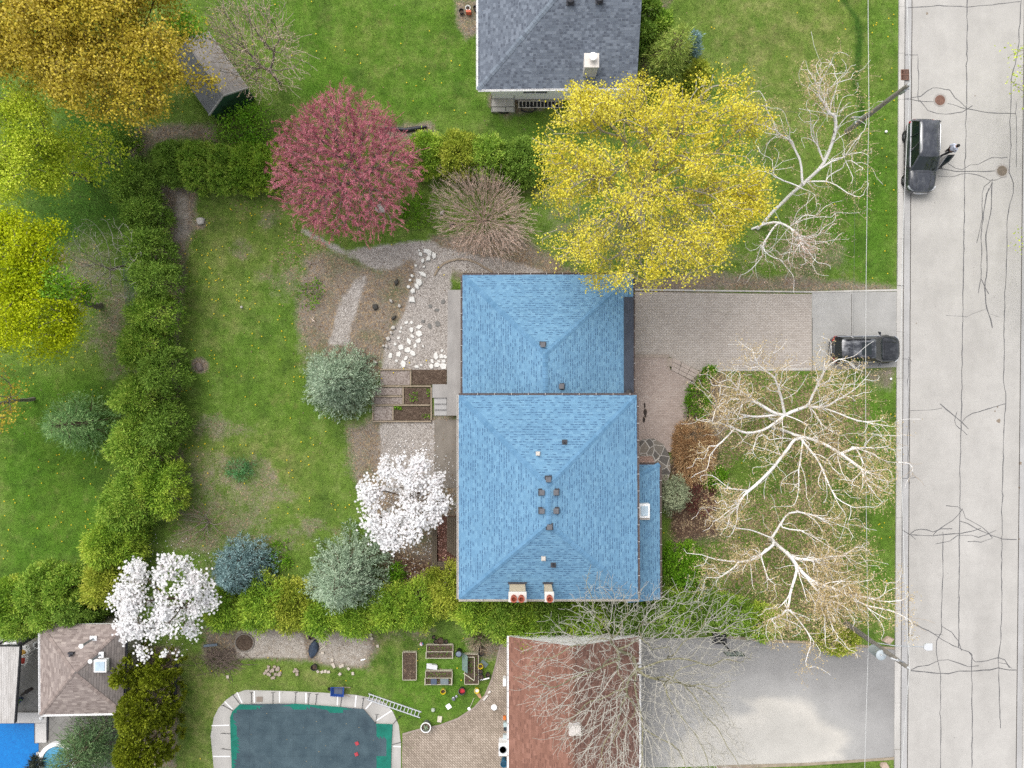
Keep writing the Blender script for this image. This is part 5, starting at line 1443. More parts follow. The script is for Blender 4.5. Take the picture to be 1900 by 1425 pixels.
# --- magnolias
def magnolia(label, out_px, seed, n=700, gaps=.2, zc=4.0, htop=6.2):
    r = np.random.default_rng(seed)
    cc, Rf = outline(out_px, zc)
    t = thing('magnolia_tree', label, 'tree', (cc[0], cc[1], 0), 0, 'white magnolias')
    T, u = crown_targets(Rf, n, zc, htop, 1.2, r, shell=.45, lobes=66, lsize=.17)
    nodes, par = grow([(0, 0, 0), (.05, .05, .7), (0, 0, 1.2)], [-1, 0, 1], T, .35)
    rr_, ch = radii(nodes, par, tip=.010, rmax=.14)
    limb_mesh('trunk', nodes, par, rr_, BARK_BROWN, t, 5, .05, rng_=r)
    keep = T[r.random(n) > gaps]
    B = np.repeat(keep, 8, 0); B = B + r.normal(size=B.shape) * np.array([.17, .17, .12])
    F = np.repeat(B, 7, 0); k = np.tile(np.arange(7), len(B)); ph = np.repeat(r.uniform(0, 6.28, len(B)), 7)
    a = ph + k * 2 * np.pi / 7
    d = np.stack([np.cos(a), np.sin(a), np.full(len(a), .35) + r.normal(size=len(a)) * .25], 1)
    tilt = np.repeat(r.normal(size=(len(B), 3)) * .3, 7, 0); d = unit(d + tilt)
    nr = unit(np.array([0, 0, 1.0]) - d * .3 + r.normal(size=d.shape) * .15)
    sz = np.repeat(r.uniform(.7, 1.25, len(B)), 7)
    v = card_verts(F + d * .045, d, nr, .095 * sz, .05 * sz, .1)
    np_mesh('blossom', v, np.arange(len(v)).reshape(-1, 4), PET, t)
    return t
magnolia('white flowering magnolia overlapping the left wall of the blue house', [(665, 905), (690, 865), (730, 840), (780, 835), (815, 865), (835, 900), (840, 950), (820, 985), (780, 1005), (745, 1030), (705, 1015), (690, 985), (672, 950)], 21)
magnolia('white flowering magnolia between the blue spruce and the brown cabana roof', [(240, 1055), (265, 1005), (310, 985), (350, 1010), (385, 1025), (398, 1060), (395, 1130), (380, 1180), (340, 1205), (310, 1225), (265, 1212), (222, 1190), (235, 1150), (215, 1110)], 22, 800)

# --- spruces and pines
conifer('spruce_tree', 'bushy sage green spruce standing left of the timber vegetable beds', 'tree', circle_px(625, 708, 77, 70, seed=1), 5.2, [L_SPR], whorls=11, arms=11, per=24, seed=31, tuft=.34, L=.19, W=.055)
conifer('spruce_tree', 'sage green spruce with spreading arms in front of the golden hedge', 'tree', circle_px(642, 1068, 92, 92, jit=.2, seed=2), 6.4, [L_SPR], whorls=10, arms=10, per=22, seed=32, tuft=.36, L=.20, W=.055)
conifer('spruce_tree', 'compact steel blue spruce beside the white magnolia', 'tree', circle_px(446, 1057, 60, 63, seed=3), 4.2, [L_SPRB], whorls=11, arms=11, per=26, seed=33, tuft=.28, L=.17, W=.05)
conifer('pine_tree', 'feathery green pine leaning over the left lawn beside the tall hedge', 'tree', circle_px(146, 786, 72, 54, jit=.25, seed=4), 5.0, [L_PINE], whorls=7, arms=8, per=16, seed=34, tuft=.45, L=.30, W=.035, rough=.5)
conifer('pine_tree', 'soft green pine at the bottom edge by the small round spa', 'tree', circle_px(160, 1392, 76, 64, jit=.18, seed=5), 5.6, [L_PINE2], whorls=9, arms=9, per=18, seed=35, tuft=.42, L=.28, W=.035, rough=.55)
conifer('cypress_tree', 'pale yellow green cypress between the grey roof and the front lawn', 'tree', circle_px(1246, 103, 52, 50, jit=.2, seed=6), 5.4, [L_PINEY], whorls=9, arms=9, per=18, seed=36, tuft=.42, L=.28, W=.04, rough=.55)
conifer('spruce_tree', 'small blue green spruce tucked behind the pale cypress', 'tree', circle_px(1278, 92, 26, 30, seed=7), 3.2, [L_SPRB], whorls=7, arms=8, per=18, seed=37, tuft=.26)
bush('cypress_shrub', 'golden shrub beside the pale cypress at the lawn edge', 'shrub', circle_px(1290, 140, 26, 28, seed=8), 1.6, [L_CEDARY], n=90, per=26, seed=38)
t = conifer('globe_pine', 'grey green globe pine on a short trunk beside the porch roof', 'tree', circle_px(1252, 920, 30, 36, jit=.06, seed=9), 3.1, [L_PINEB], whorls=8, arms=10, per=24, seed=39, tuft=.26, L=.15, W=.045, hlow=1.4, zc=2.2, prof=.5, droop=.35)

# --- hedge rows: every cedar is a tree of its own
GL = 'cedars of the tall left hedge'
left = [(250, 345, 40, 46, L_CEDARD), (268, 402, 38, 44, L_CEDARD), (275, 462, 42, 40, L_CEDARD), (290, 520, 40, 36, L_CEDARD), (283, 585, 46, 38, L_CEDAR), (262, 645, 46, 44, L_CEDAR), (300, 690, 40, 44, L_CEDARD), (262, 735, 50, 46, L_CEDAR), (300, 790, 34, 42, L_CEDARD), (258, 832, 62, 58, L_CEDAR), (292, 905, 44, 52, L_CEDARB), (236, 935, 54, 58, L_CEDAR), (212, 1005, 52, 54, L_CEDARB), (198, 1080, 46, 54, L_CEDARY)]
ORD = ['first', 'second', 'third', 'fourth', 'fifth', 'sixth', 'seventh', 'eighth', 'ninth', 'tenth', 'eleventh', 'twelfth', 'thirteenth', 'fourteenth']
for i, (x, y, rx, ry, m) in enumerate(left):
    bush('cedar_tree', f'{ORD[i]} cedar from the top of the tall green hedge left of the main lawn', 'tree', circle_px(x, y, rx * .92, ry * .96, jit=.24), R.uniform(3.0, 3.9), [m], n=int(rx * ry * .075), per=44, L=.18, W=.055, seed=50 + i, group=GL, lobe=.7, spread=.42)
top_l = [(320, 300, 36, 42, L_CEDARD), (365, 306, 38, 48, L_CEDAR), (415, 312, 40, 46, L_CEDAR), (462, 308, 40, 46, L_CEDARB), (500, 306, 28, 46, L_CEDARB)]
for i, (x, y, rx, ry, m) in enumerate(top_l):
    bush('cedar_tree', f'{ORD[i]} cedar from the left in the clipped hedge left of the crimson tree', 'tree', circle_px(x, y, rx, ry, jit=.1), R.uniform(2.3, 2.7), [m], n=int(rx * ry * .085), per=44, L=.16, W=.055, seed=70 + i, group='cedars of the clipped back hedge', lobe=.3)
top_r = [(790, 283, 34, 42, L_CEDARB, 'yellow green cedar emerging right of the crimson tree'), (850, 285, 46, 42, L_CEDARY, 'golden plume cedar in the middle of the back hedge'), (905, 290, 36, 42, L_CEDAR, 'green cedar between golden cedar and the square clipped cedar'), (965, 300, 44, 46, L_CEDARD, 'dark green square clipped cedar touching the yellow maple')]
for i, (x, y, rx, ry, m, lab) in enumerate(top_r):
    bush('cedar_tree', lab, 'tree', circle_px(x, y, rx, ry, jit=.1), R.uniform(2.2, 2.6), [m], n=int(rx * ry * .09), per=44, L=.16, W=.055, seed=80 + i, group='cedars of the back hedge right of the crimson tree', lobe=.3)
bot = [(425, 1130, 42, 42, L_CEDARB), (485, 1120, 42, 50, L_CEDARB), (545, 1128, 42, 46, L_CEDARY), (600, 1140, 40, 40, L_CEDARB), (660, 1145, 40, 34, L_CEDARB), (720, 1132, 40, 40, L_CEDARB), (775, 1125, 40, 42, L_CEDARB), (828, 1095, 38, 46, L_CEDARY), (880, 1128, 42, 40, L_CEDARB), (930, 1140, 42, 44, L_CEDAR), (975, 1164, 44, 46, L_CEDARB), (1030, 1152, 46, 46, L_CEDARD), (1085, 1148, 42, 44, L_CEDARB)]
for i, (x, y, rx, ry, m) in enumerate(bot):
    bush('cedar_tree', f'{ORD[i]} cedar from the left in the golden hedge between the two back gardens', 'tree', circle_px(x, y, rx, ry, jit=.26), R.uniform(2.4, 3.1), [m], n=int(rx * ry * .075), per=44, L=.18, W=.055, seed=100 + i, group='cedars of the golden hedge', lobe=.6, spread=.42)
br = [(1140, 1150, 42, 42, L_CEDARD), (1195, 1140, 42, 40, L_CEDARD), (1250, 1132, 42, 36, L_CEDAR), (1305, 1135, 42, 36, L_CEDARD), (1360, 1142, 42, 32, L_CEDAR), (1415, 1155, 40, 30, L_CEDARB)]
for i, (x, y, rx, ry, m) in enumerate(br):
    bush('cedar_tree', f'{ORD[i]} cedar from the left in the dark low hedge above the asphalt driveway', 'tree', circle_px(x, y, rx, ry, jit=.16), R.uniform(1.5, 2.0), [m], n=int(rx * ry * .08), per=40, L=.16, W=.055, seed=120 + i, group='cedars of the dark front hedge', lobe=.35)
bl = [(18, 1120, 44, 44, L_CEDARB), (75, 1100, 44, 48, L_CEDAR), (125, 1095, 40, 42, L_CEDAR), (150, 1130, 34, 34, L_CEDARD), (40, 1158, 40, 26, L_CEDAR), (100, 1140, 40, 26, L_CEDAR)]
for i, (x, y, rx, ry, m) in enumerate(bl):
    bush('cedar_tree', ['olive cedar at the far left above the corrugated patio cover', 'tall green cedar above the cabana courtyard', 'green cedar right of the courtyard cedars', 'dark cedar touching the top of the brown cabana roof', 'low cedar overhanging the patio chairs', 'low cedar above the left corner of the cabana roof'][i], 'tree', circle_px(x, y, rx, ry, jit=.16), R.uniform(2.8, 3.4), [m], n=int(rx * ry * .08), per=44, L=.18, W=.055, seed=130 + i, group='cedars above the cabana', lobe=.45)
for i, (x, y, rx, ry, h, lab) in enumerate(((245, 1240, 26, 26, 4.0, 'small dark arborvitae under the magnolia beside the cabana roof'), (300, 1243, 24, 26, 4.0, 'small dark arborvitae at the lawn side of its row'), (272, 1310, 48, 42, 4.6, 'broad dark arborvitae right of the brown cabana'), (268, 1385, 50, 46, 4.8, 'largest dark arborvitae at the bottom edge beside the cabana'))):
    bush('arborvitae', lab, 'tree', circle_px(x, y, rx, ry, jit=.08), h, [L_ARB], n=int(rx * ry * .09), per=40, L=.17, W=.10, seed=140 + i, group='dark arborvitae by the cabana', lobe=.25, spread=.26, rough=.45, up=.1, p=3.2)
for i, (x, y, rx, ry, lab) in enumerate(((1205, 18, 20, 26, 'narrow dark cedar at the top edge right of the grey roof'), (1228, 50, 18, 34, 'narrow bright cedar beside the front lawn edge, right of the grey roof'), (1200, 62, 14, 26, 'thin dark cedar against the wall of the grey roofed house'))):
    bush('cedar_tree', lab, 'tree', circle_px(x, y, rx, ry, jit=.1), 2.6, [L_CEDARD if i != 1 else L_CEDAR], n=90, per=28, L=.2, W=.07, seed=150 + i, group='cedars beside the grey roofed house', p=2.0)

# --- front garden shrubs
def shrub(name, label, x, y, rx, ry, h, m, seed, per=22, n=None, L=.13, W=.08, **k):
    return bush(name, label, 'shrub', circle_px(x, y, rx, ry, jit=.18), h, [m], n=n or int(rx * ry * .1), per=per, L=L, W=W, seed=seed, lobe=.2, **k)
shrub('shrub', 'bright green leafy shrub at the corner of the porch roof', 1268, 1048, 44, 40, 1.7, L_FRESH, 160)
shrub('shrub', 'dark green low shrub between the porch and the bright green shrub', 1233, 1065, 12, 24, 1.0, L_CEDARD, 161)
shrub('shrub', 'low green shrub beside the stone edged front walk', 1296, 742, 22, 40, .8, L_FRESH, 162, per=16, L=.18, W=.04)
shrub('shrub', 'small lime green shrub on the front lawn edge under the birch', 1326, 884, 22, 20, .7, L_FRESH, 163)
shrub('grass_clump', 'wide dry tan ornamental grass mound by the flagstone landing', 1288, 835, 38, 56, 1.1, leaf_mat('dry_grass', [A(150, 116, 82), A(184, 150, 110), A(206, 176, 136)], .8), 164, per=34, L=.34, W=.022, rough=.5)
shrub('shrub', 'dark red barberry shrub in the mulch right of the globe pine', 1300, 925, 28, 34, .7, leaf_mat('barberry_leaves', [A(78, 40, 40), A(112, 62, 58), A(136, 88, 78)], .8), 165, n=50, per=16, L=.10, W=.05)
shrub('shrub', 'tiny green plant at the corner of the step blocks', 1315, 690, 10, 7, .4, L_FRESH, 166, n=24)
shrub('shrub', 'low yellow green shrub under the birch beside the asphalt driveway', 1555, 1190, 40, 22, .8, L_CEDARY, 167)
shrub('perennial_clump', 'low green perennial clump right of the crimson tree', 772, 395, 28, 36, .4, L_FRESH, 168, n=46, per=16, L=.16, W=.06, side=.1)
shrub('perennial_clump', 'patch of grey green bulbs on the left side of the main lawn', 448, 868, 26, 20, .3, leaf_mat('bulb_leaves', [A(70, 124, 70), A(100, 156, 96), A(128, 176, 120)], .8), 169, n=40, per=14, L=.2, W=.03, side=.1)
shrub('perennial_clump', 'small green clump on bare soil behind the blue spruce', 520, 1035, 18, 40, .3, L_FRESH, 170, n=34, per=12, side=.1)
shrub('perennial_clump', 'green clump at the upper left corner of the timber beds', 868, 528, 10, 8, .5, L_FRESH, 171, n=16, per=12, side=.1)
shrub('perennial_clump', 'green herb patch on the leafy bed left of the gravel path', 578, 545, 24, 26, .25, L_FRESH, 172, n=26, per=10, side=.1)
shrub('shrub', 'green low shrub beneath the sage spruce by the timber frame', 735, 1065, 12, 16, .8, L_FRESH, 173, n=24)
shrub('shrub', 'dark leafy shrub behind the cedar at the shed corner', 235, 262, 20, 40, 1.4, L_CEDARD, 174)

# --- trees across the street reaching into the frame
leafy_tree('street_tree', 'sparse pale yellow leafing tree across the street at the right edge', 'tree', circle_px(2040, 135, 172, 120), 5.0, 8.5, 2, [L_LIME], BARK_GREY, n=900, per=9, leaf=(.14, .1), sigma=.35, seed=41, gaps=.3, trunk_r=.12)
leafy_tree('street_tree', 'second pale leafing tree across the street, lower at the right edge', 'tree', circle_px(2040, 450, 150, 110), 5.0, 8.5, 2, [L_LIME], BARK_GREY, n=700, per=9, leaf=(.14, .1), sigma=.35, seed=42, gaps=.3, trunk_r=.12)

# --- white birches, limb by limb
def Zs(pts, z0, z1): return [(x, y, z0 + (z1 - z0) * i / (len(pts) - 1)) for i, (x, y) in enumerate(pts)]
traced_tree('birch_tree', 'bare white birch with wide limbs in the front yard below the driveway', 'tree',
    Zs([(1428, 776), (1440, 780), (1456, 770)], 0, 3.0),
    [Zs([(1454, 768), (1450, 742), (1444, 723), (1439, 700), (1441, 687)], 3, 5.4),
     Zs([(1463, 768), (1483, 758), (1502, 755), (1531, 758), (1560, 768), (1589, 781), (1612, 784), (1634, 787), (1657, 794)], 3, 6.2),
     Zs([(1502, 755), (1502, 745), (1512, 723), (1525, 694), (1538, 668), (1538, 648), (1546, 632)], 4, 6.8), Zs([(1505, 745), (1516, 716), (1530, 690), (1536, 672)], 4.4, 6.0),
     Zs([(1520, 757), (1525, 739), (1547, 723), (1576, 719), (1592, 710), (1600, 687), (1599, 668)], 4.3, 6.6), Zs([(1531, 758), (1550, 744), (1580, 728), (1594, 716)], 4.5, 5.8),
     Zs([(1440, 770), (1418, 755), (1392, 739), (1370, 723), (1350, 719), (1334, 713)], 3, 5.6), Zs([(1421, 758), (1399, 745), (1379, 740), (1354, 740)], 3.5, 5),
     Zs([(1373, 723), (1360, 710), (1349, 694)], 4.6, 5.4), Zs([(1368, 713), (1379, 694), (1363, 668)], 4.6, 5.6),
     Zs([(1437, 771), (1405, 774), (1383, 771), (1354, 765), (1334, 758), (1318, 749), (1315, 736), (1305, 726)], 3, 5.4),
     Zs([(1452, 774), (1434, 787), (1415, 800), (1383, 805), (1363, 795), (1341, 786), (1312, 782), (1289, 779)], 2.6, 5), Zs([(1367, 799), (1350, 810), (1336, 823), (1321, 836), (1320, 849)], 4, 5),
     Zs([(1470, 774), (1492, 784), (1509, 800)], 3, 4.4), Zs([(1439, 706), (1420, 690), (1410, 676)], 4.8, 5.6), Zs([(1452, 745), (1480, 728), (1496, 700)], 3.6, 5.2)],
    BARK_BIRCH, BARK_BIRCHG, TW_TAN, L_TAN, seed=201, keep_off=(1546, 520, 1800, 668), twigs=1950, r0=.17, bud_n=7, group='front yard birches')
traced_tree('birch_tree', 'bare white birch in the middle of the front yard with limbs fanning downward', 'tree',
    Zs([(1432, 792), (1452, 798), (1486, 812)], 0, 2.8),
    [Zs([(1486, 811), (1509, 812), (1534, 826), (1560, 842), (1583, 858), (1599, 871), (1618, 881), (1634, 894)], 2.8, 6), Zs([(1554, 836), (1580, 829), (1609, 837), (1638, 853), (1654, 865)], 4, 5.8), Zs([(1580, 832), (1602, 832), (1628, 831), (1654, 828)], 4.6, 5.8),
     Zs([(1489, 820), (1509, 842), (1525, 865), (1531, 887), (1544, 910), (1554, 936), (1570, 952)], 3, 6), Zs([(1531, 894), (1538, 920), (1528, 942)], 4.8, 5.6),
     Zs([(1486, 820), (1486, 845), (1481, 871), (1483, 900), (1481, 923), (1473, 939)], 3, 5.4), Zs([(1480, 868), (1454, 887), (1457, 916)], 4, 5),
     Zs([(1470, 815), (1470, 823), (1454, 842), (1434, 868), (1412, 891), (1389, 910), (1367, 908), (1334, 906)], 2.8, 5.4), Zs([(1440, 860), (1425, 860), (1414, 871)], 4, 4.6), Zs([(1389, 910), (1374, 925), (1366, 935)], 4.9, 5.2),
     Zs([(1550, 838), (1560, 868), (1563, 890)], 4.2, 5), Zs([(1475, 815), (1450, 812), (1424, 818)], 2.9, 4.2), Zs([(1500, 812), (1525, 806), (1552, 802)], 3, 4.4), Zs([(1599, 871), (1603, 892), (1600, 912)], 5.2, 5.8), Zs([(1618, 805), (1640, 808), (1682, 807)], 5.9, 6.9)],
    BARK_BIRCH, BARK_BIRCHG, TW_TAN, L_TAN, seed=202, keep_off=(1664, 600, 2100, 1100), twigs=1800, r0=.16, bud_n=7, group='front yard birches')
traced_tree('birch_tree', 'bare white birch nearest the asphalt driveway with limbs reaching over the kerb', 'tree',
    Zs([(1428, 1000), (1436, 1006), (1460, 1025), (1477, 1049)], 0, 4.0),
    [Zs([(1432, 998), (1449, 971), (1463, 950), (1477, 947), (1504, 955), (1531, 960), (1545, 971)], 1.6, 4.6), Zs([(1429, 995), (1395, 984), (1368, 981), (1344, 967), (1327, 957)], 1.6, 4.4),
     Zs([(1446, 980), (1483, 983), (1507, 994), (1538, 1015), (1565, 1030), (1582, 1022), (1596, 1020), (1613, 1008)], 2.2, 5), Zs([(1565, 1030), (1585, 1042), (1606, 1052)], 4.2, 5),
     Zs([(1466, 1034), (1494, 1039), (1531, 1039), (1562, 1035)], 3, 4.6), Zs([(1440, 1012), (1422, 1018), (1412, 1032), (1391, 1042), (1364, 1042), (1340, 1039), (1313, 1034), (1300, 1027)], 2.6, 4.8),
     Zs([(1391, 1042), (1395, 1069), (1395, 1090)], 3.6, 4.6), Zs([(1371, 1046), (1340, 1069), (1296, 1068)], 3.8, 4.8), Zs([(1410, 1034), (1420, 1060), (1428, 1085)], 3.4, 4.4),
     Zs([(1477, 1049), (1480, 1056), (1470, 1086), (1463, 1117), (1466, 1131), (1446, 1144), (1432, 1146), (1440, 1166)], 4, 6), Zs([(1466, 1131), (1483, 1151), (1500, 1175), (1514, 1195)], 5.3, 6.2),
     Zs([(1477, 1049), (1500, 1076), (1517, 1097), (1538, 1120), (1562, 1141), (1579, 1168)], 4, 6.4), Zs([(1524, 1103), (1538, 1141), (1548, 1175)], 5, 6.2), Zs([(1482, 1062), (1492, 1092), (1497, 1120)], 4.4, 5.6),
     Zs([(1500, 1076), (1541, 1090), (1575, 1103), (1609, 1127), (1637, 1154)], 4.6, 6.8), Zs([(1575, 1100), (1613, 1110), (1647, 1117), (1677, 1115)], 5.6, 7), Zs([(1609, 1124), (1650, 1131), (1691, 1148), (1718, 1171)], 6, 7.4), Zs([(1520, 1085), (1560, 1075), (1590, 1085)], 4.8, 6)],
    BARK_BIRCH, BARK_BIRCHG, TW_TAN, L_TAN, seed=203, keep_off=(1705, 900, 2100, 1400), twigs=2550, r0=.19, bud_n=10, group='front yard birches')
traced_tree('birch_tree', 'leaning grey white birch right of the yellow maple by the utility pole', 'tree',
    Zs([(1405, 425), (1441, 387), (1468, 360), (1495, 337), (1522, 313)], 0, 4.6),
    [Zs([(1529, 303), (1543, 269), (1553, 236), (1549, 202)], 4.8, 7), Zs([(1549, 249), (1563, 222), (1566, 202)], 5.8, 6.8), Zs([(1529, 300), (1516, 263), (1505, 236)], 4.8, 6), Zs([(1522, 313), (1543, 296), (1566, 293), (1580, 269), (1596, 249)], 4.6, 6.6),
     Zs([(1566, 293), (1576, 313), (1580, 327)], 5.2, 5.8), Zs([(1502, 337), (1529, 337), (1549, 327), (1560, 332)], 3.8, 5), Zs([(1489, 350), (1515, 360), (1529, 367)], 3.4, 4.2), Zs([(1489, 345), (1485, 296), (1470, 270), (1462, 262)], 3.6, 5.4),
     Zs([(1480, 352), (1440, 330), (1411, 333)], 3.2, 5), Zs([(1430, 318), (1452, 300), (1478, 293)], 4.4, 5.6), Zs([(1535, 300), (1541, 320), (1543, 340)], 4.8, 5.2)],
    BARK_BIRCH, BARK_BIRCHG, TW_TAN, L_TAN, seed=204, twigs=1200, r0=.16, bud_n=4, tip=.008)
traced_tree('birch_tree', 'low bare white birch snag between the yellow maple and the driveway', 'tree',
    Zs([(1395, 425), (1425, 412), (1448, 413), (1465, 421)], 0, 2.6),
    [Zs([(1465, 421), (1482, 435), (1502, 448), (1529, 448)], 2.6, 4), Zs([(1462, 419), (1489, 408), (1516, 401)], 2.6, 4), Zs([(1458, 428), (1435, 458), (1404, 480)], 2.4, 3.8), Zs([(1472, 428), (1468, 458), (1462, 485)], 2.8, 3.8), Zs([(1485, 437), (1490, 452), (1495, 475)], 3, 3.8), Zs([(1440, 415), (1425, 440), (1412, 455)], 2, 3.2), Zs([(1420, 470), (1395, 500), (1370, 515)], 3.2, 4.4), Zs([(1500, 447), (1520, 436), (1530, 440)], 3.8, 4.4)],
    BARK_BIRCH, BARK_BIRCHG, TW_TAN, L_PINKT, seed=205, twigs=780, r0=.12, bud_n=4, tip=.008)

# ------------------------------------------------------------------ loose small growth and litter (nobody could count it)
def inside_bad(x, y):
    px_ = x * PXM + 950; py_ = 712.5 - y * PXM
    bad = (px_ > 1659) | ((px_ > 851) & (px_ < 1184) & (py_ > 510) & (py_ < 1112)) | ((px_ > 1172) & (py_ > 538) & (py_ < 690)) | ((px_ > 1170) & (px_ < 1300) & (py_ > 655) & (py_ < 845))
    bad |= (px_ > 942) & (py_ > 1185) | ((px_ < 222) & (py_ > 1160)) | ((px_ > 395) & (px_ < 745) & (py_ > 1285)) | ((px_ > 745) & (py_ > 1290) & (px_ + py_ > 2160)) | ((px_ > 895) & (px_ < 1180) & (py_ < 190))
    return bad
def scatter(n, fn, seed):
    r = np.random.default_rng(seed)
    x = r.uniform(-34, 25.5, n); y = r.uniform(-25.5, 25.5, n)
    k = (r.random(n) < fn(x, y)) & ~inside_bad(x, y)
    return x[k], y[k], r
def stuff(name, v, m): return tag(np_mesh(name, v, np.arange(len(v)).reshape(-1, 4), m), kind='stuff')
# short grass blades
x, y, r = scatter(330000, lambda x, y: np.clip(1 - .95 * zval('dirt', x, y) - zval('gravel', x, y) * 1.4 - zval('sand', x, y), .0, 1), 1)
n = len(x); h = r.uniform(.04, .11, n) * (1 + .6 * zval('ivy', x, y))
d = unit(np.stack([r.normal(size=n) * .7, r.normal(size=n) * .7, np.ones(n)], 1))
C = np.stack([x, y, h * .4], 1)
gm = G('grass_blades'); p = gm.pos(); s = gm.island()
nb = gm.noise(p, .16, 5, .65); nm = gm.noise(p, .9, 5, .7)
c = gm.ramp(gm.math('ADD', gm.math('MULTIPLY', s, .5), gm.math('MULTIPLY', nm, .5)), [(.2, A(64, 104, 26, 1.2)), (.45, A(90, 128, 40, 1.2)), (.6, A(114, 142, 58, 1.2)), (.8, A(150, 158, 92, 1.2))])
gm.col(c).set(rough=.8, spec=.1)
stuff('grass', card_verts(C, d, unit(rnd_dirs(n, r)), h, np.full(n, .022)), gm.m)
# dandelions
x, y, r = scatter(42000, lambda x, y: np.clip((.03 + .10 * (smooth_noise(30, 9, (NY, NX), 3)[np.clip(((y + 29) / STEP).astype(int), 0, NY - 1), np.clip(((x + 38) / STEP).astype(int), 0, NX - 1)] > .56)) * (1 - 1.3 * zval('dirt', x, y)) * np.where((x > 23.2) | ((x < -13) & (x > -24) & (y < 12) & (y > -9)) | (x < -26), 1, .22), 0, 1), 2)
n = len(x); C = np.stack([x, y, r.uniform(.08, .12, n)], 1)
stuff('dandelions', card_verts(C, rnd_dirs(n, r) * np.array([1, 1, .1]), unit(rnd_dirs(n, r) * .2 + np.array([0, 0, 1.0])), r.uniform(.08, .115, n), r.uniform(.08, .115, n)), basic('dandelion_yellow', A(232, 206, 40), .7, .15, 9))
# fallen leaves
x, y, r = scatter(60000, lambda x, y: np.clip(zval('litter', x, y) * .55 + .01, 0, 1) * (1 - .8 * zval('gravel', x, y)) * (1 - .8 * zval('sand', x, y)), 3)
n = len(x); C = np.stack([x, y, r.uniform(.015, .06, n)], 1)
LIT = leaf_mat('leaf_litter', [A(104, 84, 66), A(150, 124, 96), A(188, 160, 124), A(168, 146, 124), A(124, 108, 94)], .5, 0, .9, k=1.0)
stuff('leaf_litter', card_verts(C, rnd_dirs(n, r) * np.array([1, 1, .2]), unit(rnd_dirs(n, r) * .5 + np.array([0, 0, 1.0])), r.uniform(.05, .14, n), r.uniform(.03, .08, n), .2), LIT)
# petals under the magnolias
r = np.random.default_rng(8); vs = []
for (mx_, my_, rx, ry, n) in ((770, 925, 85, 110, 620), (318, 1100, 90, 110, 260), (800, 1060, 60, 50, 120)):
    a = r.uniform(0, 6.28, n); q = r.random(n) ** .5 * 1.05
    pp = np.array([P(mx_ + rx * k * math.cos(t_), my_ + ry * k * math.sin(t_)) for k, t_ in zip(q, a)]); pp[:, 2] = .07
    pp = pp[pp[:, 0] < P(849, 0)[0]]; m_ = len(pp)
    vs.append(card_verts(pp, rnd_dirs(m_, r) * np.array([1, 1, .1]), unit(rnd_dirs(m_, r) * .3 + np.array([0, 0, 1.0])), r.uniform(.06, .11, m_), r.uniform(.05, .08, m_), .15))
stuff('fallen_petals', np.concatenate(vs), PET)
# ------------------------------------------------------------------ cars
g = G('car_chrome'); g.col(g.ramp(g.noise(g.obj(), 3), [(.3, (.7, .7, .72, 1)), (.7, (.85, .85, .86, 1))])).set(rough=.18, metal=1.0); M_CHROME = g.m
def car_paint(name, c, dust_sheen):
    g = G(name); n = g.noise(g.scalev(g.obj(), 1.2, 2.2, 1), 1.6, 6, .65)
    cc = g.mix(g.mapr(n, .45, .72, 0, dust_sheen), c, A(150, 152, 156))
    g.col(cc).set(rough=.16, spec=.55, coat=.6); g.put(g.bsdf.inputs['Roughness'], g.mapr(n, .4, .7, .06, .26)); return g.m
g = G('car_glass'); g.col(g.ramp(g.noise(g.obj(), 2.5), [(.3, (.006, .009, .011, 1)), (.7, (.010, .018, .018, 1))])).set(rough=.04, spec=.7); M_CGLASS = g.m
g = G('headlight'); g.col(g.ramp(g.noise(g.obj(), 9), [(.3, A(190, 196, 204)), (.7, A(240, 244, 250))])).set(rough=.12, spec=.7); M_HEAD = g.m
M_TAIL = basic('tail_light_red', A(176, 30, 40), .2, .15, 9, spec=.6)
M_TYRE = basic('tyre_rubber', (.02, .02, .02, 1), .85, .3, 12)
M_RIM = basic('alloy_rim', A(150, 152, 156), .35, .12, 6, .8)

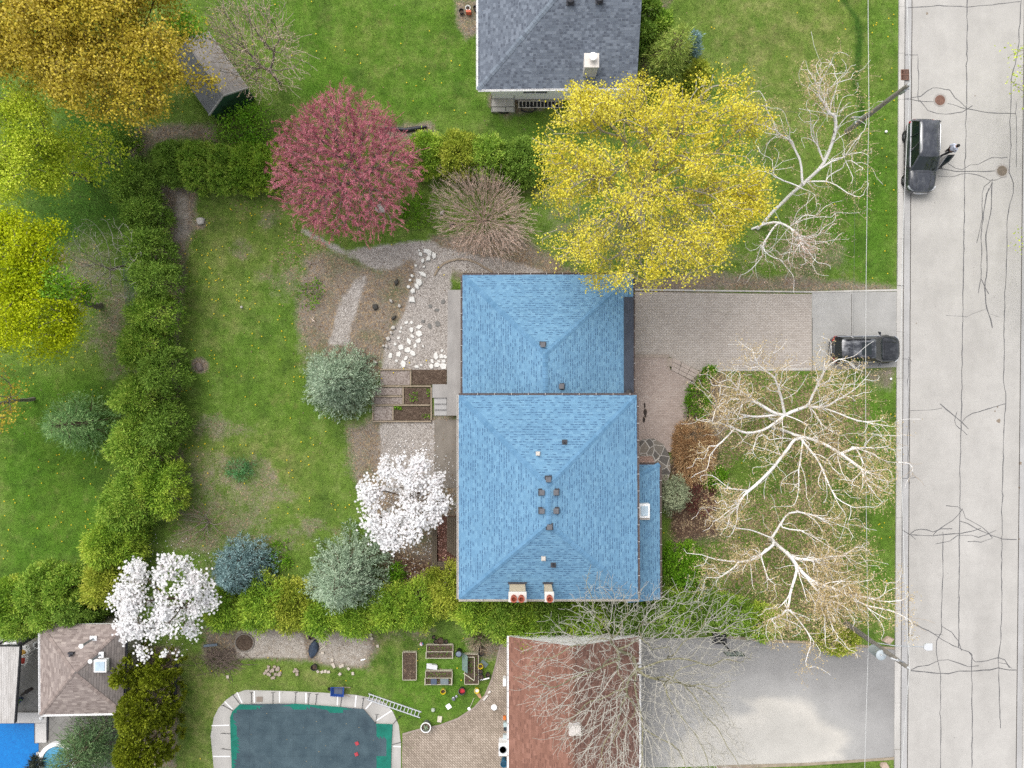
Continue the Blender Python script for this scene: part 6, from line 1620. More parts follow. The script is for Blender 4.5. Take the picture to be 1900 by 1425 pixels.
def suv(label, loc, rz, L=4.75, W=1.88, Ht=1.72, paint=None, open_door=False, sunroof=False, green=False, roof_sheen=None):
    t = thing('parked_car', label, 'car', loc, rz, 'cars')
    hw = W / 2
    # x along the car, front at +x. body: sections of (half width, belt height, top height)
    st = [(-.500, .58, .72, .92), (-.490, .74, .74, 1.0), (-.46, .90, .78, 1.06), (-.40, .985, .80, 1.08), (-.30, 1.0, .82, 1.07), (-.15, 1.0, .83, 1.06), (.0, 1.0, .83, 1.05), (.12, 1.0, .83, 1.04), (.20, .995, .82, 1.06), (.26, .99, .82, 1.07), (.34, .975, .80, 1.04), (.41, .94, .76, .985), (.455, .875, .72, .92), (.482, .76, .66, .84), (.497, .58, .60, .74), (.500, .50, .55, .66)]
    secs = []
    for f, wf, zb, zt in st:
        x = f * L; w = hw * wf; e = abs(f) > .49
        zl = .26 if abs(f) < .44 else .34
        half = [(w * .90, zl), (w * .985, .45), (w, .62), (w * .985, zb), (w * .93, zb + (zt - zb) * .62), (w * .80, zt - .03), (w * .55, zt), (w * .25, zt + .015)]
        if f > .22: half[6] = (w * .56, zt + .016); half[5] = (w * .74, zt - .012)
        ring = [(x, y, z) for y, z in half] + [(x, -y, z) for y, z in reversed(half)]
        secs.append(ring)
    b = MB(); b.loft(secs); body = b.build('body', paint, t, smooth=38)
    s_ = body.modifiers.new('smooth', 'SUBSURF'); s_.levels = 1; s_.render_levels = 2
    # cabin
    zr_ = Ht; bw, rw = hw * .90, hw * .70
    xb0, xb1 = -.478 * L, .225 * L      # belt line ends
    xr0, xr1 = -.425 * L, .065 * L      # roof ends
    zb = 1.02
    def ring(x0, x1, w, z, r_=.18):
        return [(x1, w * .80, z), (x1 - r_ * .4, w * .97, z), (x1 - r_ * 1.6, w, z), (x0 + r_ * 1.6, w, z), (x0 + r_ * .3, w * .95, z), (x0, w * .72, z),
                (x0, -w * .72, z), (x0 + r_ * .3, -w * .95, z), (x0 + r_ * 1.6, -w, z), (x1 - r_ * 1.6, -w, z), (x1 - r_ * .4, -w * .97, z), (x1, -w * .80, z)]
    A0 = ring(xb0, xb1, bw, zb); A1 = ring(xr0, xr1, rw, zr_ - .07); A2 = ring(xr0 + .12, xr1 - .10, rw * .93, zr_ - .012); A3 = ring(xr0 + .5, xr1 - .4, rw * .6, zr_ + .012)
    b = MB(); b.loft([A0, A1], False); gl = b.build('window', M_CGLASS, t, smooth=25)
    b = MB(); b.loft([[(p[0], p[1], p[2] - .005) for p in A1], A2, A3]); b.build('roof', roof_sheen or paint, t, smooth=50)
    # pillars stand proud of the glass
    def lerp(i, f): return Vector(A0[i]) * (1 - f) + Vector(A1[i]) * f
    b = MB()
    for sg in (0, 1):
        for i in ((1, 2) if not sg else (10, 9)): pass
        i0, i1, i2, i3 = (1, 2, 3, 4) if not sg else (10, 9, 8, 7)
        o = Vector((0, .012 if not sg else -.012, .004))
        b.bar(lerp(i0, 0) + o, lerp(i0, 1) + o, .09, .05)
        for f, wd in ((.36, .07), (.70, .09)):
            q0 = Vector(A0[i1]) * (1 - f) + Vector(A0[i2]) * f; q1 = Vector(A1[i1]) * (1 - f) + Vector(A1[i2]) * f
            b.bar(q0 + o, q1 + o, .03, wd)
        b.bar(lerp(i3, 0) + o, lerp(i3, 1) + o, .16, .05)
    b.build('pillar', paint, t)
    b = MB()
    for i in ((2, 3), (9, 8)):
        sg = 1 if i[0] == 2 else -1
        b.tube([Vector(A0[1 if sg > 0 else 10]) + Vector((0, sg * .02, .0)), Vector(A0[i[0]]) + Vector((0, sg * .02, .0)), Vector(A0[i[1]]) + Vector((0, sg * .02, .01)), Vector(A0[4 if sg > 0 else 7]) + Vector((0, sg * .02, .05))], .026, 6)
    b.build('trim', M_CHROME, t)
    for sg in (-1, 1):
        b = MB(); b.tube([(xr0 + .25, sg * rw * .93, zr_ - .03), (xr0 + .32, sg * rw * .93, zr_ + .035), (xr1 - .45, sg * rw * .93, zr_ + .035), (xr1 - .36, sg * rw * .93, zr_ - .03)], .034, 8); b.build('roof_rail', M_CHROME if not green else M_BLK, t, smooth=60)
    if sunroof:
        b = MB(); b.box(((xr0 + xr1) / 2 + .45, 0, zr_ + .016), (.62, .82, .012)); b.build('sunroof', M_CGLASS, t)
        b = MB(); b.box((xr0 + .42, 0, zr_ + .04), (.14, .05, .06)); b.build('antenna', M_BLK, t, bevel=.01)
    # bonnet creases and shut line
    b = MB()
    for sg in (-1, 1): b.tube([(.245 * L, sg * hw * .50, 1.083), (.36 * L, sg * hw * .49, 1.045), (.45 * L, sg * hw * .40, .94)], [.035, .035, .02], 6)
    b.build('bonnet_crease', paint, t, smooth=60)
    b = MB()
    for sg in (-1, 1): b.tube([(.235 * L, sg * hw * .80, 1.052), (.36 * L, sg * hw * .775, 1.015), (.44 * L, sg * hw * .70, .935)], .008, 5)
    b.tube([(.232 * L, -hw * .8, 1.055), (.236 * L, 0, 1.095), (.232 * L, hw * .8, 1.055)], .014, 5)
    b.build('shut_line', M_BLK, t)
    for sg in (-1, 1):
        b = MB(); b.loft([[(.470 * L, sg * hw * .52, .80), (.475 * L, sg * hw * .52, .70), (.488 * L, sg * hw * .52, .72), (.482 * L, sg * hw * .52, .83)],
                          [(.452 * L, sg * hw * .76, .84), (.455 * L, sg * hw * .78, .72), (.468 * L, sg * hw * .77, .73), (.460 * L, sg * hw * .76, .87)],
                          [(.405 * L, sg * hw * .915, .885), (.41 * L, sg * hw * .95, .78), (.43 * L, sg * hw * .94, .77), (.42 * L, sg * hw * .93, .90)]]); b.build('headlight', M_HEAD, t, smooth=60, bevel=.008)
        b = MB(); b.loft([[(-.487 * L, sg * hw * .60, 1.0), (-.500 * L, sg * hw * .62, .86), (-.487 * L, sg * hw * .62, .82), (-.475 * L, sg * hw * .60, 1.02)],
                          [(-.455 * L, sg * hw * .925, .98), (-.46 * L, sg * hw * .97, .86), (-.44 * L, sg * hw * .985, .84), (-.43 * L, sg * hw * .95, 1.0)]]); b.build('tail_light', M_TAIL, t, bevel=.008)
        b = MB(); b.loft([[(.165 * L, sg * (hw + .02), 1.03), (.19 * L, sg * (hw + .02), 1.05), (.19 * L, sg * (hw + .02), 1.13), (.165 * L, sg * (hw + .02), 1.13)],
                          [(.150 * L, sg * (hw + .20), 1.02), (.185 * L, sg * (hw + .18), 1.04), (.185 * L, sg * (hw + .18), 1.16), (.150 * L, sg * (hw + .20), 1.16)]])
        b.bar((.185 * L, sg * hw * .93, 1.03), (.18 * L, sg * (hw + .04), 1.07), .06, .05); b.build('mirror', paint if not open_door else M_BLK, t, smooth=60, bevel=.02)
    b = MB(); b.box((.497 * L, 0, .62), (.05, hw * .9, .16)); b.build('grille', M_CHROME if open_door else M_BLK, t, bevel=.015)
    if open_door:
        b = MB(); b.tube([(.478 * L, -hw * .58, .56), (.50 * L, -hw * .3, .52), (.505 * L, 0, .52), (.50 * L, hw * .3, .52), (.478 * L, hw * .58, .56)], .022, 6); b.build('bumper_trim', M_CHROME, t, smooth=60)
    b = MB(); b.box((-.497 * L, 0, .80), (.02, .5, .12)); b.build('licence_plate', M_WHITE, t)
    for fx in (-.30, .305):
        for sg in (-1, 1):
            x = fx * L; y = sg * (hw - .10)
            b = MB(); pr = [(.20, -.11), (.30, -.115), (.345, -.08), (.352, 0), (.345, .08), (.30, .115), (.20, .11)]
            n = 22; vs = []; fs = []
            for rr_, yy in pr:
                for k in range(n): a = 2 * math.pi * k / n; vs.append((x + rr_ * math.cos(a), y + yy, .352 + rr_ * math.sin(a)))
            for i in range(len(pr)):
                for k in range(n): j = (i + 1) % len(pr); fs.append((i * n + k, i * n + (k + 1) % n, j * n + (k + 1) % n, j * n + k))
            b.idx(vs, fs); w_ = b.build('wheel', M_TYRE, t, smooth=50)
            b = MB()
            b.tube([(x, y + sg * .05, .352), (x, y + sg * .095, .352)], .07, 12)
            for k in range(5): a = 2 * math.pi * k / 5 + .3; b.bar((x, y + sg * .08, .352), (x + .20 * math.cos(a), y + sg * .09, .352 + .20 * math.sin(a)), .03, .055)
            b.tube([(x, y - sg * .02, .352), (x, y + sg * .03, .352)], .205, 20); b.build('rim', M_RIM, w_)
    if open_door:
        hx, hy = .19 * L, hw * .97; a = rad(145)
        dx, dy = math.cos(a), math.sin(a)
        b = MB(); nrm = Vector((-dy, dx, 0))
        pts0 = [Vector((hx + dx * s, hy + dy * s, z)) for s, z in ((0, .36), (1.05, .36), (1.12, .62), (1.12, 1.02), (0, 1.02))]
        b.idx([p + nrm * .05 for p in pts0] + [p - nrm * .05 for p in pts0], [(0, 1, 2, 3, 4), (9, 8, 7, 6, 5)] + [(i, i + 5, (i + 1) % 5 + 5, (i + 1) % 5) for i in range(5)])
        d_ = b.build('door', paint, t, bevel=.02)
        b = MB()
        q = [Vector((hx + dx * s, hy + dy * s, z)) - nrm * o for s, z, o in ((.02, 1.02, .0), (.55, 1.52, .14), (1.06, 1.55, .16), (1.12, 1.02, .0))]
        b.tube(q, .03, 6); b.build('window_frame', M_BLK, d_)
        b = MB(); b.idx([p for p in q], [(0, 1, 2, 3)]); b.build('pane', M_CGLASS, d_)
        b = MB(); b.bar(pts0[4] - nrm * .06 + Vector((0, 0, 0.012)), pts0[3] - nrm * .06 + Vector((0, 0, .012)), .03, .025); b.build('trim', M_CHROME, d_)
    return t
c1 = P(1698, 296.5)
suv('dusty dark grey SUV with an open driver door parked along the kerb', (c1[0], c1[1], .012), rad(-90 - 1.0), 4.78, 1.90, 1.74, car_paint('dark_grey_paint', (.030, .033, .042, 1), .30), open_door=True)
c2 = P(1595.5, 649)
suv('glossy black SUV with dark windscreen parked on the driveway apron', (c2[0], c2[1], .02), rad(.6), 4.5, 1.82, 1.66, car_paint('black_paint', (.008, .009, .012, 1), .22), sunroof=True, green=True, roof_sheen=car_paint('black_roof_sky_sheen', (.02, .022, .028, 1), .95))  # roof: pale blotches painted in as the sky's reflection

# ------------------------------------------------------------------ the person by the open car door
def skin_obj(name, verts, edges, rads, mat_, parent, root=0, sub=2):
    me = bpy.data.meshes.new(name); me.from_pydata([tuple(v) for v in verts], edges, [])
    o = link_mesh(name, me, mat_, parent)
    m = o.modifiers.new('skin', 'SKIN'); m.use_smooth_shade = True
    for i, r in enumerate(rads):
        sv = me.skin_vertices[0].data[i]; sv.radius = (r, r) if not isinstance(r, tuple) else r; sv.use_root = (i == root)
    s = o.modifiers.new('sub', 'SUBSURF'); s.levels = 1; s.render_levels = sub
    return o
q = P(1749, 285.5)
pr = thing('person', 'person in pale hooded top and black trousers walking by the open car door', 'person', (q[0], q[1], .012), rad(20))
M_SKIN = basic('skin', A(206, 160, 132), .6, .06, 6); M_HAIR = basic('black_hair', (.012, .010, .010, 1), .6, .3, 20)
M_TOP = basic('pale_blue_top', A(222, 228, 244), .85, .07, 5); M_PANTS = basic('black_trousers', (.012, .012, .015, 1), .85, .3, 6); M_SHOE = basic('grey_shoe', A(150, 146, 140), .7, .15, 9)
V = [(0, 0, .93), (0, 0, 1.12), (.01, 0, 1.36), (.02, 0, 1.48), (.03, 0, 1.58), (.04, 0, 1.67)]; E_ = [(0, 1), (1, 2), (2, 3), (3, 4), (4, 5)]; Rd = [(.13, .15), (.115, .14), (.12, .17), .055, .085, .075]
for sg in (-1, 1):
    hipi = len(V); sw_ = sg * .17
    V += [(0, sg * .09, .88), (.06 + sw_ * .5, sg * .10, .50), (-.02 + sw_ * (1.3 if sg > 0 else 1.6), sg * .10, .09), (.13 + sw_ * 1.3, sg * .11, .05)]; E_ += [(0, hipi), (hipi, hipi + 1), (hipi + 1, hipi + 2), (hipi + 2, hipi + 3)]; Rd += [.085, .06, .042, .038]
    s0 = len(V)
    V += [(.01, sg * .19, 1.41), (-.03 - sw_ * .3, sg * .25, 1.13), (.12 - sw_ * .6, sg * .24, .92), (.15 - sw_ * .6, sg * .23, .86)]; E_ += [(2, s0), (s0, s0 + 1), (s0 + 1, s0 + 2), (s0 + 2, s0 + 3)]; Rd += [.055, .043, .030, .032]
    for k in range(4):
        f = len(V); yy = sg * (.20 + .022 * k); x0 = .16 - sw_ * .6; ln = (.065, .078, .074, .058)[k]
        V += [(x0 + .01, yy, .82), (x0 + .025, yy, .82 - ln * .6), (x0 + .02, yy, .82 - ln)]; E_ += [(s0 + 3, f), (f, f + 1), (f + 1, f + 2)]; Rd += [.010, .009, .008]
    f = len(V); V += [(.17 - sw_ * .6, sg * .195, .85), (.20 - sw_ * .6, sg * .185, .815)]; E_ += [(s0 + 3, f), (f, f + 1)]; Rd += [.011, .009]
skin_obj('body', V, E_, Rd, M_SKIN, pr)
skin_obj('hooded_top', [(0, 0, .90), (0, 0, 1.12), (.01, 0, 1.36), (.015, 0, 1.47), (.01, .19, 1.42), (-.08, .25, 1.13), (.01, .245, .95), (.01, -.19, 1.42), (.02, -.25, 1.13), (.20, -.245, .96)], [(0, 1), (1, 2), (2, 3), (2, 4), (4, 5), (5, 6), (2, 7), (7, 8), (8, 9)], [(.155, .175), (.14, .165), (.145, .19), .085, .075, .062, .05, .075, .062, .05], M_TOP, pr)
skin_obj('hood', [(-.09, .08, 1.47), (-.12, 0, 1.46), (-.09, -.08, 1.47)], [(0, 1), (1, 2)], [.05, .06, .05], M_TOP, pr, 1)
skin_obj('trousers', [(0, 0, .96)] + [p for sg in (1, -1) for p in ((0, sg * .09, .86), (.06 + sg * .085, sg * .10, .50), (-.02 + sg * .17 * (1.3 if sg > 0 else 1.6), sg * .10, .12))], [(0, 1), (1, 2), (2, 3), (0, 4), (4, 5), (5, 6)], [(.14, .16), .10, .078, .06, .10, .078, .06], M_PANTS, pr)
for sg in (1, -1):
    x0 = -.02 + sg * .17 * (1.3 if sg > 0 else 1.6); skin_obj('shoe', [(x0 - .04, sg * .10, .05), (x0 + .08, sg * .105, .045), (x0 + .17, sg * .11, .04)], [(0, 1), (1, 2)], [.05, .05, .04], M_SHOE, pr, 1)
b = MB(); b.lathe([(.03, -.09), (.085, -.06), (.105, .0), (.10, .06), (.07, .105), (.02, .12)], (.02, 0, 1.645), 18); b.build('hair', M_HAIR, pr, smooth=80)
b = MB()
for sg in (-1, 1): b.lathe([(.004, -.012), (.013, 0), (.004, .012)], (.112, sg * .032, 1.625), 8)
b.loft([[(.115, .012, 1.62), (.115, -.012, 1.62), (.112, 0, 1.64)], [(.145, .016, 1.585), (.145, -.016, 1.585), (.14, 0, 1.60)]]); b.box((.113, 0, 1.553), (.02, .05, .012)); b.build('face', M_SKIN, pr, smooth=60)

# ------------------------------------------------------------------ utility poles and wires
M_POLE = basic('weathered_pole_wood', A(156, 150, 142), .9, .2, 4, bump=.4)
M_GALV = basic('galvanised_steel', A(186, 190, 194), .4, .1, 5, .5)
M_INS = basic('white_insulator', A(226, 228, 230), .35, .06, 5)
M_WIRE = basic('pale_wire', A(222, 222, 220), .6, .08, 2)
M_WIRED = basic('dark_wire', A(110, 112, 112), .6, .1, 2)
ZT = 7.6
def pole(px_, py_, label, lean=(0, 0)):
    top = P(px_, py_, ZT); t = thing('utility_pole', label, 'utility pole', (top[0], top[1], 0), 0, 'utility poles')
    b = MB(); b.tube([(0, 0, -.1), (0, 0, 3), (0, 0, ZT)], [.17, .15, .115], 14); b.build('pole', M_POLE, t, smooth=50)
    return t, top
p1, t1 = pole(1685, 158, 'leaning looking wooden utility pole beside the bare birch near the storm grate')
tag(p1, 'grey wooden utility pole between the leaning birch and the storm grate')
b = MB(); b.bar((-.05, .0, ZT - .45), (.32, .0, ZT - .45), .09, .1); b.build('bracket', M_GALV, p1)
b = MB(); b.lathe([(.05, 0), (.07, .05), (.045, .08), (.07, .12), (.04, .18), (.02, .22)], (0, 0, ZT), 12); b.build('insulator', M_INS, p1, smooth=40)
b = MB(); b.tube([(.02, -.14, ZT - .9), (.02, -.16, ZT - .3)], .07, 10); b.build('cut_out', M_GALV, p1, smooth=40)
b = MB(); b.bar((-.65, .05, 2.55), (.12, .05, 2.55), .05, .05); b.box((-.68, .05, 2.45), (.22, .12, .18)); b.build('service_arm', M_GALV, p1)
b = MB(); b.box((-.24, -.05, 1.75), (.14, .2, .34)); b.build('meter_box', M_GALV, p1, bevel=.02)
p2, t2 = pole(1684, 1238, 'wooden utility pole carrying a grey transformer and a street lamp arm')
b = MB(); b.bar((-.30, .30, ZT - .35), (.1, .05, ZT - .45), .08, .09); b.build('bracket', M_GALV, p2)
b = MB(); b.lathe([(.05, 0), (.07, .05), (.045, .08), (.07, .12), (.04, .18), (.02, .22)], (0, 0, ZT), 12); b.build('insulator', M_INS, p2, smooth=40)
b = MB(); b.bar((-.55, .25, ZT - .75), (.02, .02, ZT - .75), .07, .07); b.bar((-.10, .12, ZT - .9), (.14, -.1, ZT - .5), .05, .05); b.build('crossarm', M_INS, p2)
tp = P(1637, 1217, 5.2) - np.array([t2[0], t2[1], 0])
b = MB(); b.lathe([(.02, 0), (.26, .02), (.29, .06), (.29, .95), (.31, .98), (.31, 1.03), (.24, 1.10), (.03, 1.14)], (tp[0], tp[1], 4.05), 24); tr_ = b.build('transformer', basic('transformer_grey', A(196, 206, 212), .45, .06, 3), p2, smooth=35)
b = MB()
for k in (-.1, .1): b.lathe([(.03, 0), (.045, .06), (.03, .09), (.045, .13), (.015, .2)], (tp[0] + k, tp[1] + .08, 5.18), 10)
b.build('bushing', M_INS, tr_, smooth=40)
b = MB(); b.bar((tp[0], tp[1], 4.9), (0, 0, 4.9), .10, .16); b.bar((tp[0], tp[1], 4.3), (0, 0, 4.3), .10, .16); b.build('hanger', M_GALV, p2)
lp = P(1722, 1200, 4.6) - np.array([t2[0], t2[1], 0]); l0 = np.array([0, 0, 3.9])
b = MB(); b.tube([tuple(l0 + np.array([0, 0, -.3])), tuple(l0 + (lp - l0) * .35 + np.array([0, 0, .15])), tuple(lp - np.array([.25, 0, -.02]))], .032, 8); b.build('lamp_arm', M_GALV, p2, smooth=60)
b = MB(); b.loft([[(lp[0] - .28, lp[1] + s * .10, 4.58 + z) for s, z in ((-1, 0), (1, 0), (1, .10), (-1, .10))], [(lp[0] - .12, lp[1] + s * .22, 4.55 + z) for s, z in ((-1, 0), (1, 0), (1, .13), (-1, .13))], [(lp[0] + .25, lp[1] + s * .21, 4.55 + z) for s, z in ((-1, 0), (1, 0), (1, .10), (-1, .10))]]); b.build('lamp_head', M_INS, p2, smooth=30, bevel=.015)
def wire(label, pts, r=.012, sag=.6, m=M_WIRE, n=14):
    b = MB()
    for a, c in zip(pts, pts[1:]):
        a = np.array(a, float); c = np.array(c, float); out = []
        for i in range(n + 1):
            f = i / n; q_ = a * (1 - f) + c * f; q_[2] -= sag * 4 * f * (1 - f); out.append(tuple(q_))
        b.tube(out, r, 5, caps=False)
    return tag(b.build('power_line', m), label, 'wire', 'overhead wires')
far1 = np.array([t1[0] + .45, t1[1] + 38, ZT + .2]); far2 = np.array([t2[0] - 1.2, t2[1] - 38, ZT + .2])
wire('upper pale power line strung along the kerb between the pole tops', [far1, t1 + np.array([0, 0, .2]), t2 + np.array([0, 0, .2]), far2], .018, .95)
a1 = P(1618, 213, 3.0); a2 = P(1612, 1196, 2.2)
wire('lower pale cable crossing over the driveway apron and front lawn', [a1 + np.array([0.0, 38, .3]), np.array([t1[0] - .15, t1[1], 3.4]), np.array([t2[0] - .15, t2[1], 3.4]), np.array([t2[0] - .55, t2[1] - 38, 3.2])], .018, .40)
wire('thin dark cable beside the lower pale cable', [np.array([t1[0] - .5, t1[1] - .1, 2.5]), np.array([t2[0] - .45, t2[1] + .2, 2.5])], .008, .4, M_WIRED)
wire('thin service cable from the upper pole across the far front lawn', [np.array([t1[0] - .65, t1[1] + .05, 2.6]), np.array([t1[0] - 11.0, t1[1] + 1.0, 3.0])], .008, .3, M_WIRED)

# ------------------------------------------------------------------ pools
M_DECK = road_mat('pool_deck_concrete', A(186, 182, 176), A(214, 210, 204), .16, .8, .5)
deck_out = [(391, 1365), (397, 1331), (406, 1313), (420, 1298), (436, 1287), (455, 1280), (530, 1282), (600, 1285), (660, 1289), (700, 1297), (716, 1305), (729, 1320), (740, 1345), (744, 1380), (744, 1500), (397, 1500), (397, 1425)]
pool_in = [(431, 1500), (431, 1420), (428, 1330), (432, 1319), (446, 1305), (548, 1304), (632, 1310), (675, 1314), (698, 1341), (729, 1342), (727, 1380), (724, 1500)]
slab('pool_deck', deck_out, M_DECK, .03)
b = MB()
for a, c in (((393, 1346), (430, 1345)), ((396, 1403), (430, 1403)), ((417, 1301), (434, 1318)), ((440, 1284), (450, 1305)), ((472, 1282), (472, 1304)), ((519, 1283), (519, 1303)), ((568, 1285), (568, 1305)), ((627, 1287), (626, 1310)), ((661, 1290), (659, 1313)), ((690, 1302), (676, 1318)), ((727, 1318), (698, 1337)), ((744, 1385), (727, 1384))):
    b.strip([P(*a)[:2], P(*c)[:2]], .07, .036)
b.build('deck_joint', M_WHITE, bpy.data.objects['pool_deck'])
pc = P(578, 1380); pl = thing('swimming_pool', 'covered swimming pool with dark teal mesh winter cover and green edges', 'pool', (pc[0], pc[1], 0))
b = MB(); inn = [tuple(P(x, y)[:2] - pc[:2]) for x, y in pool_in]
cen = P(578, 1370)[:2] - pc[:2]
ringA = [np.array(p_) for p_ in inn]; ringB = [cen + (p_ - cen) * .965 for p_ in ringA]
b.prism([tuple(cen + (p_ - cen) * 1.02) for p_ in ringA], .031, .045); b.build('coping', M_DECK, pl)
# the cover is a sagging sheet, tufted toward the middle
g = G('pool_cover_mesh'); p = g.pos(); s = g.sep(p)
c = g.ramp(g.noise(p, .9, 5, .65), [(.3, A(56, 76, 86)), (.7, A(84, 104, 112))])
gx_ = g.math('LESS_THAN', g.math('FRACT', g.math('DIVIDE', s[0], 1.45)), .03); gy_ = g.math('LESS_THAN', g.math('FRACT', g.math('DIVIDE', s[1], 1.45)), .03)
c = g.mix(g.math('MULTIPLY', g.math('MAXIMUM', gx_, gy_), .22), c, A(40, 54, 62))
fl = g.math('LESS_THAN', g.voronoi(p, 1.6, 'Distance'), .05); c = g.mix(fl, c, A(150, 136, 100))
c = g.mix(g.mapr(g.noise(p, .35, 4, .6), .6, .75), c, A(46, 62, 74))
g.col(c).set(rough=.6); g.bump(g.noise(p, 1.4, 4), .5, .08); M_COVER = g.m
M_GREEN = basic('green_cover_edge', A(18, 122, 104), .5, .22, 2.5, bump=.4)
from mathutils.geometry import delaunay_2d_cdt
pts = [Vector(p_) for p_ in ringA]; nb_ = len(pts)
r = np.random.default_rng(3)
xs = np.arange(min(p_[0] for p_ in ringA), max(p_[0] for p_ in ringA), .22); ys = np.arange(min(p_[1] for p_ in ringA), max(p_[1] for p_ in ringA), .22)
def inpoly(x, y, poly):
    ins = False; n = len(poly)
    for i in range(n):
        a, c_ = poly[i], poly[(i + 1) % n]
        if (a[1] > y) != (c_[1] > y) and x < (c_[0] - a[0]) * (y - a[1]) / (c_[1] - a[1]) + a[0]: ins = not ins
    return ins
def edged(x, y, poly):
    d = 9; n = len(poly)
    for i in range(n):
        a = np.array(poly[i]); e = np.array(poly[(i + 1) % n]) - a; t_ = np.clip(((x - a[0]) * e[0] + (y - a[1]) * e[1]) / (e @ e), 0, 1); d = min(d, math.hypot(x - a[0] - t_ * e[0], y - a[1] - t_ * e[1]))
    return d
pts += [Vector((x, y)) for x in xs for y in ys if inpoly(x, y, inn) and edged(x, y, inn) > .1]
vv, ee, ff, *_ = delaunay_2d_cdt(pts, [(i, (i + 1) % nb_) for i in range(nb_)], [], 1, 1e-4)
zz = []; dd = []
for v in vv:
    d = edged(v.x, v.y, inn); dd.append(d)
    zz.append(.13 - .06 * min(1, d / 1.2) + .02 * math.sin(v.x * 2.1 + v.y * 1.3) * min(1, d))
dark, green = [], []
wid = lambda x, y: .20 + .34 * (math.sin(x * 1.1 + 1) + math.sin(x * 2.3 + y * 1.7)) * .5 + (1.6 if x > P(697, 0)[0] - pc[0] else 0)
for f in ff:
    cx = sum(vv[i].x for i in f) / len(f); cy = sum(vv[i].y for i in f) / len(f)
    inner = P(700, 0)[0] - pc[0] < cx < P(717, 0)[0] - pc[0] and P(0, 1400)[1] - pc[1] < cy < P(0, 1368)[1] - pc[1]
    (green if edged(cx, cy, inn) < wid(cx, cy) and not inner else dark).append(f)
for nm_, fs, mm in (('cover', dark, M_COVER), ('cover_edge', green, M_GREEN)):
    b = MB(); b.idx([(v.x, v.y, z) for v, z in zip(vv, zz)], [tuple(f) for f in fs]); b.build(nm_, mm, pl, smooth=80)
b = MB()
for x, y, dx, dy in ((446, 1305, -.5, .6), (434, 1318, -.7, .35), (430, 1360, -.6, 0), (430, 1390, -.6, .05), (467, 1304, 0, .7), (507, 1304, 0, .7), (548, 1304, .05, .7), (572, 1306, .08, .7), (586, 1307, .08, .7), (632, 1310, .1, .7), (672, 1314, .1, .7), (697, 1342, .1, .6), (729, 1342, .5, .5), (728, 1380, .5, .1)):
    a = P(x, y) - pc; b.tube([(a[0], a[1], .11), (a[0] + dx, a[1] + dy, .065)], .016, 5); b.tube([(a[0] + dx - .12, a[1] + dy - .02, .055), (a[0] + dx + .12, a[1] + dy + .02, .055)], .014, 5)
b.build('strap', M_BLK, pl)
b = MB()
for x, y in ((663, 1378), (662, 1398)):
    a = P(x, y) - pc; b.box((a[0], a[1], .10), (.22, .22, .06), .4)
b.build('weight', basic('red_weight', A(190, 70, 80), .6, .15, 6), pl)
b = MB(); a = P(482, 1297); b.box((a[0], a[1], .04), (.42, .34, .022)); tag(b.build('drain_grate', basic('deck_drain', A(150, 136, 124), .7, .2, 20)), 'small square drain grate in the pale pool deck', 'drain')

pc = P(20, 1400); bp_ = thing('swimming_pool', 'open bright blue swimming pool in the bottom left corner', 'pool', (pc[0], pc[1], 0))
g = G('pool_water'); p = g.pos(); w_ = g.voronoi(p, 2.2, 'Distance', 'DISTANCE_TO_EDGE')
c = g.ramp(g.noise(p, 5, 4, .7, 1.5), [(.3, A(0, 112, 196)), (.7, A(10, 142, 224))])
g.col(c).set(rough=.06, spec=.5); g.bump(g.noise(p, 6, 3, .6, 1.0), .15, .05); M_WATER = g.m
b = MB(); b.prism([tuple(P(x, y)[:2] - pc[:2]) for x, y in ((-60, 1342), (64, 1342), (64, 1379), (72, 1379), (72, 1500), (-60, 1500))], .016, .03); b.build('water', M_WATER, bp_)
M_COP = basic('white_coping', A(224, 220, 216), .7, .08, 3)
for poly in (((27, 1323), (86, 1323), (85, 1342), (26, 1342)), ((64.5, 1342.5), (85, 1342.5), (85, 1379), (64.5, 1379)), ((66, 1397), (82, 1397), (82, 1409), (66, 1409))):
    b = MB(); b.prism([tuple(P(x, y, .2)[:2] - pc[:2]) for x, y in poly], .031, .16); b.build('coping', M_COP, bp_, bevel=.02)
b = MB(); a = P(75, 1333, .3) - pc; b.lathe([(.10, 0), (.13, .05), (.12, .12), (.03, .18)], (a[0], a[1], .16), 16); b.build('skimmer_lid', M_WHITE, bp_, smooth=50)
b = MB(); b.prism([tuple(P(x, y)[:2] - pc[:2]) for x, y in ((86, 1330), (91, 1330), (90, 1371), (86, 1373))], .02, .10); b.build('kerb_strip', M_DARK, bp_)
sp = P(112, 1408); spa = thing('spa', 'round blue hot tub with a white rim under the soft pine', 'hot tub', (sp[0], sp[1], 0))
b = MB(); b.lathe([(.98, .3), (.98, .02), (1.24, .02), (1.24, .38), (1.02, .38), (.98, .36)], (0, 0, 0), 40, False); b.build('rim', M_WHITE, spa, smooth=40)
b = MB(); b.lathe([(.98, .1), (.975, .30)], (0, 0, 0), 40); b.build('water', basic('spa_water', A(92, 168, 206), .08, .12, 3, spec=.5), spa)
q = P(66, 1418, .4); bs = bush('potted_plant', 'dark spiky plant at the pool corner', 'plant', circle_px(68, 1416, 12, 9), .7, [leaf_mat('dark_spikes', [A(40, 48, 40), A(66, 74, 62), A(92, 98, 86)], .8)], n=26, per=16, L=.3, W=.05, seed=190)

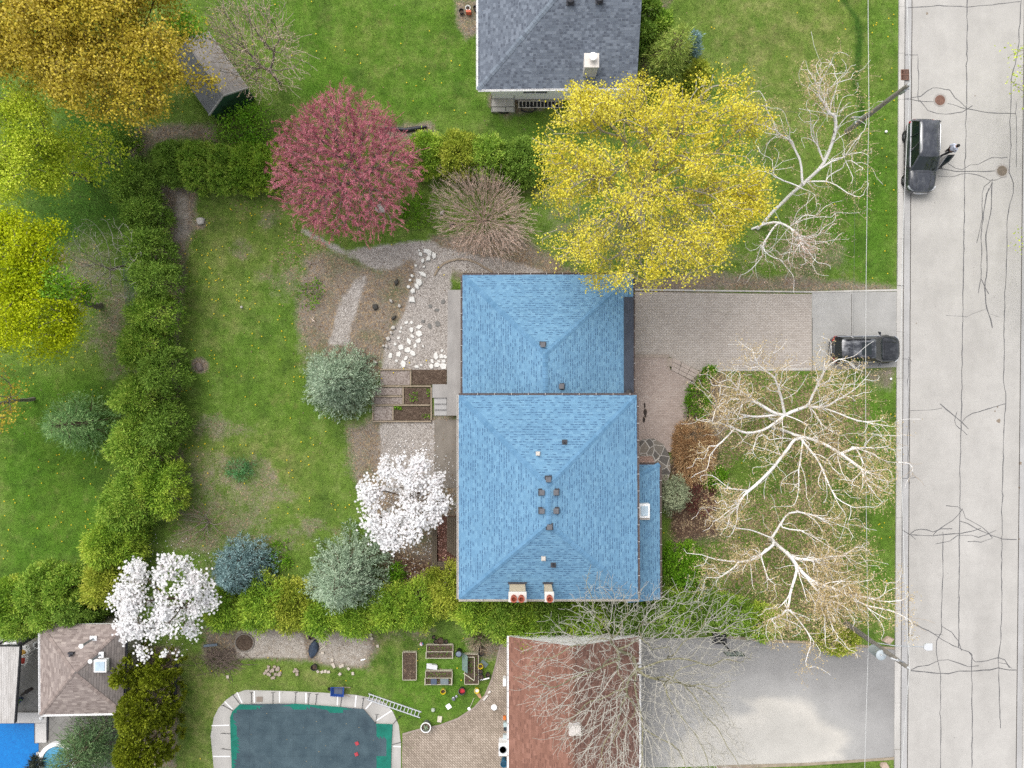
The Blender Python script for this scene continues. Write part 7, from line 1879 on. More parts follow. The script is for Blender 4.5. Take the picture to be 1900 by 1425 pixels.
# patio furniture beside the cabana
def chair(x, y, rz, label, m=M_WHITE):
    q = P(x, y, .4); t = thing('patio_chair', label, 'chair', (q[0], q[1], .012), rz, 'patio chairs')
    b = MB(); b.box((0, 0, .42), (.46, .48, .04)); b.build('seat', m, t, bevel=.015)
    b = MB()
    for k in range(4): b.bar((-.22 - .03, -.18 + .12 * k, .44), (-.34, -.18 + .12 * k, .86), .05, .02)
    b.bar((-.35, -.25, .86), (-.35, .25, .86), .03, .06); b.build('backrest', m, t)
    for sx in (-1, 1):
        for sy in (-1, 1):
            b = MB(); b.tube([(sx * .20, sy * .21, .42), (sx * .24, sy * .25, 0)], .02, 6); b.build('leg', m, t)
    for sy in (-1, 1):
        b = MB(); b.tube([(-.26, sy * .26, .62), (.0, sy * .28, .64), (.2, sy * .26, .62), (.22, sy * .25, .42)], .02, 6); b.build('armrest', m, t, smooth=60)
    return t
chair(50, 1204, rad(200), 'white patio chair near the stacked white hoops by the cabana'); chair(46, 1222, rad(170), 'white patio chair holding a red cushion at the corner of the patio cover')
q = P(20, 1192, .4); pt = thing('patio_table', 'low white slatted table behind the corrugated patio cover', 'table', (q[0], q[1], .012), rad(4))
b = MB()
for k in range(3): b.box((0, -.18 + .18 * k, .5), (.9, .13, .03))
b.build('tabletop', M_WHITE, pt)
for sx in (-1, 1):
    for sy in (-1, 1): b = MB(); b.box((sx * .38, sy * .2, .24), (.05, .05, .48)); b.build('leg', M_WHITE, pt)
q = P(62, 1201, .5); hp = thing('hose_reel', 'white coiled hoops standing beside the cabana gutter', 'reel', (q[0], q[1], .012))
for k in range(3):
    b = MB(); n = 20; b.tube([(.21 * math.cos(2 * math.pi * i / n) + .07 * k, .21 * math.sin(2 * math.pi * i / n) + .05 * k, .1 + .14 * k) for i in range(n + 1)], .035, 8, False); b.build('hoop', M_WHITE, hp, smooth=60)
for x, y, c, lab in ((42, 1211, A(214, 168, 84), 'tan round cushion on the patio chair'), (43, 1226, A(196, 72, 60), 'red cushion on the white patio chair')):
    q = P(x, y, .5); b = MB(); b.lathe([(.14, 0), (.20, .03), (.20, .08), (.12, .12)], (q[0], q[1], .46), 14); tag(b.build('cushion', basic('cushion_' + lab[:3].strip(), c, .8, .15, 6), smooth=60), lab, 'cushion')
q = P(52, 1188, 1.0); b = MB(); b.bar((q[0] - .55, q[1] - .30, 1.1), (q[0] + .55, q[1] + .34, 1.25), .26, .2); tag(b.build('furled_umbrella', M_BLK, bevel=.06), 'folded black umbrella lying across the top of the cabana courtyard', 'umbrella')
q = P(46, 1286, .9); b = MB(); b.tube([(q[0] - .55, q[1] - .34, .5), (q[0] + .05, q[1] + .05, .8), (q[0] + .52, q[1] + .32, 1.0)], [.04, .13, .11], 10); tag(b.build('furled_umbrella', basic('dark_brown_canvas', (.025, .018, .016, 1), .8, .2, 6), smooth=60), 'folded dark brown umbrella leaning out from the corrugated patio cover', 'umbrella')
q = P(40, 1296); pp_ = thing('flower_pot', 'blue pot of red flowers on the courtyard paving', 'pot', (q[0], q[1], .012))
b = MB(); b.lathe([(.14, 0), (.2, .28), (.21, .3), (.17, .3)], (0, 0, 0), 16); b.build('pot', basic('blue_glaze', A(60, 80, 120), .3, .15, 6), pp_, smooth=50)
r = np.random.default_rng(2); C = r.normal(size=(90, 3)) * .13 + np.array([-.05, 0, .42]); C[:, 2] = np.maximum(C[:, 2], .31)
np_mesh('foliage', card_verts(C, rnd_dirs(90, r), rnd_dirs(90, r), .12, .06), np.arange(360).reshape(-1, 4), L_CEDARD, pp_)
C = np.array([[-.25, .1, .5], [-.3, -.05, .5], [.1, .2, .55], [.12, .14, .56], [-.22, .05, .52]]); C = np.repeat(C, 8, 0) + r.normal(size=(40, 3)) * .035
np_mesh('flower', card_verts(C, rnd_dirs(40, r), rnd_dirs(40, r) + np.array([0, 0, 1]), .1, .08), np.arange(160).reshape(-1, 4), basic('red_flower', A(222, 84, 70), .7, .2, 6), pp_)

# ------------------------------------------------------------------ basketball hoop on the asphalt driveway
q = P(1334, 1186); hb = thing('basketball_hoop', 'black portable basketball hoop standing on the edge of the asphalt driveway', 'basketball hoop', (q[0], q[1], .018))
top = P(1362, 1213, 2.9) - np.array([q[0], q[1], 0])
b = MB(); b.box((0, .1, .12), (.9, .7, .22)); b.build('base', M_BLK, hb, bevel=.06)
b = MB(); b.tube([(0, .1, .2), (.05, .05, 1.6), (.12, -.02, 2.5)], .05, 10); b.build('pole', M_BLK, hb, smooth=60)
b = MB()
for s in (-.1, .1): b.bar((.12 + s, 0, 2.5), (top[0] + s, top[1] + .06, 2.95), .04, .05); b.bar((.06 + s, .05, 2.2), (top[0] + s, top[1] + .06, 2.7), .04, .05)
b.build('arm', M_BLK, hb)
b = MB()
for z in (2.55, 3.25): b.box((top[0], top[1], z), (1.1, .04, .05))
for s in (-.55, .55): b.box((top[0] + s, top[1], 2.9), (.05, .045, .75))
bb = b.build('backboard', basic('backboard_frame', A(52, 70, 62), .5, .1, 4), hb)
g = G('acrylic_board'); g.col(g.ramp(g.noise(g.obj(), 2), [(.3, A(150, 156, 156)), (.7, A(176, 182, 182))])).set(rough=.1); b = MB(); b.box((top[0], top[1], 2.9), (1.05, .015, .66)); b.build('panel', g.m, bb)
b = MB(); n = 24; b.tube([(top[0] + .23 * math.cos(2 * math.pi * i / n), top[1] - .30 + .23 * math.sin(2 * math.pi * i / n), 2.72) for i in range(n + 1)], .014, 6, False); b.bar((top[0], top[1], 2.7), (top[0], top[1] - .08, 2.71), .12, .03); rm = b.build('rim', basic('rim_metal', A(196, 170, 150), .5, .15, 6), hb)
b = MB()
for k in range(12):
    a = 2 * math.pi * k / 12
    for s in (-1, 1):
        a2 = a + s * .5; b.tube([(top[0] + .23 * math.cos(a), top[1] - .30 + .23 * math.sin(a), 2.72), (top[0] + .14 * math.cos(a2), top[1] - .30 + .14 * math.sin(a2), 2.4)], .008, 4, False)
b.build('net', M_WHITE, rm)
# ------------------------------------------------------------------ garden things
M_TIMB = basic('weathered_timber', A(166, 150, 130), .85, .22, 4, bump=.3)
M_DECKW = basic('grey_brown_decking', A(120, 108, 92), .85, .25, 3, bump=.3)
M_CREAM = basic('cream_frame', A(214, 206, 184), .7, .12, 4)
g = G('bed_soil'); p = g.obj(); c = g.ramp(g.noise(p, 6, 6, .8), [(.25, A(66, 54, 46)), (.5, A(104, 88, 76)), (.75, A(150, 132, 116))])
g.col(c).set(rough=.95, spec=.1); g.bump(g.noise(p, 14, 4), 1.0, .08); M_SOIL = g.m
g = G('bed_gravel'); vg = g.new('ShaderNodeSeparateColor'); g.nt.links.new(g.voronoi(g.obj(), 16.0), vg.inputs[0]); g.col(g.ramp(vg.outputs[0], [(0, A(126, 112, 104)), (1, A(184, 172, 164))])).set(rough=.95); M_GRAV = g.m
MAT_SPRIG = L_FRESH

# timber framed beds behind the terrace
q = P(747, 735); tb = thing('timber_bed', 'divided timber garden beds of gravel and soil between sage spruce and terrace', 'garden bed', (q[0], q[1], 0))
def bl(x0, y0, x1, y1, h=.16, w=.10, mm=M_TIMB, name='board', parent=None, o=None, z=0.0):
    o = q if o is None else o
    a = P(x0, y0) - o; c = P(x1, y1) - o; b = MB(); b.bar((a[0], a[1], z + h / 2), (c[0], c[1], z + h / 2), w, h); return b.build(name, mm, parent or tb, bevel=.01)
for a in ((692.5, 716.5, 800.5, 716.5), (692.5, 781.8, 800.5, 781.8), (692.5, 719, 692.5, 779.5), (800.5, 719, 800.5, 779.5), (748.5, 719, 748.5, 749.4), (729.7, 754, 729.7, 779.5), (695, 735.4, 746, 735.4), (695, 751.6, 798, 751.6), (706, 686, 764, 686), (762.5, 688.5, 762.5, 714)):
    bl(*a, h=.16 + R.uniform(-.004, .004))
for x0, y0, x1, y1, mm in ((694.5, 719, 746.5, 733.3, M_GRAV), (694.5, 737.4, 746.5, 749.7, M_GRAV), (750.5, 719, 798.5, 749.7, M_SOIL), (694.5, 754, 727.7, 779.8, M_GRAV), (731.7, 754, 798.5, 779.8, M_SOIL), (706, 688.5, 760.5, 714.3, M_GRAV), (764.5, 686, 829, 714, M_SOIL)):
    a = P(x0, y0) - q; c = P(x1, y1) - q; b = MB(); b.prism([(a[0], a[1]), (c[0], a[1]), (c[0], c[1]), (a[0], c[1])], -.02, .07); b.build('soil' if mm is M_SOIL else 'gravel', mm, tb)
def sprigs(name, cx, cy, n, rx, ry, parent, o, z, seed, m=MAT_SPRIG):
    r = np.random.default_rng(seed); a = P(cx, cy) - o
    C = np.stack([a[0] + r.uniform(-rx, rx, n), a[1] + r.uniform(-ry, ry, n), z + r.uniform(0, .14, n)], 1)
    np_mesh(name, card_verts(C, rnd_dirs(n, r) + np.array([0, 0, .4]), rnd_dirs(n, r) + np.array([0, 0, .6]), r.uniform(.08, .18, n), r.uniform(.04, .08, n)), np.arange(4 * n).reshape(-1, 4), m, parent)
sprigs('seedlings', 739, 757, 60, .25, .12, tb, q, .1, 1); sprigs('seedlings', 768, 736, 50, .3, .3, tb, q, .1, 2); sprigs('seedlings', 795, 728, 26, .1, .3, tb, q, .1, 3); sprigs('seedlings', 790, 772, 30, .3, .15, tb, q, .1, 4)

# wooden raised deck planter by the house wall
q = P(828, 1020); dk = thing('deck_planter', 'weathered wooden planter deck full of dead leaves beside the house wall', 'planter', (q[0], q[1], 0))
def dbox(x0, y0, x1, y1, z0, z1, mm, name, zp=.5):
    a = P(x0, y0, zp) - q; c = P(x1, y1, zp) - q; b = MB(); b.prism([(a[0], a[1]), (c[0], a[1]), (c[0], c[1]), (a[0], c[1])], z0, z1); return b.build(name, mm, dk, bevel=.008)
for k in range(3): dbox(801 + k * 3.3, 985, 804 + k * 3.3, 1057, .0, .52 - (.03 if k == 2 else 0), M_DECKW, 'side_board')
for k in range(4): dbox(811.5, 1042.5 + k * 3.9, 868, 1046 + k * 3.9, .0, .50 + .004 * k, M_DECKW, 'end_board')
for k in range(6): dbox(829 + k * 4.1, 960, 832.8 + k * 4.1, 1024 + (k * 3 if k < 4 else 10), .30, .46, M_DECKW, 'deck_board')
dbox(811.5, 960, 866, 1042, .0, .28, basic('leaf_mould', A(112, 80, 68), .95, .4, 14, bump=.6), 'leaf_fill')
r = np.random.default_rng(6); a = P(811, 1042, .3) - q; c = P(866, 975, .3) - q; n = 420
C = np.stack([r.uniform(a[0], c[0] - .5, n), r.uniform(a[1], c[1], n), r.uniform(.29, .36, n)], 1)
np_mesh('dead_leaves', card_verts(C, rnd_dirs(n, r) * np.array([1, 1, .3]), rnd_dirs(n, r) * .6 + np.array([0, 0, 1]), r.uniform(.08, .16, n), r.uniform(.05, .09, n), .2), np.arange(4 * n).reshape(-1, 4), leaf_mat('dead_leaves', [A(96, 62, 52), A(142, 100, 86), A(190, 156, 146)], .5, 0, .9), dk)

# flat stones of the terrace garden: every stone a thing
WH = basic('white_flagstone', A(240, 238, 232), .85, .14, 7); GS = basic('grey_flagstone', A(134, 132, 128), .85, .15, 4); RK = basic('pale_boulder', A(206, 200, 192), .9, .15, 4, bump=.5); DS = basic('dark_rock', A(78, 76, 72), .9, .3, 4, bump=.5)
def Zm(x, y): return 440 + x / 2.969, 440 + y / 2.969
def stone(zx, zy, s, mm, label, group, h=.05, asp=None, dome=False):
    x, y = Zm(zx, zy); q = P(x, y); n = R.choice((4, 5, 5, 6)); rr_ = s / 2.969 / PXM
    asp = asp or R.uniform(.6, .95); a0 = R.uniform(0, 6.28)
    ring = [(rr_ * R.uniform(.7, 1.2) * math.cos(2 * math.pi * k / n), rr_ * asp * R.uniform(.7, 1.2) * math.sin(2 * math.pi * k / n)) for k in range(n)]
    ca, sa = math.cos(a0), math.sin(a0); ring = [(u * ca - v * sa, u * sa + v * ca) for u, v in ring]
    b = MB()
    if dome: b.loft([[(u * f, v * f, z) for u, v in ring] for f, z in ((.9, 0), (1.0, h * .45), (.8, h * .85), (.35, h))])
    else: b.prism(ring, 0, h)
    me = b.mesh('flagstone', 40 if dome else None); o = link_mesh('boulder' if dome else 'flagstone', me, mm); o.location = (q[0], q[1], .006)
    if not dome: bv = o.modifiers.new('bevel', 'BEVEL'); bv.width = .012; bv.segments = 1
    return tag(o, label, 'stone', group)
for zx, zy, s in ((1000, 495, 20), (960, 510, 14), (1000, 530, 20), (932, 470, 12), (965, 545, 13), (945, 575, 18), (1000, 570, 16), (980, 600, 15), (902, 606, 17), (940, 620, 17), (890, 645, 20), (965, 640, 18), (845, 655, 18), (930, 665, 14), (915, 700, 20), (877, 680, 10), (1095, 655, 20), (1127, 655, 14), (1147, 660, 13), (1075, 685, 13), (1100, 705, 15), (1135, 710, 20), (1070, 712, 13), (990, 714, 12), (1015, 705, 9), (1130, 625, 9), (890, 555, 10), (870, 590, 10), (897, 520, 9), (1112, 684, 10), (1137, 685, 13), (905, 500, 8), (1025, 600, 8), (960, 470, 10)):
    stone(zx, zy, s * 1.12, WH, 'small white flagstone set in grey gravel left of the terrace', 'white flagstones in the gravel patio')
for zx, zy, s, asp in ((1048, 78, 22, .7), (1085, 102, 20, .7), (1010, 95, 13, .8), (1025, 130, 12, .8), (1055, 118, 16, .8), (1030, 165, 10, .8), (1025, 205, 22, .5), (985, 160, 10, .8), (965, 215, 11, .9), (955, 238, 10, .9), (1005, 250, 22, .8), (990, 270, 16, .8), (970, 296, 17, .8), (945, 275, 11, .8), (965, 342, 20, .85), (1005, 75, 9, .8), (1060, 95, 12, .8)):
    stone(zx, zy, s * 1.2, WH, 'white rubble stone in the row edging the planting bed', 'white stones edging the planting bed', .16, asp, True)
for zx, zy, s in ((860, 500, 17), (850, 527, 13), (835, 560, 19), (825, 600, 16), (808, 600, 11), (760, 690, 16), (848, 352, 14), (895, 380, 12)):
    stone(zx, zy, s, RK, 'rounded pale grey boulder on the bed edge beside white flagstones', 'pale boulders on the bed edge', .2, None, True)
for zx, zy, s in ((1135, 355, 18), (1105, 475, 17), (1060, 490, 15), (1100, 400, 15), (1065, 380, 12), (1025, 465, 12)):
    stone(zx, zy, s, GS, 'dark grey flagstone set flush in the gravel by the terrace', 'dark flagstones in the gravel patio')
for zx, zy, s in ((760, 385, 19), (880, 250, 20), (862, 445, 17)):
    stone(zx, zy, s, DS, 'dark mossy rock among dry leaves in the planting bed', 'dark rocks in the planting bed', .22, None, True)
def rock(x, y, s, mm, lab, h=.25):
    return stone((x - 440) * 2.969, (y - 440) * 2.969, s * 2.969, mm, lab, None, h, None, True)
rock(372, 411, 9, RK, 'whitish rock on the worn edge of the main lawn beside the hedge'); rock(370, 679, 11, basic('stump_wood', A(140, 126, 118), .9, .3, 5, bump=.5), 'small cut stump on the lawn beside the tall hedge', .2)
rock(706, 386, 11, RK, 'flat pale stone slab beneath the crimson tree', .12); rock(820, 396, 7, RK, 'grey stone left of the spreading bare shrub'); rock(838, 418, 7, DS, 'dark stone at the foot of the spreading bare shrub'); rock(1646, 1186, 12, basic('tan_boulder', A(206, 184, 166), .9, .15, 4, bump=.5), 'tan boulder on the verge by the transformer pole', .3)
rock(1639, 1421, 10, basic('tan_boulder', A(206, 184, 166), .9, .15, 4, bump=.5), 'tan boulder at the bottom corner of the asphalt driveway', .3)
# curved edging round the bed at the garage corner
b = MB(); b.strip([P(x, y)[:2] for x, y in ((806, 512), (812, 500), (822, 490), (835, 484), (850, 481), (868, 482), (885, 488), (900, 497), (914, 505))], .12, .08)
pv = b.v; b2 = MB(); b2.idx(pv + [(x, y, 0) for x, y, z in pv], b.f); nn = 9
b2.idx(pv + [(x, y, 0) for x, y, z in pv], [(i, i + 1, 2 * nn + i + 1, 2 * nn + i) for i in range(nn - 1)] + [(nn + i + 1, nn + i, 3 * nn + i, 3 * nn + i + 1) for i in range(nn - 1)])
tag(b2.build('bed_edging', M_TIMB), 'curved pale edging around the small bed at the garage corner', 'edging')
# branching driftwood and white sticks on the beds
def sticks(x, y, s, lab, m=None, n=4):
    q = P(x, y); b = MB()
    for k in range(n):
        a = R.uniform(0, 6.28); l = s * R.uniform(.5, 1); b.tube([(q[0] - .1 * math.cos(a), q[1] - .1 * math.sin(a), .08), (q[0] + l * .6 * math.cos(a + .1), q[1] + l * .6 * math.sin(a + .1), .12), (q[0] + l * math.cos(a), q[1] + l * math.sin(a), .06)], [.03, .022, .01], 5)
    return tag(b.build('driftwood', m or basic('bleached_wood', A(226, 206, 188), .85, .12, 6)), lab, 'branch')
sticks(581, 594, .32, 'small bleached stick on the brown leaf bed'); sticks(576, 488, .45, 'forked dead twig on the leafy bed by the lawn', basic('dead_twig', A(176, 158, 146), .85, .12, 6), 3); sticks(672, 850 + 200, .2, 'short pale stick under the sage spruce')

# brush pile by the sand strip
q = P(410, 1222); bp2 = MB(); r = np.random.default_rng(44)
for k in range(150):
    a = r.normal() * .5 + (0 if r.random() < .6 else 2.2); l = r.uniform(.3, 1.0); cx, cy = r.normal() * .62, r.normal() * .40; z = r.uniform(.05, .5) * max(.1, 1 - math.hypot(cx / 1.5, cy / .9))
    dx, dy = math.cos(a) * l, math.sin(a) * l
    bp2.tube([(q[0] + cx - dx, q[1] + cy - dy, z * .6 + .02), (q[0] + cx, q[1] + cy, z + .06), (q[0] + cx + dx, q[1] + cy + dy, z * .5 + .02)], [.014, .012, .006], 4, False)
tag(bp2.build('brush_pile', basic('brush_wood', A(128, 112, 102), .9, .35, 3)), 'heap of cut grey branches at the left end of the sandy strip', 'brush pile')
b = MB(); n = 24; q = P(454, 1192)
b.tube([(q[0] + .62 * math.cos(2 * math.pi * i / n), q[1] + .58 * math.sin(2 * math.pi * i / n), .05) for i in range(n + 1)], .05, 6, False); tag(b.build('tree_ring', basic('ring_edging', A(150, 140, 130), .8, .2, 5)), 'round edging ring sunk in the sandy strip', 'edging ring')
b = MB(); b.lathe([(.6, .0), (.55, .02), (.2, .035)], (q[0], q[1], 0), 20); tag(b.build('ring_soil', M_SOIL), 'dark soil disc inside the round edging ring', 'soil')
# stones and paver blocks by the sand
BLK_ = basic('tan_paver', A(186, 170, 156), .9, .15, 5); BLKL = basic('light_paver', A(214, 202, 186), .9, .12, 5)
r = np.random.default_rng(12)
for k in range(22):
    a = r.uniform(0, 6.28); d = r.random() ** .5 * 15; x, y = 506 + d * math.cos(a), 1246 + d * .75 * math.sin(a); qq = P(x, y)
    b = MB(); b.box((0, 0, 0), (.19, .16, .11), rot=Matrix.Rotation(r.uniform(0, 3), 3, 'Z') @ Matrix.Rotation(r.normal() * .25, 3, 'X')); o = b.build('paver', BLK_, bevel=.02); o.location = (qq[0], qq[1], .06 + .15 * max(0, 1 - d / 13)); tag(o, 'tan paver block in the heap above the covered pool', 'block', 'paver blocks heaped on the lawn')
for k in range(6):
    a = r.uniform(0, 6.28); d = r.random() ** .5 * 6; qq = P(550 + d * math.cos(a), 1247 + d * math.sin(a))
    b = MB(); b.box((0, 0, 0), (.18, .15, .11), rot=Matrix.Rotation(r.uniform(0, 3), 3, 'Z') @ Matrix.Rotation(r.normal() * .3, 3, 'X')); o = b.build('paver', BLK_, bevel=.02); o.location = (qq[0], qq[1], .07 + .06 * (k % 2)); tag(o, 'tan paver block in the small second heap above the covered pool', 'block', 'paver blocks in the small heap')
for x, y in ((590, 1245), (598, 1246), (604, 1245), (610, 1246), (618, 1232), (617, 1224), (620, 1236), (632, 1236), (636, 1234), (647, 1240), (631, 1250), (655, 1249), (599, 1211), (690, 1184), (701, 1198), (688, 1177), (423, 1255)):
    qq = P(x, y); b = MB(); b.box((0, 0, .05), (.20, .17, .10), R.uniform(0, 3)); o = b.build('paver', BLKL, bevel=.015); o.location = (qq[0], qq[1], 0); tag(o, 'loose beige paver block scattered on grass below the bare earth', 'block', 'loose paver blocks')
# buckets, pots and barrels
def bucket(x, y, r0, h, mm, label, name='bucket', inner=None, rim=None, cat=None, group=None, fill=.6, handle=False):
    q = P(x, y, h); t = thing(name, label, cat or name.split('_')[-1], (q[0], q[1], 0), R.uniform(0, 6), group)
    b = MB(); b.lathe([(r0 * .78, 0), (r0 * .97, h * .93), (r0 * 1.06, h * .94), (r0 * 1.06, h), (r0 * .92, h), (r0 * .86, h * fill)], (0, 0, 0), 20); b.build('tub' if name != 'barrel' else 'drum', mm, t, smooth=35)
    b = MB(); b.lathe([(r0 * .84, h * fill), (r0 * .6, h * (fill + .03)), (.01, h * (fill + .04))], (0, 0, 0), 18); b.build('contents', inner or M_SOIL, t)
    if handle: b = MB(); n = 10; b.tube([(r0 * 1.08 * math.cos(math.pi * i / n), r0 * 1.15 * math.sin(math.pi * i / n), h * .9) for i in range(n + 1)], .008, 5, False); b.build('handle', M_GALV, t)
    return t
YEL = basic('yellow_plastic', A(236, 208, 30), .5, .08, 5); PK = M_BLK; PLB = basic('dark_pot_plastic', (.03, .03, .032, 1), .6, .25, 6)
bucket(822, 1284, .165, .36, YEL, 'yellow bucket standing alone below the glass covered bed', handle=True); bucket(884.5, 1282.5, .165, .36, YEL, 'yellow bucket beside a scrap of tan cardboard', handle=True, inner=M_WHITE); bucket(891.5, 1237, .165, .36, YEL, 'yellow bucket between the black pots and the grey slab', handle=True)
bucket(857, 1283, .22, .36, PLB, 'black bucket holding a red tool between two yellow buckets', inner=basic('red_plastic', A(214, 60, 70), .5, .12, 6), fill=.5, handle=True)
bucket(851, 1214, .21, .75, M_BLK, 'black rain barrel with a blue grey lid', 'barrel', inner=basic('blue_grey_lid', A(128, 142, 158), .5, .1, 4), fill=.96)
for x, y, r0, h, lab in ((804, 1183, .11, .25, 'smallest black pot behind the upper vegetable bed'), (807.5, 1191, .12, .3, 'black pot with a silver glint behind the upper vegetable bed'), (827, 1191, .12, .28, 'black pot at the right end of the row behind the upper vegetable bed'), (892, 1205, .15, .35, 'black pot topmost in the column right of the glass cold frame'), (892.5, 1213, .17, .4, 'larger black pot below the topmost one right of the glass cold frame'), (891, 1247, .15, .35, 'black pot directly below the yellow bucket'), (891.5, 1257, .19, .36, 'wide black tub at the lower corner of the glass cold frame'), (905, 1253, .15, .33, 'black pot nearest the paved patio'), (582, 1239, .20, .34, 'black tub beside the loose paver blocks'), (577, 1183, .15, .3, 'dark blue black pot at the edge of the golden hedge')):
    bucket(x, y, r0, h, PLB, lab, 'pot', cat='pot')
bucket(816.5, 1190, .21, .32, basic('brown_pot', A(96, 78, 66), .8, .2, 6), 'wide brown pot between two black pots behind the upper vegetable bed', 'pot', cat='pot')
t = bucket(790, 1350, .30, .62, basic('grey_planter', A(126, 130, 126), .7, .12, 5), 'grey planter barrel with a white rim at the end of the ladder', 'planter', fill=.85)
b = MB(); b.lathe([(.30, .60), (.34, .60), (.34, .65), (.29, .65), (.28, .58)], (0, 0, 0), 24, False); b.build('rim', M_WHITE, t, smooth=40)
r = np.random.default_rng(1); C = r.normal(size=(70, 3)) * np.array([.1, .1, .06]) + np.array([0, 0, .62]); np_mesh('foliage', card_verts(C, rnd_dirs(70, r), rnd_dirs(70, r) + np.array([0, 0, .8]), .1, .06), np.arange(280).reshape(-1, 4), L_SPR, t)
for x, y, mm, lab, r0, h in ((868, 14, M_WHITE, 'white and orange bucket by the wall of the grey roofed house', .16, .36), (856, 20, PLB, 'black pot left of the white bucket near the grey roof', .16, .3), (882, 14, PLB, 'black pot right of the white bucket against the grey roofed house', .15, .3)):
    bucket(x, y, r0, h, mm, lab, 'bucket' if mm is M_WHITE else 'pot', inner=None)
q = P(870, 26); b = MB(); b.box((q[0], q[1], .2), (.34, .16, .4)); tag(b.build('crate', basic('orange_plastic', A(232, 120, 90), .6, .12, 5), bevel=.02), 'small orange crate touching the white bucket by the grey roofed house', 'crate')
for x, y, a_, b_ in ((866, 48, .5, .35), (875, 62, .3, .45)):
    pass
# vegetable beds
def veg_bed(x0, y0, x1, y1, h, label, rails=False, seed=1):
    q = P((x0 + x1) / 2, (y0 + y1) / 2); t = thing('raised_bed', label, 'raised bed', (q[0], q[1], 0))
    a = P(x0, y0, h) - q; c = P(x1, y1, h) - q
    b = MB()
    for s0, s1 in (((a[0], a[1]), (c[0], a[1])), ((a[0], c[1]), (c[0], c[1]))): b.bar((s0[0], s0[1], h / 2), (s1[0], s1[1], h / 2), .032, h)
    for s0, s1 in (((a[0], a[1] - .03), (a[0], c[1] + .03)), ((c[0], a[1] - .03), (c[0], c[1] + .03))): b.bar((s0[0], s0[1], h / 2 + .003), (s1[0], s1[1], h / 2 + .003), .032, h)
    b.build('frame', M_CREAM, t)
    b = MB(); b.prism([(a[0] + .02, a[1] - .02), (c[0] - .02, a[1] - .02), (c[0] - .02, c[1] + .02), (a[0] + .02, c[1] + .02)], -.02, h * .75); b.build('soil', M_SOIL, t)
    r = np.random.default_rng(seed); n = 110
    C = np.stack([r.uniform(a[0] + .1, c[0] - .1, n), r.uniform(c[1] + .1, a[1] - .1, n), h * .75 + r.uniform(0, .1, n)], 1)
    np_mesh('seedlings', card_verts(C, rnd_dirs(n, r), rnd_dirs(n, r) + np.array([0, 0, .6]), r.uniform(.05, .12, n), r.uniform(.03, .06, n)), np.arange(4 * n).reshape(-1, 4), L_FRESH if seed != 1 else LIT, t)
    if rails:
        b = MB(); ym = (a[1] + c[1]) / 2
        b.bar((a[0], ym, h + .03), (c[0], ym, h + .03), .035, .03)
        for x in (a[0], c[0]): b.bar((x - .03, c[1] - .02, h + .04), (x - .03, ym, h + .06), .05, .04)
        b.build('rail', M_CREAM, t)
    return t, a, c
veg_bed(747, 1210, 772.5, 1262, .25, 'tall narrow vegetable bed of bare dark soil, leftmost of four', seed=1)
veg_bed(791.5, 1196.5, 840.5, 1221.5, .3, 'wide vegetable bed with a cross rail below the row of pots', True, seed=2)
t, a, c = veg_bed(789.5, 1245, 839, 1270.5, .3, 'wide vegetable bed half covered with glass panes', True, seed=3)
g = G('frame_glass'); g.col(g.ramp(g.noise(g.obj(), 2), [(.3, A(110, 122, 126)), (.7, A(140, 150, 152))])).set(rough=.1, spec=.6); M_FG = g.m
for f0, f1, mm in ((.20, .42, basic('blue_slate_sheet', A(88, 100, 120), .4, .1, 5)), (.56, .86, M_FG)):
    b = MB(); b.prism([(a[0] + (c[0] - a[0]) * f, y) for f, y in ((f0, c[1] + .02), (f1, c[1] + .02), (f1, (a[1] + c[1]) / 2 - .05), (f0, (a[1] + c[1]) / 2 - .05))], .32, .335); b.build('pane', mm, t)
t, a, c = veg_bed(862, 1214, 888, 1270, .3, 'cluttered vegetable bed with leaning glass cold frame panes', seed=4)
b = MB(); b.idx([(a[0] - .18, a[1] + .05, .1), (a[0] + .22, a[1] + .05, .75), (a[0] + .22, a[1] - 1.1, .75), (a[0] - .18, a[1] - 1.1, .1)] + [(a[0] - .17, a[1] + .05, .08), (a[0] + .23, a[1] + .05, .73), (a[0] + .23, a[1] - 1.1, .73), (a[0] - .17, a[1] - 1.1, .08)], [(0, 1, 2, 3), (7, 6, 5, 4), (0, 4, 5, 1), (1, 5, 6, 2), (2, 6, 7, 3), (3, 7, 4, 0)]); b.build('pane', basic('greenish_glass', A(140, 162, 158), .1, .1, 4, spec=.6), t)
b = MB(); b.bar((a[0] + .65, a[1] - .15, .36), (a[0] + .65, c[1] + .3, .36), .04, .04); b.bar((a[0] + .2, a[1] - .15, .40), (a[0] + .66, a[1] - .15, .40), .05, .04); b.build('rail', M_CREAM, t)
def plank(x0, y0, x1, y1, z, w, lab, mm, name='plank'):
    a = P(x0, y0, z); c = P(x1, y1, z); b = MB(); b.bar(a, c, w, .03); return tag(b.build(name, mm, bevel=.005), lab, name)
plank(860, 1249, 880, 1263, .42, .05, 'thin bamboo stake leaning over the cold frame bed', M_CREAM, 'stake'); plank(891, 1262, 908, 1258, .30, .08, 'white plank between the black tub and the patio edge', M_WHITE)
q = P(804, 1238, .3); b = MB(); b.box((0, 0, .30), (.52, .30, .025), -.12); b.box((-.28, .05, .24), (.34, .34, .025), -.05); b.box((-.1, .02, .12), (.6, .22, .22), -.08); o = b.build('metal_sheet', basic('white_metal_sheet', A(232, 232, 234), .3, .06, 4), bevel=.006); o.location = (q[0], q[1], 0); tag(o, 'shiny white sheet lying above the glass paned bed', 'sheet')
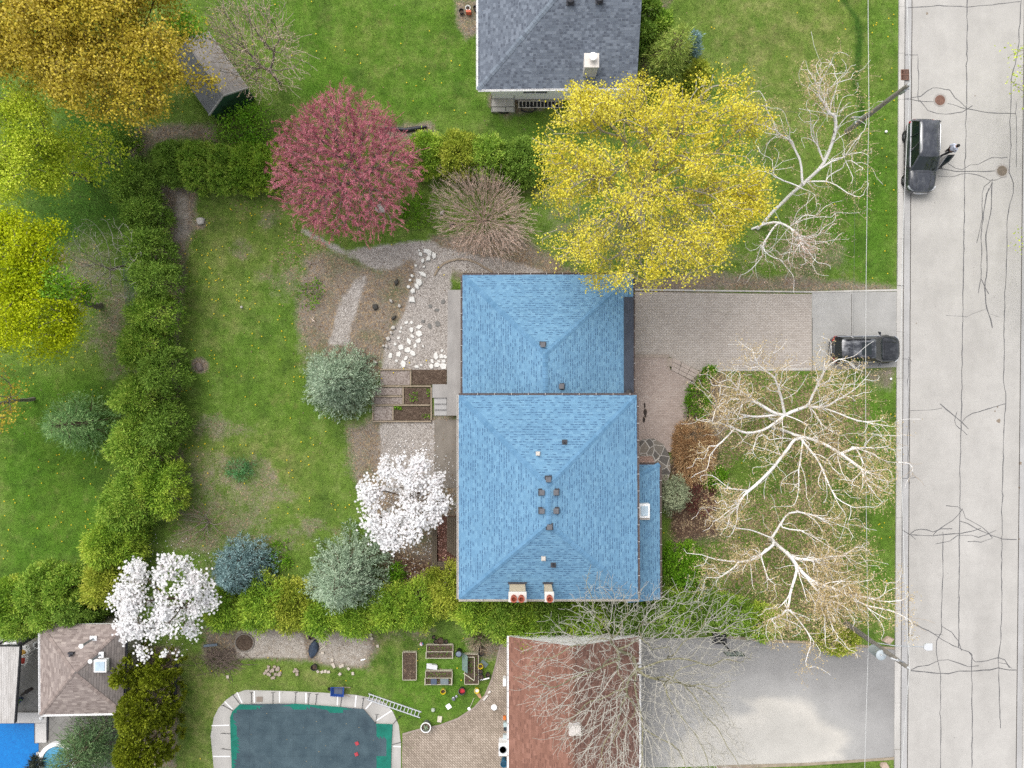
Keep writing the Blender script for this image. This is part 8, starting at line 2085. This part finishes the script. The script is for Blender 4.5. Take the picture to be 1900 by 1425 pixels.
q = P(898, 1231); b = MB(); b.box((q[0], q[1], .03), (.52, .34, .05), rad(-38)); tag(b.build('slab', basic('grey_green_slab', A(116, 130, 128), .8, .12, 5)), 'grey green slab lying right of the yellow bucket', 'slab')
q = P(832.5, 1310.5); b = MB(); b.box((q[0], q[1], .03), (.32, .32, .05), rad(34)); tag(b.build('tile', M_WHITE, bevel=.008), 'white square tile lying diagonally on the grass', 'tile')
q = P(816, 1333.5); b = MB(); b.box((q[0], q[1], .06), (.30, .40, .12), rad(-8)); tag(b.build('block', basic('cream_block', A(228, 220, 200), .8, .1, 5), bevel=.03), 'cream block on the grass left of the patio curve', 'block')
q = P(804, 1316); b = MB(); b.lathe([(.10, 0), (.14, .10), (.10, .2), (.02, .22)], (q[0], q[1], 0), 10); tag(b.build('rubble', basic('mossy_white', A(196, 204, 188), .8, .2, 8), smooth=40), 'mossy white lump on the grass near the ladder', 'stone')
q = P(842, 1295); b = MB(); b.lathe([(.11, 0), (.13, .16), (.10, .18)], (q[0], q[1], 0), 14); tag(b.build('watering_can', basic('dull_silver', A(150, 152, 160), .3, .15, 5, .7), smooth=40), 'dark silver can on the grass below the black bucket', 'can')
q = P(847, 1291); b = MB(); b.lathe([(.07, 0), (.08, .12), (.05, .14)], (q[0], q[1], 0), 14); tag(b.build('can', M_GALV, smooth=40), 'smaller silver can beside the dark silver one', 'can')
q = P(782.5, 1193.5); b = MB(); n = 9; b.lathe([(.13 * math.sin(math.pi * k / n) + .001, .13 - .13 * math.cos(math.pi * k / n)) for k in range(n + 1)], (q[0], q[1], 0), 16); g = G('beach_ball'); g.col(g.ramp(g.noise(g.obj(), 3.5, 1), [(.4, A(246, 240, 244)), (.5, A(232, 90, 130)), (.6, A(120, 180, 220))], 'CONSTANT')).set(rough=.3); tag(b.build('ball', g.m, smooth=80), 'pink and white ball left of the upper vegetable bed', 'ball')
q = P(889, 1290); b = MB(); b.prism([(q[0] - .2, q[1] + .1), (q[0] + .05, q[1] + .16), (q[0] + .18, q[1] - .2), (q[0] + .02, q[1] - .18)], .01, .04); tag(b.build('cardboard', basic('cardboard', A(206, 162, 124), .9, .12, 6)), 'torn tan cardboard by a yellow bucket', 'cardboard')
sv = thing('shovel', 'long handled shovel with a white blade lying by the patio edge', 'shovel', P(875, 1305)); o = P(875, 1305)
b = MB(); b.tube([tuple(P(880, 1294) - o + np.array([0, 0, .06])), tuple(P(872, 1312) - o + np.array([0, 0, .05]))], .018, 6); b.build('handle', M_CREAM, sv)
b = MB(); a = P(870.5, 1314.5) - o; b.lathe([(.02, 0), (.10, .02), (.11, .05), (.06, .07)], (a[0], a[1], .01), 12); b.build('blade', M_WHITE, sv, smooth=40)
q = P(917, 1311); b = MB(); n = 20; b.lathe([(.07, .0), (.10, .0), (.19, .03), (.20, .12), (.15, .16), (.075, .1)], (q[0], q[1], .03), 20); tag(b.build('plant_stand', M_WHITE, smooth=40), 'white ring shaped stand on the paved patio', 'stand')
b = MB()
for k, (x, y) in enumerate(((899, 1296), (903, 1291), (908, 1283))): qq = P(x, y); b.box((qq[0], qq[1], .08), (.22, .12, .08), .9 - k * .15)
tag(b.build('edging_brick', M_CAPC, bevel=.01), 'white broken edging bricks along the patio curve', 'brick')
# along the terracotta house wall
q = P(936, 1390, .8); ac = thing('air_conditioner', 'white air conditioner unit against the terracotta roofed house', 'air conditioner', (q[0] - .1, q[1], .03))
b = MB(); b.box((0, 0, .45), (.55, .85, .8)); b.build('casing', M_WHITE, ac, bevel=.03); b = MB()
for k in range(6): b.lathe([(.24 - .035 * k, .856), (.25 - .035 * k, .866), (.235 - .035 * k, .866)], (0, 0, 0), 22)
b.build('fan_grille', M_GALV, ac)
bucket(935, 1418, .22, .7, basic('blue_bin', A(52, 116, 150), .5, .12, 5), 'blue bin below the white air conditioner', 'bin', inner=basic('bin_inside', A(40, 84, 110), .6, .1, 5), fill=.9)
q = P(937, 1260); b = MB(); b.box((q[0] - .02, q[1], .3), (.22, .5, .55)); tag(b.build('meter_cabinet', M_WHITE, bevel=.02), 'white cabinet against the terracotta house wall halfway along', 'cabinet')
for x, y, c_, lab, s in ((937, 1330, A(236, 130, 60), 'small orange box against the terracotta house wall', .2), (938, 1342, A(200, 220, 220), 'pale box below the small orange box', .24), (938, 1365, A(214, 224, 226), 'pale bin above the white air conditioner', .3), (938, 1350, A(60, 70, 76), 'dark box wedged between two pale boxes', .2)):
    q = P(x, y); b = MB(); b.box((q[0] - .02, q[1], .03 + s / 2), (s, s * 1.2, s)); tag(b.build('box', basic('box_' + lab[6:12].strip(), c_, .6, .12, 5), bevel=.02), lab, 'box')
# ladder
a0, a1 = P(682, 1292, .1), P(780, 1326, .1); ld = thing('ladder', 'long aluminium ladder lying from the pool deck across the grass', 'ladder', ((a0[0] + a1[0]) / 2, (a0[1] + a1[1]) / 2, .04)); LO = np.array([(a0[0] + a1[0]) / 2, (a0[1] + a1[1]) / 2, .0])
M_ALU = basic('aluminium', A(228, 230, 234), .35, .08, 6, .3)
dv = (a1 - a0) / np.linalg.norm(a1 - a0); sv_ = np.array([-dv[1], dv[0], 0]); Ll = np.linalg.norm(a1 - a0)
for s, e in ((-1, .05), (1, 0)):
    b = MB(); b.bar(a0 - LO + sv_ * .19 * s + np.array([0, 0, -.04]), a1 - LO + sv_ * .19 * s + dv * e + np.array([0, 0, -.04]), .055, .09); b.build('rail', M_ALU, ld)
for k in range(15):
    c_ = a0 - LO + dv * (.12 + (Ll - .24) * k / 14) + np.array([0, 0, -.04]); b = MB(); b.bar(c_ - sv_ * .17, c_ + sv_ * .17, .045, .03); b.build('rung', M_ALU, ld)
# wheelbarrow
q = P(630, 1277); wb = thing('wheelbarrow', 'blue wheelbarrow with wooden handles parked above the covered pool', 'wheelbarrow', (q[0], q[1], 0), rad(-3))
b = MB(); b.loft([[(-.22, -.17, .28), (.25, -.20, .28), (.25, .20, .28), (-.22, .17, .28)], [(-.45, -.30, .62), (.42, -.32, .58), (.42, .32, .58), (-.45, .30, .62)], [(-.41, -.27, .62), (.39, -.29, .58), (.39, .29, .58), (-.41, .27, .62)], [(-.2, -.16, .33), (.23, -.18, .33), (.23, .18, .33), (-.2, .16, .33)]]); b.build('tray', basic('blue_paint', A(46, 82, 158), .45, .15, 5), wb, smooth=30)
b = MB(); b.prism([(-.3, -.2), (.3, -.22), (.3, .22), (-.3, .2)], .34, .42); b.build('load', basic('slate_load', A(92, 100, 116), .8, .2, 5), wb)
for s in (-1, 1):
    b = MB(); b.tube([(-.55, s * .10, .26), (.3, s * .24, .34), (.85, s * .30, .52)], .024, 7); b.build('handle', M_TIMB, wb, smooth=60)
    b = MB(); b.tube([(.3, s * .24, .34), (.38, s * .26, 0)], .018, 6); b.build('leg', M_BLK, wb)
b = MB(); b.tube([(-.55, -.05, .19), (-.55, .05, .19)], .19, 18); b.build('wheel', M_TYRE, wb)
# tarp heap and tools on the bare earth
b = MB(); r = np.random.default_rng(9); q = P(582, 1203); secs = []
for i in range(7):
    f = i / 6; w_ = .30 * math.sin(math.pi * (f * .9 + .05)) + .04; cx, cy = q[0] + (.22 * f - .1), q[1] - .55 + f * 1.1
    secs.append([(cx + w_ * math.cos(a) * r.uniform(.8, 1.2), cy + r.normal() * .03, max(.0, .06 + .22 * math.sin(a) * r.uniform(.7, 1.2))) for a in np.linspace(-.3, math.pi + .3, 9)])
b.loft(secs); tag(b.build('tarpaulin', basic('navy_tarp', A(62, 74, 92), .5, .3, 4), smooth=50), 'crumpled dark blue tarpaulin on the bare earth', 'tarpaulin')
plank(594, 1205, 604, 1198, .06, .07, 'short pale board on the bare earth beside the tarpaulin', M_CREAM); plank(669, 1225, 678, 1223, .06, .08, 'white short board at the right end of the bare earth', M_WHITE)
b = MB(); q = P(392, 1196); b.box((q[0], q[1], .12), (.9, .16, .08), .1); tag(b.build('board', basic('slate_blue_board', A(110, 122, 134), .7, .15, 4)), 'slate blue board resting on the cut branches', 'board')
# little things on the front lawn and drive
for x, y, mm, s, lab in ((1643, 245, M_WHITE, .09, 'small white ball on the far front lawn'), (1590, 265, basic('pale_yellow_thing', A(222, 216, 140), .7, .1, 5), .06, 'tiny pale yellow ball under the leaning birch'), (449, 570, RK, .09, 'small tan stone in the main lawn'), (1652, 703, M_WHITE, .08, 'small white pebble on the verge by the black SUV')):
    q = P(x, y); b = MB(); n = 7; b.lathe([(s * math.sin(math.pi * k / n) + .001, s - s * math.cos(math.pi * k / n)) for k in range(n + 1)], (q[0], q[1], 0), 12); tag(b.build('pebble' if mm in (RK,) or 'pebble' in lab else 'ball', mm, smooth=80), lab, 'pebble' if mm is RK or 'pebble' in lab else 'ball')
# fence seen between the left trees, wood edging of the cabana
q0, q1 = P(245, 478), P(252, 570); b = MB(); fn = thing('fence', 'short run of blue grey chain link fence showing left of the tall hedge', 'fence', ((q0[0] + q1[0]) / 2, (q0[1] + q1[1]) / 2, 0)); fo = np.array([(q0[0] + q1[0]) / 2, (q0[1] + q1[1]) / 2, 0])
d_ = (q1 - q0)
for k in range(3):
    b = MB(); c_ = q0 + d_ * k / 2 - fo; b.tube([(c_[0], c_[1], 0), (c_[0], c_[1], 1.3)], .03, 8); b.build('post', M_GALV, fn)
b = MB()
for z in np.linspace(.1, 1.25, 8): b.bar(tuple(q0 - fo + np.array([0, 0, z])), tuple(q1 - fo + np.array([0, 0, z])), .012, .012)
for k in range(26): c_ = q0 + d_ * k / 25 - fo; b.bar((c_[0], c_[1], .1), (c_[0], c_[1], 1.25), .012, .012)
b.build('mesh_panel', basic('fence_mesh', A(110, 130, 140), .5, .1, 5), fn)
q0, q1 = P(329, 1225), P(325, 1330); b = MB(); b.tube([tuple(q0 + np.array([0, 0, .12])), tuple(q1 + np.array([0, 0, .12]))], .10, 10); b.tube([tuple(P(322, 1300) + np.array([0, 0, .10])), tuple(P(321, 1330) + np.array([0, 0, .1]))], .09, 10); tag(b.build('drain_pipe', basic('black_pipe', (.02, .022, .028, 1), .5, .3, 5), smooth=50), 'black pipes lying on the grass beside the dark arborvitae', 'pipe')
q0 = P(90, 1150); b = MB(); b.bar((P(70, 1152)[0], P(70, 1152)[1], .5), (P(110, 1149)[0], P(110, 1149)[1], .5), .12, 1.0); tag(b.build('timber_wall', M_TIMB), 'short pale timber retaining wall above the cabana courtyard', 'wall')
# black edging sheet and barrel ends at the back hedge
b = MB(); q = P(770, 240); r = np.random.default_rng(4)
b.tube([tuple(P(x, y) + np.array([0, 0, .12])) for x, y in ((712, 238), (735, 240), (755, 242), (775, 239), (792, 236))], [.05, .10, .14, .14, .08], 8); tag(b.build('black_tarp', basic('black_sheet', (.02, .022, .03, 1), .4, .4, 4), smooth=50), 'rolled black plastic sheet at the edge of the back lawn', 'sheet')
for x, y, lab in ((905, 205, 'coiled black hose below the white wall, left coil'), (950, 203, 'coiled black hose below the white wall, right coil')):
    q = P(x + 30, y); b = MB(); n = 22; b.tube([(q[0] + (.42 + .02 * (i % 5)) * math.cos(2 * math.pi * i / n), q[1] + .22 * math.sin(2 * math.pi * i / n), .04 + .03 * (i // 11)) for i in range(3 * n)], .025, 5, False); tag(b.build('garden_hose', M_BLK), lab, 'hose')
